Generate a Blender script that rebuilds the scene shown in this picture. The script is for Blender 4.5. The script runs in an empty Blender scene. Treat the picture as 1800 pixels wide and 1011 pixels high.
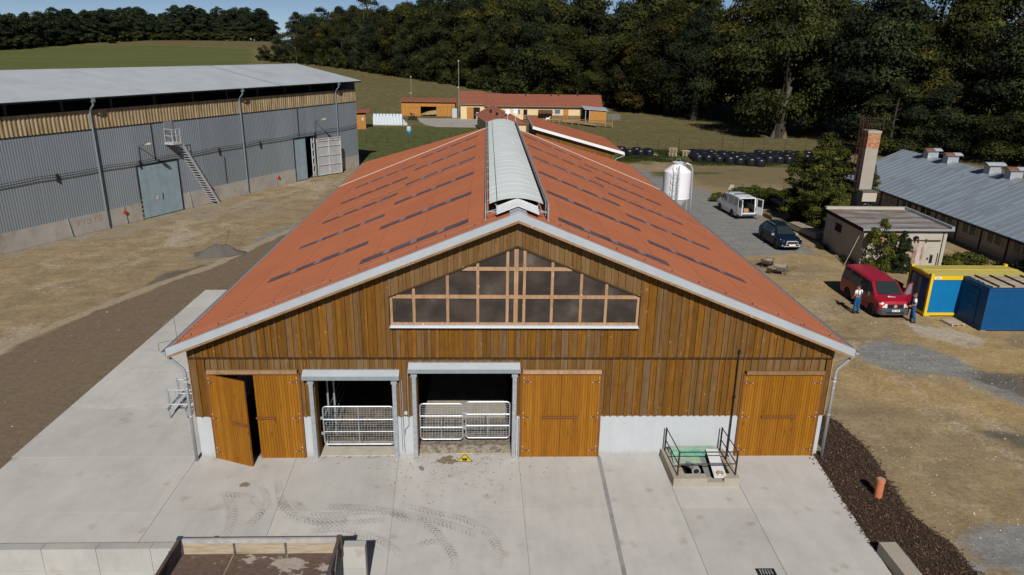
import bpy, math, random
import numpy as np
from mathutils import Vector, Matrix

rnd = random.Random(7)
PI = math.pi
scene = bpy.context.scene
COL = scene.collection

# ------------------------------------------------------------------ camera
CAM = np.array([-1.0960, -24.2940, 15.0])
F, PITCH, YAW, ROLL = 1264.0, 0.3223, 0.0380, -0.0160
def _rot():
    cp, sp, cy, sy = math.cos(PITCH), math.sin(PITCH), math.cos(YAW), math.sin(YAW)
    fwd = np.array([sy * cp, cy * cp, -sp]); right = np.array([cy, -sy, 0.0]); down = np.cross(fwd, right)
    c, s = math.cos(ROLL), math.sin(ROLL)
    return np.array([c * right + s * down, -s * right + c * down, fwd])
RM = _rot()
cam_data = bpy.data.cameras.new('camera')
cam = bpy.data.objects.new('camera', cam_data); COL.objects.link(cam)
cam_data.sensor_width = 36.0; cam_data.lens = 36.0 * F / 1800.0
cam_data.clip_start = 0.5; cam_data.clip_end = 6000
cam.matrix_world = Matrix(((RM[0][0], -RM[1][0], -RM[2][0], CAM[0]), (RM[0][1], -RM[1][1], -RM[2][1], CAM[1]),
                           (RM[0][2], -RM[1][2], -RM[2][2], CAM[2]), (0, 0, 0, 1)))
scene.camera = cam

# ------------------------------------------------------------------ light
SUN_EL, SUN_AZ = math.radians(37.5), math.radians(2.0)      # the sun stands behind the camera, a touch to the right
world = bpy.data.worlds.new('World'); scene.world = world; world.use_nodes = True
wn = world.node_tree
sky = wn.nodes.new('ShaderNodeTexSky'); sky.sky_type = 'NISHITA'; sky.sun_disc = False
sky.sun_elevation = SUN_EL; sky.sun_rotation = PI - SUN_AZ
sky.air_density = 0.5; sky.dust_density = 0.0; sky.ozone_density = 1.4; sky.altitude = 1500
bg = wn.nodes['Background']; bg.inputs['Strength'].default_value = 0.055
wn.links.new(sky.outputs[0], bg.inputs['Color'])
sd = bpy.data.lights.new('sun', 'SUN'); sd.energy = 4.8; sd.angle = math.radians(0.53); sd.color = (1.0, 0.955, 0.88)
sun = bpy.data.objects.new('sun', sd); COL.objects.link(sun)
sdir = Vector((math.sin(SUN_AZ) * math.cos(SUN_EL), -math.cos(SUN_AZ) * math.cos(SUN_EL), math.sin(SUN_EL)))
sun.rotation_euler = sdir.to_track_quat('Z', 'Y').to_euler(); sun.location = (10, -60, 60)
vs = scene.view_settings
scene.display_settings.display_device = 'sRGB'
vs.view_transform = 'Standard'; vs.look = 'None'; vs.exposure = 0.0; vs.gamma = 1.0; vs.use_curve_mapping = False
scene.cycles.max_bounces = 6; scene.cycles.transparent_max_bounces = 12

# ------------------------------------------------------------------ terrain and placing
def terr(x, y):
    u = y - 122.0; v = y - 455.0
    return 0.05 * 0.5 * (u + np.sqrt(u * u + 64.0)) - 0.05 * 0.5 * (v + np.sqrt(v * v + 900.0))
def ray(px, py):
    return RM.T @ np.array([(px - 900.0) / F, (py - 505.5) / F, 1.0])
def at(px, py, z=None):
    """the point of the ground (or of the level z) that lies along this direction of view, for laying out the plan"""
    d = ray(px, py)
    if z is not None:
        return CAM + (z - CAM[2]) / d[2] * d
    t = 20.0
    while t < 900:
        p = CAM + t * d
        if p[2] <= terr(p[0], p[1]): break
        t += 0.5
    return CAM + t * d

# ------------------------------------------------------------------ objects
class MB:
    def __init__(s): s.v = []; s.f = []; s.m = []
    def add(s, vs_, fs, m=0):
        o = len(s.v); s.v += [tuple(map(float, p)) for p in vs_]
        for f in fs: s.f.append(tuple(i + o for i in f)); s.m.append(m)
        return s
    def box(s, x0, y0, z0, x1, y1, z1, m=0):
        return s.add([(x0, y0, z0), (x1, y0, z0), (x1, y1, z0), (x0, y1, z0), (x0, y0, z1), (x1, y0, z1), (x1, y1, z1), (x0, y1, z1)],
                     [(0, 3, 2, 1), (4, 5, 6, 7), (0, 1, 5, 4), (1, 2, 6, 5), (2, 3, 7, 6), (3, 0, 4, 7)], m)
    def bar(s, a, b, w, h, m=0, up=(0, 0, 1)):
        a, b = Vector(a), Vector(b); d = (b - a).normalized(); u = Vector(up)
        if abs(d.dot(u)) > 0.95: u = Vector((0, 1, 0))
        r = d.cross(u).normalized(); u = r.cross(d).normalized()
        r *= w / 2; u *= h / 2
        return s.add([a - r - u, a + r - u, a + r + u, a - r + u, b - r - u, b + r - u, b + r + u, b - r + u],
                     [(0, 3, 2, 1), (4, 5, 6, 7), (0, 1, 5, 4), (1, 2, 6, 5), (2, 3, 7, 6), (3, 0, 4, 7)][0:6] if False else
                     [(0, 1, 2, 3), (7, 6, 5, 4), (4, 5, 1, 0), (5, 6, 2, 1), (6, 7, 3, 2), (7, 4, 0, 3)], m)
    def prism(s, poly, ext, m=0):
        """closed polygon of 3-D points pushed along ext"""
        n = len(poly); e = Vector(ext)
        vs_ = [Vector(p) for p in poly] + [Vector(p) + e for p in poly]
        return s.add(vs_, [tuple(range(n))[::-1], tuple(range(n, 2 * n))] + [(i, (i + 1) % n, (i + 1) % n + n, i + n) for i in range(n)], m)
    def quad(s, a, b, c, d, m=0): return s.add([a, b, c, d], [(0, 1, 2, 3)], m)
    def tube(s, pts, r, n=6, m=0, caps=True):
        pts = [Vector(p) for p in pts]; k = len(pts)
        rs = r if isinstance(r, (list, tuple)) else [r] * k
        d0 = (pts[1] - pts[0]).normalized(); u = Vector((0, 0, 1)) if abs(d0.z) < 0.9 else Vector((1, 0, 0))
        a = d0.cross(u).normalized(); vs_ = []
        for i, p in enumerate(pts):
            if i == 0: d = d0
            elif i == k - 1: d = (pts[i] - pts[i - 1]).normalized()
            else: d = ((pts[i + 1] - pts[i]).normalized() + (pts[i] - pts[i - 1]).normalized()).normalized()
            a = (a - d * a.dot(d)).normalized(); b = d.cross(a)
            vs_ += [p + rs[i] * (a * math.cos(2 * PI * j / n) + b * math.sin(2 * PI * j / n)) for j in range(n)]
        fs = [(i * n + j, i * n + (j + 1) % n, (i + 1) * n + (j + 1) % n, (i + 1) * n + j) for i in range(k - 1) for j in range(n)]
        if caps: fs += [tuple(range(n))[::-1], tuple(range((k - 1) * n, k * n))]
        return s.add(vs_, fs, m)
    def lathe(s, prof, n=16, c=(0, 0, 0), m=0, axis='z', caps=True):
        vs_ = []
        for r, h in prof:
            for j in range(n):
                a = 2 * PI * j / n; x, y, z = r * math.cos(a), r * math.sin(a), h
                if axis == 'x': x, y, z = z, x, y
                elif axis == 'y': x, y, z = y, z, x
                vs_.append((c[0] + x, c[1] + y, c[2] + z))
        k = len(prof)
        fs = [(i * n + j, i * n + (j + 1) % n, (i + 1) * n + (j + 1) % n, (i + 1) * n + j) for i in range(k - 1) for j in range(n)]
        if caps: fs += [tuple(range(n))[::-1], tuple(range((k - 1) * n, k * n))]
        return s.add(vs_, fs, m)
    def grid(s, P, m=0, flip=False):
        """P[i][j] points"""
        a, b = len(P), len(P[0])
        fs = [(i * b + j, (i + 1) * b + j, (i + 1) * b + j + 1, i * b + j + 1) for i in range(a - 1) for j in range(b - 1)]
        if flip: fs = [f[::-1] for f in fs]
        return s.add([p for row in P for p in row], fs, m)
    def mesh(s, name, mats, smooth=False):
        me = bpy.data.meshes.new(name); me.from_pydata(s.v, [], s.f)
        for mt in (mats if isinstance(mats, (list, tuple)) else [mats]): me.materials.append(mt)
        if any(s.m): me.polygons.foreach_set('material_index', s.m)
        if smooth: me.polygons.foreach_set('use_smooth', [True] * len(me.polygons))
        me.update(); return me
    def build(s, name, mats, parent=None, loc=None, smooth=False, rz=0):
        return link(name, s.mesh(name, mats, smooth), parent, loc, rz)

def link(name, me, parent=None, loc=None, rz=0):
    o = bpy.data.objects.new(name, me); COL.objects.link(o)
    if parent is not None: o.parent = parent
    if loc is not None: o.location = loc
    if rz: o.rotation_euler = (0, 0, rz)
    return o
def tag(o, label=None, cat=None, group=None, kind=None):
    for k, v in (('label', label), ('category', cat), ('group', group), ('kind', kind)):
        if v: o[k] = v
    return o
def thing(name, label, cat, loc=(0, 0, 0), rz=0, group=None):
    return tag(link(name, None, None, loc, rz), label, cat, group)
def dup(o, loc=None, rz=None, label=None, group=None, parent=None, scale=None):
    kids = list(o.children)
    c = o.copy(); COL.objects.link(c)
    if parent is not None: c.parent = parent
    if loc is not None: c.location = loc
    if rz is not None: c.rotation_euler = (0, 0, rz)
    if scale is not None: c.scale = scale
    if label: c['label'] = label
    if group: c['group'] = group
    for k in kids: dup(k, parent=c)
    return c

# ------------------------------------------------------------------ materials
def nd(nt, typ, props=None, **ins):
    n = nt.nodes.new('ShaderNode' + typ)
    for k, v in (props or {}).items(): setattr(n, k, v)
    for k, v in ins.items():
        key = k.replace('_', ' ')
        s = n.inputs[int(k[1:])] if k[0] == 'i' and k[1:].isdigit() else n.inputs[key]
        if hasattr(v, 'is_output') or isinstance(v, bpy.types.NodeSocket): nt.links.new(v, s)
        elif isinstance(v, bpy.types.Node): nt.links.new(v.outputs[0], s)
        else: s.default_value = v
    return n
def rgba(c): return (c[0], c[1], c[2], 1.0)
def srgb(r, g, b):
    f = lambda v: (v / 255 / 12.92) if v / 255 <= 0.04045 else ((v / 255 + 0.055) / 1.055) ** 2.4
    return (f(r), f(g), f(b))
def start(name):
    m = bpy.data.materials.new(name); m.use_nodes = True
    return m, m.node_tree, m.node_tree.nodes['Principled BSDF']
def mixc(nt, fac, a, b, mode='MIX'):
    n = nt.nodes.new('ShaderNodeMixRGB'); n.blend_type = mode
    for s, v in zip(n.inputs, (fac, a, b)):
        if isinstance(v, bpy.types.Node): nt.links.new(v.outputs[0], s)
        elif isinstance(v, bpy.types.NodeSocket): nt.links.new(v, s)
        else: s.default_value = v if s.type == 'VALUE' else rgba(v)
    return n.outputs[0]
def ramp(nt, fac, stops, interp='LINEAR'):
    n = nt.nodes.new('ShaderNodeValToRGB'); n.color_ramp.interpolation = interp
    cr = n.color_ramp
    while len(cr.elements) < len(stops): cr.elements.new(0.5)
    for e, (p, c) in zip(cr.elements, stops):
        e.position = p; e.color = rgba(c) if not isinstance(c, (int, float)) else (c, c, c, 1)
    nt.links.new(fac.outputs[0] if isinstance(fac, bpy.types.Node) else fac, n.inputs[0])
    return n.outputs[0]
def mth(nt, op, a, b=None, clamp=False):
    n = nt.nodes.new('ShaderNodeMath'); n.operation = op; n.use_clamp = clamp
    for s, v in zip(n.inputs, (a, b)):
        if v is None: continue
        if isinstance(v, bpy.types.Node): nt.links.new(v.outputs[0], s)
        elif isinstance(v, bpy.types.NodeSocket): nt.links.new(v, s)
        else: s.default_value = v
    return n.outputs[0]
def coords(nt, scale=(1, 1, 1), rot=(0, 0, 0), out='Object'):
    tc = nt.nodes.new('ShaderNodeTexCoord'); mp = nt.nodes.new('ShaderNodeMapping')
    nt.links.new(tc.outputs[out], mp.inputs[0]); mp.inputs['Scale'].default_value = scale; mp.inputs['Rotation'].default_value = rot
    return mp.outputs[0]
def noise(nt, vec, scale, detail=5, rough=0.6): return nd(nt, 'TexNoise', Vector=vec, Scale=scale, Detail=float(detail), Roughness=rough).outputs[0]
def bump(nt, b, h, strength, dist=0.02):
    n = nd(nt, 'Bump', Strength=strength, Distance=dist, Height=h); nt.links.new(n.outputs[0], b.inputs['Normal'])
_mats = {}
def M(name, col, rough=0.7, metal=0.0, var=0.18, scale=2.0, bmp=0.0, bs=30.0, rand=0.0, dirt=None, dirt_amt=0.5, spec=0.3, stretch=(1, 1, 1)):
    """colour with uneven tone, optional wear in a second colour, fine relief, tone per object"""
    if name in _mats: return _mats[name]
    m, nt, b = start(name); v = coords(nt, stretch)
    n1 = noise(nt, v, scale, 6)
    lo = tuple(c * (1 - var) for c in col); hi = tuple(min(1, c * (1 + var)) for c in col)
    c = ramp(nt, n1, [(0.3, lo), (0.7, hi)])
    if dirt is not None:
        n2 = noise(nt, v, scale * 0.55, 8, 0.7)
        c = mixc(nt, ramp(nt, n2, [(1 - dirt_amt - 0.08, 0.0), (1 - dirt_amt + 0.1, 1.0)]), c, dirt)
    if rand:
        oi = nt.nodes.new('ShaderNodeObjectInfo')
        k = nd(nt, 'MapRange', i0=oi.outputs['Random'], i3=1 - rand, i4=1 + rand)
        c = mixc(nt, 1.0, c, k.outputs[0], 'MULTIPLY')
    nt.links.new(c, b.inputs['Base Color'])
    b.inputs['Roughness'].default_value = rough; b.inputs['Metallic'].default_value = metal
    b.inputs['Specular IOR Level'].default_value = spec
    if bmp: bump(nt, b, noise(nt, v, bs, 4), bmp)
    _mats[name] = m; return m

def wood(name, stops, grain=(18, 18, 1.2), rough=0.75, knots=True):
    """boards: tone drawn per object, grain along z, knots"""
    m, nt, b = start(name)
    oi = nt.nodes.new('ShaderNodeObjectInfo')
    tc = nt.nodes.new('ShaderNodeTexCoord')
    off = nd(nt, 'VectorMath', {'operation': 'ADD'}, i0=tc.outputs['Object'])
    sh = nd(nt, 'CombineXYZ', X=mth(nt, 'MULTIPLY', oi.outputs['Random'], 37.0), Z=mth(nt, 'MULTIPLY', oi.outputs['Random'], 91.0))
    nt.links.new(sh.outputs[0], off.inputs[1])
    mp = nd(nt, 'Mapping', Vector=off.outputs[0], Scale=grain)
    g = noise(nt, mp.outputs[0], 1.0, 6, 0.65)
    c0 = ramp(nt, oi.outputs['Random'], stops)
    c = mixc(nt, ramp(nt, g, [(0.35, 0.0), (0.75, 0.65)]), c0, mixc(nt, 1.0, c0, (0.5, 0.42, 0.35), 'MULTIPLY'))
    if knots:
        mp2 = nd(nt, 'Mapping', Vector=off.outputs[0], Scale=(4.5, 4.5, 1.6))
        kn = nd(nt, 'TexVoronoi', Vector=mp2.outputs[0], Scale=1.0)
        c = mixc(nt, ramp(nt, kn.outputs['Distance'], [(0.04, 0.55), (0.14, 0.0)]), c, mixc(nt, 1.0, c0, (0.4, 0.3, 0.25), 'MULTIPLY'))
        br = noise(nt, mp2.outputs[0], 1.3, 3)
        c = mixc(nt, ramp(nt, br, [(0.48, 0.0), (0.7, 0.6)]), c, mixc(nt, 1.0, c0, (0.58, 0.52, 0.42), 'MULTIPLY'))
        mp3 = nd(nt, 'Mapping', Vector=off.outputs[0], Scale=(3.6, 3.6, 1.9)); k3 = nd(nt, 'TexVoronoi', Vector=mp3.outputs[0], Scale=1.0)
        c = mixc(nt, ramp(nt, k3.outputs['Distance'], [(0.05, 0.8), (0.13, 0.0)]), c, mixc(nt, 1.0, c0, (1.9, 2.0, 2.6), 'MULTIPLY'))
    nt.links.new(c, b.inputs['Base Color']); b.inputs['Roughness'].default_value = rough; b.inputs['Specular IOR Level'].default_value = 0.2
    bump(nt, b, g, 0.25, 0.01)
    return m

# ------------------------------------------------------------------ ground
def vnoise(x, y, s, seed=0):
    x = x / s; y = y / s; xi = np.floor(x).astype(np.int64); yi = np.floor(y).astype(np.int64); fx = x - xi; fy = y - yi
    def h(a, b):
        n = (a * 374761393 + b * 668265263 + seed * 974711) & 0x7fffffff
        n = ((n ^ (n >> 13)) * 1274126177) & 0x7fffffff
        return ((n ^ (n >> 16)) & 0xffff) / 65535.0
    fx = fx * fx * (3 - 2 * fx); fy = fy * fy * (3 - 2 * fy)
    return (h(xi, yi) * (1 - fx) + h(xi + 1, yi) * fx) * (1 - fy) + (h(xi, yi + 1) * (1 - fx) + h(xi + 1, yi + 1) * fx) * fy
def fbm(x, y, s, seed=0, o=4):
    r = 0; a = 0.5; t = 0
    for i in range(o): r = r + a * vnoise(x, y, s / 2 ** i, seed + i * 17); t += a; a *= 0.55
    return r / t
def sdf(X, Y, poly):
    """signed distance to a polygon, positive inside"""
    d = np.full(X.shape, 1e9); ins = np.zeros(X.shape, bool); n = len(poly)
    for i in range(n):
        ax, ay = poly[i][0], poly[i][1]; bx, by = poly[(i + 1) % n][0], poly[(i + 1) % n][1]
        ex, ey = bx - ax, by - ay; wx, wy = X - ax, Y - ay
        t = np.clip((wx * ex + wy * ey) / (ex * ex + ey * ey + 1e-12), 0, 1)
        d = np.minimum(d, (wx - ex * t) ** 2 + (wy - ey * t) ** 2)
        c = ((ay > Y) != (by > Y)) & (X < (bx - ax) * (Y - ay) / (by - ay + 1e-12) + ax)
        ins ^= c
    d = np.sqrt(d); return np.where(ins, d, -d)
def seg(X, Y, pts):
    d = np.full(X.shape, 1e9)
    for (ax, ay), (bx, by) in zip(pts[:-1], pts[1:]):
        ex, ey = bx - ax, by - ay; wx, wy = X - ax, Y - ay
        t = np.clip((wx * ex + wy * ey) / (ex * ex + ey * ey), 0, 1)
        d = np.minimum(d, np.hypot(wx - ex * t, wy - ey * t))
    return d
sm = lambda a, b, v: np.clip((v - a) / (b - a), 0, 1) ** 2 * (3 - 2 * np.clip((v - a) / (b - a), 0, 1))

xs = np.concatenate([np.linspace(-2500, -520, 14), np.linspace(-500, -66, 90), np.arange(-65, 62, 0.42), np.linspace(62, 260, 70), np.linspace(280, 2500, 16)])
ys = np.concatenate([np.linspace(-400, -18, 14), np.arange(-15, 62, 0.42), np.arange(62, 150, 0.85), np.linspace(150, 520, 180), np.linspace(540, 4500, 24)])
GX, GY = np.meshgrid(xs, ys)
GZ = terr(GX, GY)
wob = (fbm(GX, GY, 6, 3) - 0.5)
wob2 = (fbm(GX, GY, 1.6, 9) - 0.5)
P2 = lambda *pp: [tuple(at(*p)[:2]) for p in pp]
green_field = P2((0, 86), (110, 79), (290, 80), (452, 87), (456, 108)) + [(-70, 190), (-60, 120), (-160, 40), (-420, 60)]
far_stubble = P2((-40, 80), (110, 79), (290, 80), (452, 87)) + P2((452, 72), (300, 66)) + [(-420, 420)]
lawn = [(-24, 118), (-9, 119), (-2, 117), (-2, 70), (-16, 71), (-18.6, 74), (-24, 86), (-30, 100), (-32, 118)]
lawn2 = [(17, 72), (20, 76), (27, 76.5), (38, 72), (47, 74), (50, 88), (20, 92), (12, 84)]
soil = [(-18.9, -12), (-18.9, 19.85), (-12.2, 19.9), (-12.2, 46), (-16.9, 37), (-19.9, 26.5), (-22.9, 18.8), (-25.6, 10.0), (-31, -8), (-34, -14)]
road = [(12.4, 26), (16, 27.3), (20.5, 29.5), (24.6, 29.6), (25.2, 36), (24.9, 43), (24.0, 50), (23.4, 56), (20.8, 64), (18.5, 74), (12.5, 76)]
greys = [P2((1508, 606), (1560, 600), (1640, 618), (1800, 672), (1830, 740), (1760, 712), (1690, 664), (1600, 660), (1530, 640))]
greys.append(P2((1720, 940), (1790, 935), (1830, 1011), (1700, 1011)))
greys.append(P2((440, 425), (500, 402), (525, 400), (470, 432)))
pathl = [(-34, -6), (-26.4, 9.6), (-24.6, 14.7), (-23.0, 19.8), (-20.4, 25.6), (-19.2, 31), (-17.4, 36.7), (-15.4, 42)]
dust = P2((1580, 566), (1660, 580), (1740, 600), (1700, 612), (1620, 592))
def W(poly, soft=0.5, wamp=2.0, fine=0.8): return sm(-soft, soft, sdf(GX, GY, poly) + wob * wamp + wob2 * fine)
w_green = np.maximum(W(lawn, 1.5, 3), 0.8 * W(lawn2, 1.2, 3))
w_field = W(green_field, 1.5, 2)
w_dry = sm(80, 90, GY + wob * 10) * (1 - w_field)
w_dry = np.maximum(w_dry, 0.55 * sm(46, 62, GY + wob * 12) * sm(20, 26, GX))
w_dry = np.maximum(w_dry, sm(-32, -44, GX) * sm(30, 20, GY + GX * 0 + 0) * 0)
w_soil = W(soil, 0.7, 0.8, 0.9)
w_grey = np.maximum(W(road, 0.7, 1.6, 1.6), 0)
for g in greys: w_grey = np.maximum(w_grey, W(g, 0.7, 1.2, 1.6))
w_grey = np.maximum(w_grey, 0.42 * sm(0.45, 0.6, fbm(GX, GY, 9, 31)) * sm(-16, -22, GX) * sm(70, 40, GY))
w_path = sm(0.55, 0.2, seg(GX, GY, pathl) + wob2 * 0.5)
w_dust = np.maximum(W(dust, 0.8, 1.5, 1.5), 0.55 * sm(0.5, 0.75, fbm(GX + GY * 0.3, GY * 0.5, 3.2, 77)) * sm(-14, -20, GX) * sm(72, 55, GY))
st = sm(0.46, 0.64, fbm(GX * 0.6 + GY * 0.35, GY * 0.9, 2.8, 55)) * sm(17.0, 20, GX) * sm(10, 6, GY)          # dark patches right of the yard
st = np.maximum(st, 0.8 * sm(0.55, 0.7, fbm(GX, GY * 0.6, 3.5, 61)) * sm(-17, -20, GX) * sm(1.6, 0.3, np.abs(seg(GX, GY, [(p[0] - 0.9, p[1] + 0.4) for p in pathl]))))
st = np.maximum(st, 0.5 * sm(0.55, 0.7, fbm(GX, GY, 4, 63)) * sm(23, 26, GX) * sm(16, 12, GY))
ruts = [([(-34, 6), (-28, 22), (-24, 34), (-20.5, 46), (-17.5, 60)], 1.5), ([(-37, 12), (-31, 27), (-27, 38), (-22.5, 52), (-19, 66)], 1.5), ([(24, -14), (21.5, -4), (18.5, 6), (17, 14), (17.5, 24), (19, 34), (19, 50)], 1.6), ([(30, 2), (24, 7), (19, 12), (18, 20)], 1.6), ([(33, 9.5), (26, 11.0), (20, 14), (18, 22)], 1.5)]
rut_d = np.zeros_like(GX); rut_l = np.zeros_like(GX)
for pts, gauge in ruts:
    for o in (-gauge / 2, gauge / 2):
        dd = seg(GX + wob * 1.6, GY, [(p[0] + o, p[1]) for p in pts]); k = fbm(GX, GY, 4.5, 17)
        rut_d = np.maximum(rut_d, sm(0.42, 0.12, dd) * sm(0.38, 0.62, k)); rut_l = np.maximum(rut_l, sm(0.85, 0.45, dd) * sm(0.62, 0.4, k))
st = np.maximum(st, 0.42 * rut_d); w_dust = np.maximum(w_dust, 0.4 * rut_l * (GY < 70))
w_ochre = sm(0.3, 0.6, fbm(GX, GY, 7, 41)) * sm(11, 13, GX) * sm(40, 18, GY)
w_tuft = sm(0.5, 0.68, fbm(GX * 0.5, GY, 4.5, 91)) * sm(60, 66, GY) * sm(16, 22, GX) * sm(90, 80, GY)
w_green = np.maximum(w_green, 0.75 * w_tuft)
ny, nx = GX.shape
gm = bpy.data.meshes.new('ground')
gm.vertices.add(nx * ny); gm.vertices.foreach_set('co', np.stack([GX, GY, GZ], -1).astype(np.float32).ravel())
idx = np.arange(nx * ny).reshape(ny, nx)
q = np.stack([idx[:-1, :-1], idx[:-1, 1:], idx[1:, 1:], idx[1:, :-1]], -1).reshape(-1, 4)
gm.loops.add(q.size); gm.loops.foreach_set('vertex_index', q.ravel().astype(np.int32))
gm.polygons.add(len(q)); gm.polygons.foreach_set('loop_start', np.arange(0, q.size, 4, dtype=np.int32))
gm.polygons.foreach_set('use_smooth', np.ones(len(q), bool))
gm.update(calc_edges=True); gm.validate()
for nm, chans in (('zone_a', (w_green, w_dry, w_soil)), ('zone_b', (w_grey, w_dust, st)), ('zone_c', (w_field, w_path, w_ochre))):
    ca = gm.color_attributes.new(nm, 'FLOAT_COLOR', 'POINT')
    arr = np.ones((nx * ny, 4), np.float32)
    for k in range(3): arr[:, k] = chans[k].ravel()
    ca.data.foreach_set('color', arr.ravel())

def ground_material():
    m, nt, b = start('farm ground'); v = coords(nt)
    def att(n):
        a = nt.nodes.new('ShaderNodeAttribute'); a.attribute_name = n
        s = nt.nodes.new('ShaderNodeSeparateColor'); nt.links.new(a.outputs['Color'], s.inputs[0]); return s.outputs
    za, zb, zc = att('zone_a'), att('zone_b'), att('zone_c')
    nf = noise(nt, v, 5.0, 9, 0.7); nm_ = noise(nt, v, 0.7, 7, 0.65); nl = noise(nt, v, 0.16, 5); nx_ = noise(nt, v, 26.0, 3, 0.7)
    vs_ = coords(nt, (0.25, 1.3, 1)); ns = noise(nt, vs_, 1.2, 8, 0.7)
    def msk(s, amt=0.7):   # ragged edge
        e = mth(nt, 'ADD', s, mth(nt, 'MULTIPLY', mth(nt, 'SUBTRACT', mth(nt, 'ADD', mth(nt, 'MULTIPLY', nf, 0.6), mth(nt, 'MULTIPLY', nm_, 0.4)), 0.5), amt * 2))
        return ramp(nt, e, [(0.32, 0.0), (0.68, 1.0)])
    dirt = ramp(nt, nm_, [(0.3, (0.225, 0.17, 0.10)), (0.5, (0.31, 0.235, 0.135)), (0.72, (0.40, 0.31, 0.185))])
    dirt = mixc(nt, ramp(nt, ns, [(0.42, 0.0), (0.66, 0.55)]), dirt, (0.205, 0.165, 0.12))
    dirt = mixc(nt, mth(nt, 'MULTIPLY', zc[2], 0.9), dirt, ramp(nt, nm_, [(0.3, (0.34, 0.235, 0.105)), (0.7, (0.46, 0.34, 0.17))]))
    dirt = mixc(nt, mth(nt, 'MULTIPLY', msk(zb[1]), 0.8), dirt, (0.46, 0.40, 0.325))
    grey = ramp(nt, ns, [(0.3, (0.165, 0.168, 0.168)), (0.55, (0.245, 0.25, 0.25)), (0.8, (0.31, 0.312, 0.308))])
    c = mixc(nt, mth(nt, 'MULTIPLY', msk(zb[0], 1.15), 0.9), dirt, grey)
    soil_c = ramp(nt, nf, [(0.3, (0.145, 0.107, 0.074)), (0.55, (0.175, 0.132, 0.092)), (0.8, (0.205, 0.157, 0.112))])
    soil_c = mixc(nt, ramp(nt, nl, [(0.4, 0.0), (0.7, 0.35)]), soil_c, (0.19, 0.152, 0.095))
    c = mixc(nt, msk(za[2], 0.3), c, soil_c)
    c = mixc(nt, mth(nt, 'MULTIPLY', msk(zb[2], 0.9), 0.8), c, (0.105, 0.093, 0.08))
    c = mixc(nt, msk(zc[1], 0.4), c, (0.34, 0.275, 0.195))
    dry = ramp(nt, nm_, [(0.28, (0.092, 0.08, 0.034)), (0.5, (0.145, 0.12, 0.056)), (0.75, (0.22, 0.178, 0.092))])
    dry = mixc(nt, ramp(nt, nl, [(0.4, 0.0), (0.7, 0.6)]), dry, (0.10, 0.098, 0.036))
    c = mixc(nt, msk(za[1], 0.5), c, dry)
    lw = ramp(nt, nm_, [(0.25, (0.05, 0.06, 0.02)), (0.5, (0.088, 0.10, 0.034)), (0.78, (0.16, 0.15, 0.065))])
    c = mixc(nt, msk(za[0], 0.6), c, lw)
    vr = coords(nt, (0.02, 0.35, 1), (0, 0, 0.1)); nr = noise(nt, vr, 1.0, 5, 0.6)
    fld = ramp(nt, nr, [(0.3, (0.078, 0.092, 0.026)), (0.5, (0.105, 0.12, 0.036)), (0.7, (0.155, 0.15, 0.056))])
    c = mixc(nt, zc[0], c, fld)
    soft = mth(nt, 'SUBTRACT', 0.8, mth(nt, 'MULTIPLY', za[2], 0.6))
    c = mixc(nt, soft, c, ramp(nt, nf, [(0.25, (0.62, 0.6, 0.58)), (0.5, (1.0, 1.0, 1.0)), (0.75, (1.28, 1.27, 1.25))]), 'MULTIPLY')
    n7 = noise(nt, v, 1.9, 8, 0.75)
    c = mixc(nt, 0.8, c, ramp(nt, n7, [(0.3, (0.78, 0.77, 0.75)), (0.5, (1.0, 1.0, 1.0)), (0.7, (1.13, 1.13, 1.12))]), 'MULTIPLY')
    c = mixc(nt, mth(nt, 'MULTIPLY', ramp(nt, nx_, [(0.35, 0.75), (0.6, 0.0)]), mth(nt, 'MULTIPLY', soft, 0.9)), c, mixc(nt, 1.0, c, (0.55, 0.55, 0.55), 'MULTIPLY'))
    c = mixc(nt, ramp(nt, nx_, [(0.64, 0.0), (0.74, 0.45)]), c, (0.45, 0.41, 0.35))
    nt.links.new(c, b.inputs['Base Color']); b.inputs['Roughness'].default_value = 0.95; b.inputs['Specular IOR Level'].default_value = 0.1
    bump(nt, b, mth(nt, 'ADD', nf, mth(nt, 'MULTIPLY', nx_, 0.4)), 0.55, 0.06)
    return m
gm.materials.append(ground_material())
tag(link('ground', gm), kind='structure')
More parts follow.
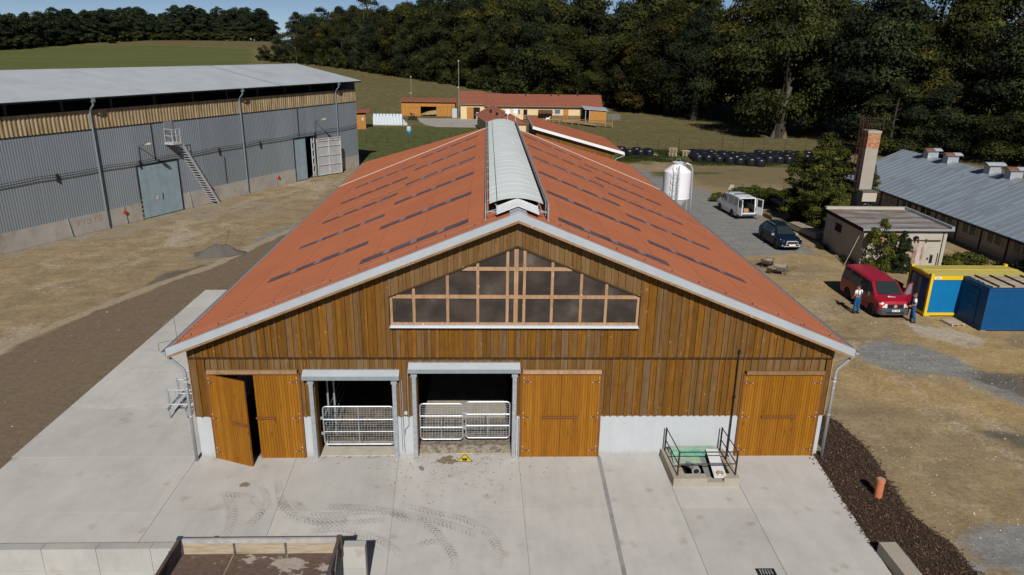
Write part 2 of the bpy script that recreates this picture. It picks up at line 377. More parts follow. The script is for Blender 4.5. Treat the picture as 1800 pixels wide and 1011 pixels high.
# ------------------------------------------------------------------ shared materials
m_conc = None
def concrete_material(name, base, amt=1.0, tracks=True):
    m, nt, b = start(name); v = coords(nt)
    oi = nt.nodes.new('ShaderNodeObjectInfo')
    n1 = noise(nt, v, 0.55, 8, 0.68); n2 = noise(nt, v, 5.0, 8, 0.75); n3 = noise(nt, v, 40.0, 3)
    vb = coords(nt, (2.2, 0.35, 1)); n4 = noise(nt, vb, 1.0, 6, 0.65)
    c = ramp(nt, n1, [(0.25, tuple(x * 0.83 for x in base)), (0.5, base), (0.75, tuple(x * 1.1 for x in base))])
    c = mixc(nt, ramp(nt, n4, [(0.45, 0.0), (0.75, 0.35 * amt)]), c, tuple(x * 0.74 for x in base))
    c = mixc(nt, ramp(nt, n2, [(0.62, 0.0), (0.8, 0.4 * amt)]), c, (0.30, 0.24, 0.17))
    vo = nd(nt, 'TexVoronoi', Vector=v, Scale=0.9); 
    c = mixc(nt, ramp(nt, mth(nt, 'ADD', vo.outputs['Distance'], mth(nt, 'MULTIPLY', n2, 0.5)), [(0.3, 0.4 * amt), (0.42, 0.0)]), c, (0.27, 0.22, 0.165))
    k = nd(nt, 'MapRange', i0=oi.outputs['Random'], i3=0.94, i4=1.05)
    c = mixc(nt, 1.0, c, k.outputs[0], 'MULTIPLY')
    c = mixc(nt, ramp(nt, n3, [(0.3, 0.22), (0.5, 0.0)]), c, tuple(x * 0.6 for x in base))
    nt.links.new(c, b.inputs['Base Color']); b.inputs['Roughness'].default_value = 0.85; b.inputs['Specular IOR Level'].default_value = 0.25
    bump(nt, b, n3, 0.2, 0.01)
    return m
m_yard = concrete_material('yard concrete', (0.462, 0.452, 0.432))
m_block = concrete_material('cast block concrete', (0.37, 0.365, 0.345), 1.2)
m_oldconc = concrete_material('old concrete', (0.33, 0.31, 0.28), 1.6)
m_kerb = concrete_material('rough kerb concrete', (0.36, 0.325, 0.27), 1.2)
m_joint = M('joint filler', (0.25, 0.25, 0.25), 0.9, var=0.2, scale=3)
def render_paint():
    m, nt, b = start('white render paint'); v = coords(nt); n1 = noise(nt, v, 1.5, 6); n2 = noise(nt, v, 6.0, 8, 0.75); n3 = noise(nt, coords(nt, (5, 5, 0.35)), 1.0, 5)
    z = nd(nt, 'SeparateXYZ', i0=v).outputs[2]
    c = ramp(nt, n1, [(0.3, (0.40, 0.425, 0.45)), (0.7, (0.44, 0.465, 0.49))])
    c = mixc(nt, ramp(nt, n3, [(0.5, 0.0), (0.8, 0.3)]), c, (0.33, 0.34, 0.345))
    spl = mth(nt, 'ADD', mth(nt, 'MULTIPLY', z, -1.6), mth(nt, 'MULTIPLY', n2, 1.1))
    c = mixc(nt, ramp(nt, spl, [(0.12, 0.0), (0.55, 0.7)]), c, (0.27, 0.235, 0.19))
    nt.links.new(c, b.inputs['Base Color']); b.inputs['Roughness'].default_value = 0.8; bump(nt, b, noise(nt, v, 60, 3), 0.08)
    return m
m_white = render_paint()
m_galv = M('galvanised steel', (0.38, 0.415, 0.45), 0.45, 0.45, var=0.2, scale=9, spec=0.5)
m_zinc = M('zinc sheet', (0.40, 0.425, 0.46), 0.42, 0.4, var=0.08, scale=3, spec=0.5)
m_alu = M('folded aluminium sheet', (0.40, 0.435, 0.475), 0.5, 0.2, var=0.07, scale=1.2, spec=0.5)
m_black = M('black rubber', (0.018, 0.018, 0.02), 0.8, var=0.2)
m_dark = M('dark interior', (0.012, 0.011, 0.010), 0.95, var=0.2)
m_rust = M('rusty iron', (0.075, 0.035, 0.024), 0.8, 0.2, var=0.35, scale=8)
m_maroon = M('dark red oxide paint', (0.045, 0.018, 0.017), 0.6, 0.1, var=0.3, scale=8)
m_board = wood('facade boards', [(0.0, (0.1215, 0.0546, 0.0079)), (0.2, (0.2025, 0.0862, 0.0062)), (0.36, (0.1350, 0.0616, 0.0097)), (0.5, (0.1575, 0.0906, 0.0370)), (0.62, (0.2160, 0.0933, 0.0070)), (0.76, (0.1530, 0.1012, 0.0581)), (0.88, (0.1800, 0.0810, 0.0088)), (1.0, (0.1260, 0.0686, 0.0194))])
m_backing = M('dark backing boards', (0.05, 0.028, 0.012), 0.9)
m_larch = wood('fresh sawn timber', [(0.0, (0.37, 0.225, 0.13)), (1.0, (0.42, 0.265, 0.16))], (14, 14, 1.5))
m_beam = wood('weathered lintel timber', [(0.0, (0.24, 0.145, 0.065)), (0.5, (0.30, 0.19, 0.10)), (1.0, (0.36, 0.24, 0.13))], (1.2, 14, 14))
m_brown = M('brown door frame paint', (0.16, 0.062, 0.02), 0.6, var=0.15)
m_bolt = M('bright bolt heads', (0.7, 0.68, 0.65), 0.3, 0.3)

def island_wood(name, a, bcol, grain, rough=0.55):
    m, nt, b = start(name); v = coords(nt, grain)
    ge = nt.nodes.new('ShaderNodeNewGeometry')
    tc = nt.nodes.new('ShaderNodeTexCoord')
    sh = nd(nt, 'CombineXYZ', X=mth(nt, 'MULTIPLY', ge.outputs['Random Per Island'], 50.0), Z=mth(nt, 'MULTIPLY', ge.outputs['Random Per Island'], 80.0))
    ad = nd(nt, 'VectorMath', {'operation': 'ADD'}, i0=v, i1=sh.outputs[0])
    g = noise(nt, ad.outputs[0], 1.0, 6, 0.65)
    c0 = ramp(nt, ge.outputs['Random Per Island'], [(0.0, a), (1.0, bcol)])
    c = mixc(nt, ramp(nt, g, [(0.38, 0.0), (0.72, 0.7)]), c0, mixc(nt, 1.0, c0, (0.58, 0.46, 0.36), 'MULTIPLY'))
    mp = nd(nt, 'Mapping', Vector=ad.outputs[0], Scale=(0.28, 0.28, 1.6))
    kn = nd(nt, 'TexVoronoi', Vector=mp.outputs[0], Scale=1.0)
    c = mixc(nt, ramp(nt, kn.outputs['Distance'], [(0.05, 0.6), (0.2, 0.0)]), c, mixc(nt, 1.0, c0, (0.42, 0.3, 0.25), 'MULTIPLY'))
    nt.links.new(c, b.inputs['Base Color']); b.inputs['Roughness'].default_value = rough; b.inputs['Specular IOR Level'].default_value = 0.25
    return m
m_board_isl = island_wood('short facade boards', (0.135, 0.068, 0.014), (0.185, 0.115, 0.05), (14, 14, 0.9), 0.75)
m_door = island_wood('stained door boards', (0.235, 0.092, 0.005), (0.32, 0.135, 0.009), (14, 14, 0.9))

def roof_material(name, base, line=(0.25, 0.075, 0.04)):
    m, nt, b = start(name); v = coords(nt)
    n1 = noise(nt, v, 0.35, 6); n2 = noise(nt, v, 6.0, 6, 0.7)
    vs_ = coords(nt, (0.5, 6, 0.5)); n3 = noise(nt, vs_, 1.0, 5)
    c = ramp(nt, n1, [(0.3, tuple(x * 0.93 for x in base)), (0.7, tuple(x * 1.06 for x in base))])
    c = mixc(nt, ramp(nt, n2, [(0.55, 0.0), (0.8, 0.25)]), c, tuple(x * 0.72 for x in base))
    c = mixc(nt, ramp(nt, n3, [(0.5, 0.0), (0.75, 0.22)]), c, tuple(x * 0.8 for x in base))
    sp = nd(nt, 'SeparateXYZ', i0=v)
    cell = nd(nt, 'CombineXYZ', X=mth(nt, 'FLOOR', mth(nt, 'DIVIDE', sp.outputs[0], 1.7686)), Y=mth(nt, 'FLOOR', mth(nt, 'DIVIDE', sp.outputs[1], 1.062)))
    wn_ = nd(nt, 'TexWhiteNoise', Vector=cell.outputs[0])
    c = mixc(nt, 1.0, c, ramp(nt, wn_.outputs['Value'], [(0.0, (0.975, 0.975, 0.975)), (1.0, (1.025, 1.025, 1.025))]), 'MULTIPLY')
    fr_ = mth(nt, 'FRACT', mth(nt, 'DIVIDE', sp.outputs[1], 1.062)); c = mixc(nt, ramp(nt, fr_, [(0.0, 0.05), (0.035, 0.0)]), c, tuple(x * 0.6 for x in base))
    n5 = noise(nt, coords(nt, (1, 1, 1)), 22.0, 3, 0.6); c = mixc(nt, ramp(nt, n5, [(0.32, 0.35), (0.45, 0.0)]), c, tuple(x * 0.55 for x in base))
    nt.links.new(c, b.inputs['Base Color']); b.inputs['Roughness'].default_value = 0.72; b.inputs['Specular IOR Level'].default_value = 0.25
    return m
m_red = roof_material('red fibre cement', (0.325, 0.108, 0.052))

# ------------------------------------------------------------------ barn: measurements
ZR, ZE, HW, LB, OV = 9.62, 4.62, 12.38, 30.71, 0.53
KR = (ZR - ZE) / HW
WW = 11.87
rz_ = lambda x: ZR - KR * abs(x)
DOORS = {'d1': (-11.24, -7.98, 0.03, 3.52), 'o2': (-7.48, -4.5, 0.03, 3.45), 'o3': (-3.68, -0.07, 0.03, 3.7), 'd2': (0.27, 3.2, 0.03, 3.52), 'd3': (8.64, 11.6, 0.03, 3.48)}
GAPS = [(-11.3, -7.95, 3.52), (-7.62, -4.4, 3.69), (-3.84, 0.08, 3.98), (0.24, 3.26, 3.52), (8.6, 11.66, 3.48)]   # holes of the front wall

barn = thing('barn', 'large new barn with red corrugated roof, brown board gable and white plinth', 'barn')
# front wall: white plinth pieces and backing
fw = MB()
edges = [-WW] + [e for g in GAPS for e in g[:2]] + [WW]
for a, b_ in zip(edges[0::2], edges[1::2]):
    fw.box(a, 0.0, 0.0, b_, 0.22, 1.78, 0)
    fw.box(a, 0.03, 1.78, b_, 0.22, 4.2, 1)
for a, b_, zt in GAPS: fw.box(a, 0.03, zt, b_, 0.22, 4.2, 1)
fw.prism([(-WW, 0.06, 4.2), (WW, 0.06, 4.2), (WW, 0.06, rz_(WW) - 0.14), (4.6, 0.06, rz_(4.6) - 0.14), (4.6, 0.06, 5.5), (-4.6, 0.06, 5.5), (-4.6, 0.06, rz_(4.6) - 0.14), (-WW, 0.06, rz_(WW) - 0.14)], (0, 0.12, 0), 1)
wtop = lambda x: 8.42 - 0.415 * abs(x)
for s in (-1, 1):
    fw.prism([(s * 4.6, 0.06, 6.5), (s * 4.6, 0.06, rz_(4.6) - 0.14), (0, 0.06, rz_(0) - 0.14), (0, 0.06, 8.42)], (0, 0.12, 0), 1)
front_wall = fw.build('front_wall', [m_white, m_backing], barn)
short = MB()
def plank(x0, x1, b0, b1, t0, t1, y, th=0.028, sh=False):
    if sh: short.prism([(x0, y, b0), (x1, y, b1), (x1, y, t1), (x0, y, t0)], (0, th, 0)); return
    MB().prism([(x0, y, b0), (x1, y, b1), (x1, y, t1), (x0, y, t0)], (0, th, 0)).build('plank', m_board, front_wall)
x = -WW; k = 0
while x < WW - 0.02:
    w = rnd.choice((0.08, 0.10, 0.12, 0.15)) if k % 2 else rnd.choice((0.13, 0.15, 0.17, 0.2))
    x1 = min(WW, x + w)
    for e_ in (-4.55, 4.45):
        if x < e_ - 0.01 < x1 + 0.07: x1 = e_
    if WW - x1 < 0.1: x1 = WW
    y = -0.052 if k % 2 else -0.024
    # lower tier, hanging over the plinth
    zb = 1.76 - (0.012 if k % 2 else 0)
    cuts = [(x, x1, zb)]
    for a, b_, zt in GAPS:
        nxt = []
        for p0, p1, z in cuts:
            if p1 <= a or p0 >= b_: nxt.append((p0, p1, z)); continue
            if p0 < a - 0.03: nxt.append((p0, a, z))
            if p1 > b_ + 0.03: nxt.append((b_, p1, z))
            nxt.append((max(p0, a), min(p1, b_), zt + 0.02 + (0.13 if zt < 3.6 else 0.0)))
        cuts = nxt
    for p0, p1, z in cuts:
        if p1 - p0 > 0.03: plank(p0 + 0.005, p1 - 0.005, z, z, 4.25, 4.25, y, sh=z > 2)
    # upper tier stands 4 cm proud of the lower one
    yu = y - 0.042; zt0, zt1 = rz_(x) - 0.15, rz_(x1) - 0.15
    a, b_ = x + 0.005, x1 - 0.005
    if x1 > -4.5 and x < 4.4:
        plank(a, b_, 4.2, 4.2, 5.5, 5.5, yu)
        plank(a, b_, wtop(x) + 0.02, wtop(x1) + 0.02, zt0, zt1, yu, sh=True)
    else:
        plank(a, b_, 4.2, 4.2, zt0, zt1, yu)
    x = x1; k += 1
tag(short.build('short_boards', m_board_isl, front_wall), kind='stuff')
MB().box(-WW, -0.125, 4.165, WW, -0.012, 4.185).build('drip_strip', m_backing, front_wall)

# gable window
gw = MB()
Wl, Wr, Wb = -4.51, 4.41, 5.54
VX = [-3.66, -2.46, -1.39, -0.34, 0.26, 1.25, 2.29, 3.2]; HZ = [6.57, 7.61]
def clip(poly, n, c):
    out = []
    for i, p in enumerate(poly):
        q_ = poly[(i + 1) % len(poly)]; dp, dq = n[0] * p[0] + n[1] * p[1] - c, n[0] * q_[0] + n[1] * q_[1] - c
        if dp <= 0: out.append(p)
        if dp * dq < 0:
            t = dp / (dp - dq); out.append((p[0] + t * (q_[0] - p[0]), p[1] + t * (q_[1] - p[1])))
    return out
FY = -0.14
for s in (-1, 1):
    e = Wr if s > 0 else -Wl
    gw.bar((s * e, FY + 0.02, wtop(e)), (0, FY + 0.02, wtop(0)), 0.05, 0.05, 2)
gw.box(Wl, FY - 0.05, Wb - 0.09, Wr, FY + 0.05, Wb - 0.03, 1)
gw.box(Wl, FY, Wb - 0.03, Wl + 0.09, FY + 0.08, wtop(Wl)); gw.box(Wr - 0.09, FY, Wb - 0.03, Wr, FY + 0.08, wtop(Wr))
gw.box(Wl + 0.09, FY, Wb - 0.03, Wr - 0.09, FY + 0.08, Wb + 0.05)
win = gw.build('gable_window', [m_larch, m_alu, m_backing], barn)
for vx in VX:
    MB().box(vx - 0.05, FY, Wb + 0.05, vx + 0.05, FY + 0.08, wtop(vx) - 0.03).build('mullion', m_larch, win)
MB().box(-0.11, FY + 0.01, Wb + 0.055, 0.04, FY + 0.048, wtop(0.1) - 0.05).build('mullion', m_larch, win)
for hz in HZ:
    xe = min(4.41, (8.42 - hz) / 0.415 - 0.02)
    MB().box(-xe, FY - 0.005, hz - 0.065, xe, FY + 0.075, hz + 0.065).build('transom', m_larch, win)
def reflection_pane():  # cloudy reflections and faint light painted into the opaque pane colour
    m, nt, b = start('polycarbonate with painted reflections'); v = coords(nt, (1, 1, 1))
    n1 = noise(nt, v, 1.1, 3, 0.5)
    vl = coords(nt, (0.4, 1, 9)); n2 = noise(nt, vl, 3.0, 4)
    c = ramp(nt, n1, [(0.4, (0.03, 0.0235, 0.021)), (0.6, (0.056, 0.044, 0.038)), (0.75, (0.115, 0.095, 0.082))])
    c = mixc(nt, ramp(nt, n2, [(0.55, 0.0), (0.8, 0.3)]), c, (0.12, 0.10, 0.09))
    nt.links.new(c, b.inputs['Base Color']); b.inputs['Roughness'].default_value = 0.35; b.inputs['Specular IOR Level'].default_value = 0.4
    return m
m_pane_refl = reflection_pane()
gx = [Wl + 0.05] + VX + [Wr - 0.05]; gz = [Wb] + HZ + [8.5]
for i in range(len(gx) - 1):
    for j in range(3):
        poly = [(gx[i], gz[j]), (gx[i + 1], gz[j]), (gx[i + 1], gz[j + 1]), (gx[i], gz[j + 1])]
        poly = clip(clip(poly, (0.415, 1), 8.40), (-0.415, 1), 8.40)
        if len(poly) > 2: MB().prism([(p[0], FY + 0.05 + 0.0015 * ((i + j) % 2), p[1]) for p in poly], (0, 0.016, 0)).build('pane', m_pane_refl, win)
MB().box(Wl - 0.03, -0.30, Wb - 0.105, Wr + 0.03, -0.10, Wb - 0.09).build('window_sill', M('bright aluminium sill', (0.75, 0.77, 0.8), 0.3, 0.3, var=0.05), win)

# doors of stained boards
def leaf(w, h, handle_x, hinge_side, name='door_leaf', two=1):
    """origin at the hinge foot, leaf runs along +x when hinge_side is -1"""
    g = MB(); n = max(1, round(w / 0.1)); s = 1 if hinge_side < 0 else -1
    for i in range(n):
        a, b_ = i * w / n + 0.005, (i + 1) * w / n - 0.005
        if s < 0: a, b_ = -b_, -a
        g.box(a, -0.075, 0.03, b_, -0.03 - 0.003 * (i % 2), h)
    lf = g.build(name, m_door, barn)
    MB().box(min(0, s * w), -0.03, 0.03, max(0, s * w), 0.0, h).build('door_back', m_brown, lf)
    for zz in (0.32, 1.75, h - 0.3):
        MB().box(min(-0.05 * s, s * 0.34), -0.087, zz - 0.035, max(-0.05 * s, s * 0.34), -0.076, zz + 0.035).build('hinge', m_brown, lf)
        bl = MB()
        for bx_ in (0.06, 0.3): bl.box(s * bx_ - 0.016, -0.096, zz - 0.016, s * bx_ + 0.016, -0.088, zz + 0.016)
        bl.box(s * 0.06 - 0.016, -0.096, zz + 0.16, s * 0.06 + 0.016, -0.077, zz + 0.19)
        tag(bl.build('hinge_bolt', m_bolt, lf), kind='stuff')
    if handle_x:
        a, b_ = sorted(handle_x)
        MB().box(a, -0.15, 1.72, b_, -0.10, 1.80).box(a + 0.03, -0.10, 1.73, a + 0.09, -0.076, 1.79).box(b_ - 0.09, -0.10, 1.73, b_ - 0.03, -0.076, 1.79).build('door_bar', m_brown, lf)
    return lf
def frame(x0, x1, zt, lint):
    MB().box(x0 - 0.07, -0.10, 0.03, x0, 0.16, zt).box(x1, -0.10, 0.03, x1 + 0.07, 0.16, zt).box(x0 - 0.07, -0.13, zt, x1 + 0.07, 0.16, zt + 0.05).build('door_frame', m_brown, barn)
    MB().box(x0 - 0.0, -0.19, zt + 0.055, x1 + 0.0, -0.10, zt + 0.2).build('door_lintel', m_beam if lint else m_larch, barn)
for key, lint in (('d1', 1), ('d2', 0), ('d3', 1)):
    x0, x1, zb, zt = DOORS[key]; mid = (x0 + x1) / 2; w = mid - x0
    frame(x0, x1, zt, lint)
    l1 = leaf(w - 0.005, zt - 0.01, (w - 0.68, w - 0.02) if key == 'd1' else None, -1)
    l1.location = (x0, -0.02, 0)
    if key == 'd1': l1.rotation_euler = (0, 0, math.radians(-22)); l1['label'] = 'boarded door leaf standing ajar'
    l2 = leaf(w - 0.005, zt - 0.012, (-w - 0.02, -w + 0.68) if key == 'd1' else (-w - 0.68, -w + 0.68), 1)
    l2.location = (x1, -0.02, 0)

# the two cattle openings
def header(x0, x1, z0, z1):
    MB().prism([(x0, 0.2, z0), (x0, -0.32, z0), (x0, -0.34, z0 + 0.12), (x0, -0.1, z1), (x0, 0.2, z1)], (x1 - x0, 0, 0)).build('header_box', m_alu, barn)
    MB().box(x0 - 0.012, -0.35, z0 - 0.02, x1 + 0.012, -0.335, z0 + 0.13).build('header_lip', M('shaded zinc lip', (0.24, 0.275, 0.30), 0.55, 0.2, var=0.12, scale=4), barn)  # darker zinc puts the shading of the header's front into the colour
header(-7.78, -4.27, 3.42, 3.70); header(-3.93, 0.17, 3.70, 3.99)
def post(x, zt): MB().box(x - 0.075, -0.20, 0.03, x + 0.075, -0.06, zt).box(x - 0.11, -0.21, zt - 0.25, x + 0.11, -0.05, zt - 0.02).build('gate_post', m_galv, barn)
for x in (-7.52, -4.47): post(x, 3.42)
for x in (-3.74, -0.02): post(x, 3.70)
MB().box(-7.6, 0.0, 0.0, -7.42, 0.5, 3.4).box(-4.55, 0.0, 0.0, -4.4, 0.5, 3.4).box(-3.84, 0, 0, -3.64, 0.5, 3.66).box(-0.1, 0, 0, 0.08, 0.5, 3.66).build('opening_reveal', m_board, barn)
def gate(x0, x1, z0, z1, y, label):
    r = 0.12; g = MB(); pts = []
    for cx, cz, a0 in ((x1 - r, z1 - r, 0), (x0 + r, z1 - r, 90), (x0 + r, z0 + r, 180), (x1 - r, z0 + r, 270)):
        for t in range(4):
            a = math.radians(a0 + t * 30); pts.append((cx + r * math.cos(a), y, cz + r * math.sin(a)))
    pts.append(pts[0]); g.tube(pts, 0.028, 6, caps=False)
    h = z1 - z0
    for f_ in (0.34, 0.66): g.tube([(x0, y, z0 + h * f_), (x1, y, z0 + h * f_)], 0.024, 6)
    g.tube([((x0 + x1) / 2, y, z0), ((x0 + x1) / 2, y, z1)], 0.022, 6)
    for zz in (0.3, 0.7): g.box(x0 - 0.1, y - 0.03, z0 + h * zz - 0.05, x0, y + 0.03, z0 + h * zz + 0.05)
    ga = g.build('gate', m_galv, barn); ga['label'] = label
    w = MB(); n = int((x1 - x0) / 0.11); k = int(h / 0.095)
    for i in range(1, n): xx = x0 + (x1 - x0) * i / n; w.bar((xx, y - 0.01, z0 + 0.03), (xx, y - 0.01, z1 - 0.03), 0.008, 0.008)
    for i in range(1, k): zz = z0 + h * i / k; w.bar((x0 + 0.02, y - 0.018, zz), (x1 - 0.02, y - 0.018, zz), 0.009, 0.009)
    tag(w.build('gate_mesh', m_galv, ga), kind='stuff')
gate(-7.28, -4.62, 0.36, 1.98, 0.34, 'single wide mesh gate')
gate(-3.62, -1.98, 0.44, 1.98, 0.55, 'mesh gate of the double pair, hung by the white pier')
gate(-1.86, -0.16, 0.50, 2.06, 0.55, 'mesh gate of the double pair, hung by the closed wooden door')
ck = MB().tube([(-4.2, -0.1, 3.3), (-4.18, -0.12, 0.9), (-4.16, -0.13, 0.3)], 0.014, 5).tube([(-4.27, -0.1, 3.3), (-4.25, -0.12, 0.35)], 0.01, 5)
ck.tube([(-3.98, -0.12, 3.6), (-3.98, -0.14, 1.45), (-4.12, -0.2, 1.32), (-4.12, -0.2, 1.1)], 0.013, 5).tube([(0.16, -0.1, 1.7), (0.16, -0.1, 0.1)], 0.02, 5)
tag(ck.build('curtain_crank', m_galv, barn), kind='stuff')
MB().box(-4.14, -0.09, 1.86, -4.03, -0.03, 1.98).build('switch_box', m_white, barn)
# inside the barn
m_straw = M('trodden straw floor', (0.17, 0.125, 0.075), 0.95, var=0.5, scale=5, dirt=(0.05, 0.036, 0.022), dirt_amt=0.5, bmp=0.6, bs=14)
m_feed = M('feed passage concrete', (0.33, 0.29, 0.24), 0.9, var=0.15, scale=3, dirt=(0.2, 0.15, 0.09), dirt_amt=0.35)
m_manger = M('slatted floor with litter', (0.24, 0.205, 0.165), 0.95, var=0.35, scale=9, dirt=(0.07, 0.055, 0.042), dirt_amt=0.45, bmp=0.5, bs=20)
MB().box(-WW + 0.2, 0.22, 0.0, WW - 0.2, 42.6, 0.03).build('stable_floor', m_straw, barn)
m_sill = M('pale trodden threshold', (0.43, 0.40, 0.345), 0.9, var=0.12, scale=3, dirt=(0.13, 0.10, 0.055), dirt_amt=0.34)
MB().box(-7.4, 0.02, 0.0, -4.55, 1.1, 0.06).build('sill_slab', m_sill, barn)
MB().box(-3.64, 0.02, 0.0, -0.1, 0.2, 0.031).build('sill_slab', m_sill, barn)
MB().prism([(-3.64, 0.2, 0.031), (-3.64, 0.5, 0.2), (-3.64, 2.7, 0.2), (-3.64, 2.7, 0.031)], (3.54, 0, 0)).build('slatted_ramp', m_manger, barn)
MB().box(-3.64, 2.72, 0.031, -0.1, 7.5, 0.3).build('feed_table', m_feed, barn)
pn = MB()
for x in (-7.35, -7.1): pn.tube([(x, 1.6, 0.03), (x, 1.6, 2.6)], 0.04)
for z in (0.5, 0.9, 1.3): pn.tube([(-7.35, 1.0, z), (-7.35, 7, z)], 0.03)
pn.build('pen_rail', m_galv, barn)
MB().box(-WW, 0.25, 0.0, -WW + 0.2, 43.0, 1.5).build('side_plinth', m_white, barn)
MB().box(WW - 0.2, 0.25, 0.0, WW, 43.0, 1.5).build('side_plinth', m_white, barn)
MB().box(-WW + 0.02, 0.25, 1.5, -WW + 0.1, 43.0, 4.5).build('side_boarding', m_board, barn)
MB().box(WW - 0.1, 0.25, 1.5, WW - 0.02, 43.0, 4.5).build('side_boarding', m_board, barn)
MB().box(-WW - 0.03, -0.07, 1.76, -WW, 0.2, 4.66).build('corner_board', m_larch, barn)
MB().box(WW, -0.07, 1.76, WW + 0.03, 0.2, 4.66).build('corner_board', m_larch, barn)
MB().prism([(-WW, 42.7, 0), (WW, 42.7, 0), (WW, 42.7, 4.5), (0, 42.7, 8.05), (-WW, 42.7, 4.5)], (0, 0.2, 0)).build('rear_wall', m_board, barn)

# roof: courses of corrugated sheets, staggered skylights
rf = MB()
for s in (-1, 1):
    rf.prism([(0, -OV + 0.05, ZR - 0.03), (s * (HW - 0.05), -OV + 0.05, ZE - 0.0), (s * (HW - 0.05), -OV + 0.05, ZE - 0.09), (0, -OV + 0.05, ZR - 0.12)], (0, LB + OV - 0.1, 0))
    rf.prism([(0, LB - 0.05, 8.2), (s * (HW - 0.05), LB - 0.05, ZE - 0.04), (s * (HW - 0.05), LB - 0.05, ZE - 0.12), (0, LB - 0.05, 8.1)], (0, 12.8, 0))
roof = rf.build('roof', m_beam, barn)
PITCH_W = 0.177
def course(s, r0, r1, y0, y1, zr, kr, lift, name='roof_sheet_course'):
    n = int((y1 - y0) / PITCH_W * 6); P = []
    for rr, l in ((r0, lift), (r1, lift + 0.008)):
        P.append([(s * rr, y0 + (y1 - y0) * i / n, zr - kr * rr + 0.02 + l + 0.022 * math.cos(2 * PI * i / 6)) for i in range(n + 1)])
    MB().grid(P, flip=s < 0).grid([P[1], [(p[0], p[1], p[2] - 0.012) for p in P[1]]], flip=s < 0).build(name, m_red, roof, smooth=True)
NC = 7
for s in (-1, 1):
    for k in range(NC):
        a, b_ = HW * k / NC, HW * (k + 1) / NC + 0.1
        course(s, max(0.02, a), min(b_, HW), -OV, LB, ZR, KR, 0.0)
    for k in range(6):
        a, b_ = HW * k / 6, HW * (k + 1) / 6 + 0.1
        course(s, max(0.02, a), min(b_, HW), LB + 0.02, LB + 12.75, 8.25, (8.25 - ZE) / HW, 0.0)
scr = MB()
for s in (-1, 1):
    for k in range(1, NC + 1):
        r = HW * k / NC + (0.02 if k < NC else -0.15)
        for i in range(88):
            y = -OV + 0.1 + i * 0.354
            scr.box(s * r - 0.014, y - 0.014, rz_(r) + 0.03, s * r + 0.014, y + 0.014, rz_(r) + 0.062)
tag(scr.build('roof_screws', M('dull red screw caps', (0.17, 0.06, 0.035), 0.7), roof), kind='stuff')
def skylight_mat(name, c0, c1):
    m, nt, b = start(name); v = coords(nt)
    n = noise(nt, v, 1.5, 4); c = ramp(nt, n, [(0.3, c0), (0.7, c1)])
    nt.links.new(c, b.inputs['Base Color']); b.inputs['Roughness'].default_value = 0.38; b.inputs['Specular IOR Level'].default_value = 0.45
    return m
m_sky1 = skylight_mat('translucent skylight sheet', (0.062, 0.046, 0.055), (0.10, 0.078, 0.092))
m_sky2 = skylight_mat('skylight lap', (0.17, 0.115, 0.115), (0.24, 0.16, 0.155))
def skylight(s, ra, rb, y):
    w = 0.56; n = 18; m_ = 4
    for i in range(m_):
        a, b_ = ra + (rb - ra) * i / m_, ra + (rb - ra) * (i + 1) / m_
        def g(r0, r1, l): return MB().grid([[(s * r, y - w / 2 + w * j / n, rz_(r) + 0.046 + l + 0.02 * math.cos(2 * PI * (y - w / 2 + w * j / n + OV) / PITCH_W)) for j in range(n + 1)] for r in (r0, r1)], flip=s < 0)
        g(a, b_, 0.0).build('skylight_sheet', m_sky1, roof, smooth=True)
        if i: g(a - 0.1, a + 0.14, 0.012).build('skylight_lap', m_sky2, roof, smooth=True)
for i in range(6):
    for s in (-1, 1): skylight(s, 1.75 if s < 0 else 1.55, 5.78, 1.5 + 5.3 * i)
for i in range(5):
    for s in (-1, 1): skylight(s, 6.0 if s < 0 else 5.72, 10.2 if s < 0 else 10.0, 4.68 + 5.25 * i)
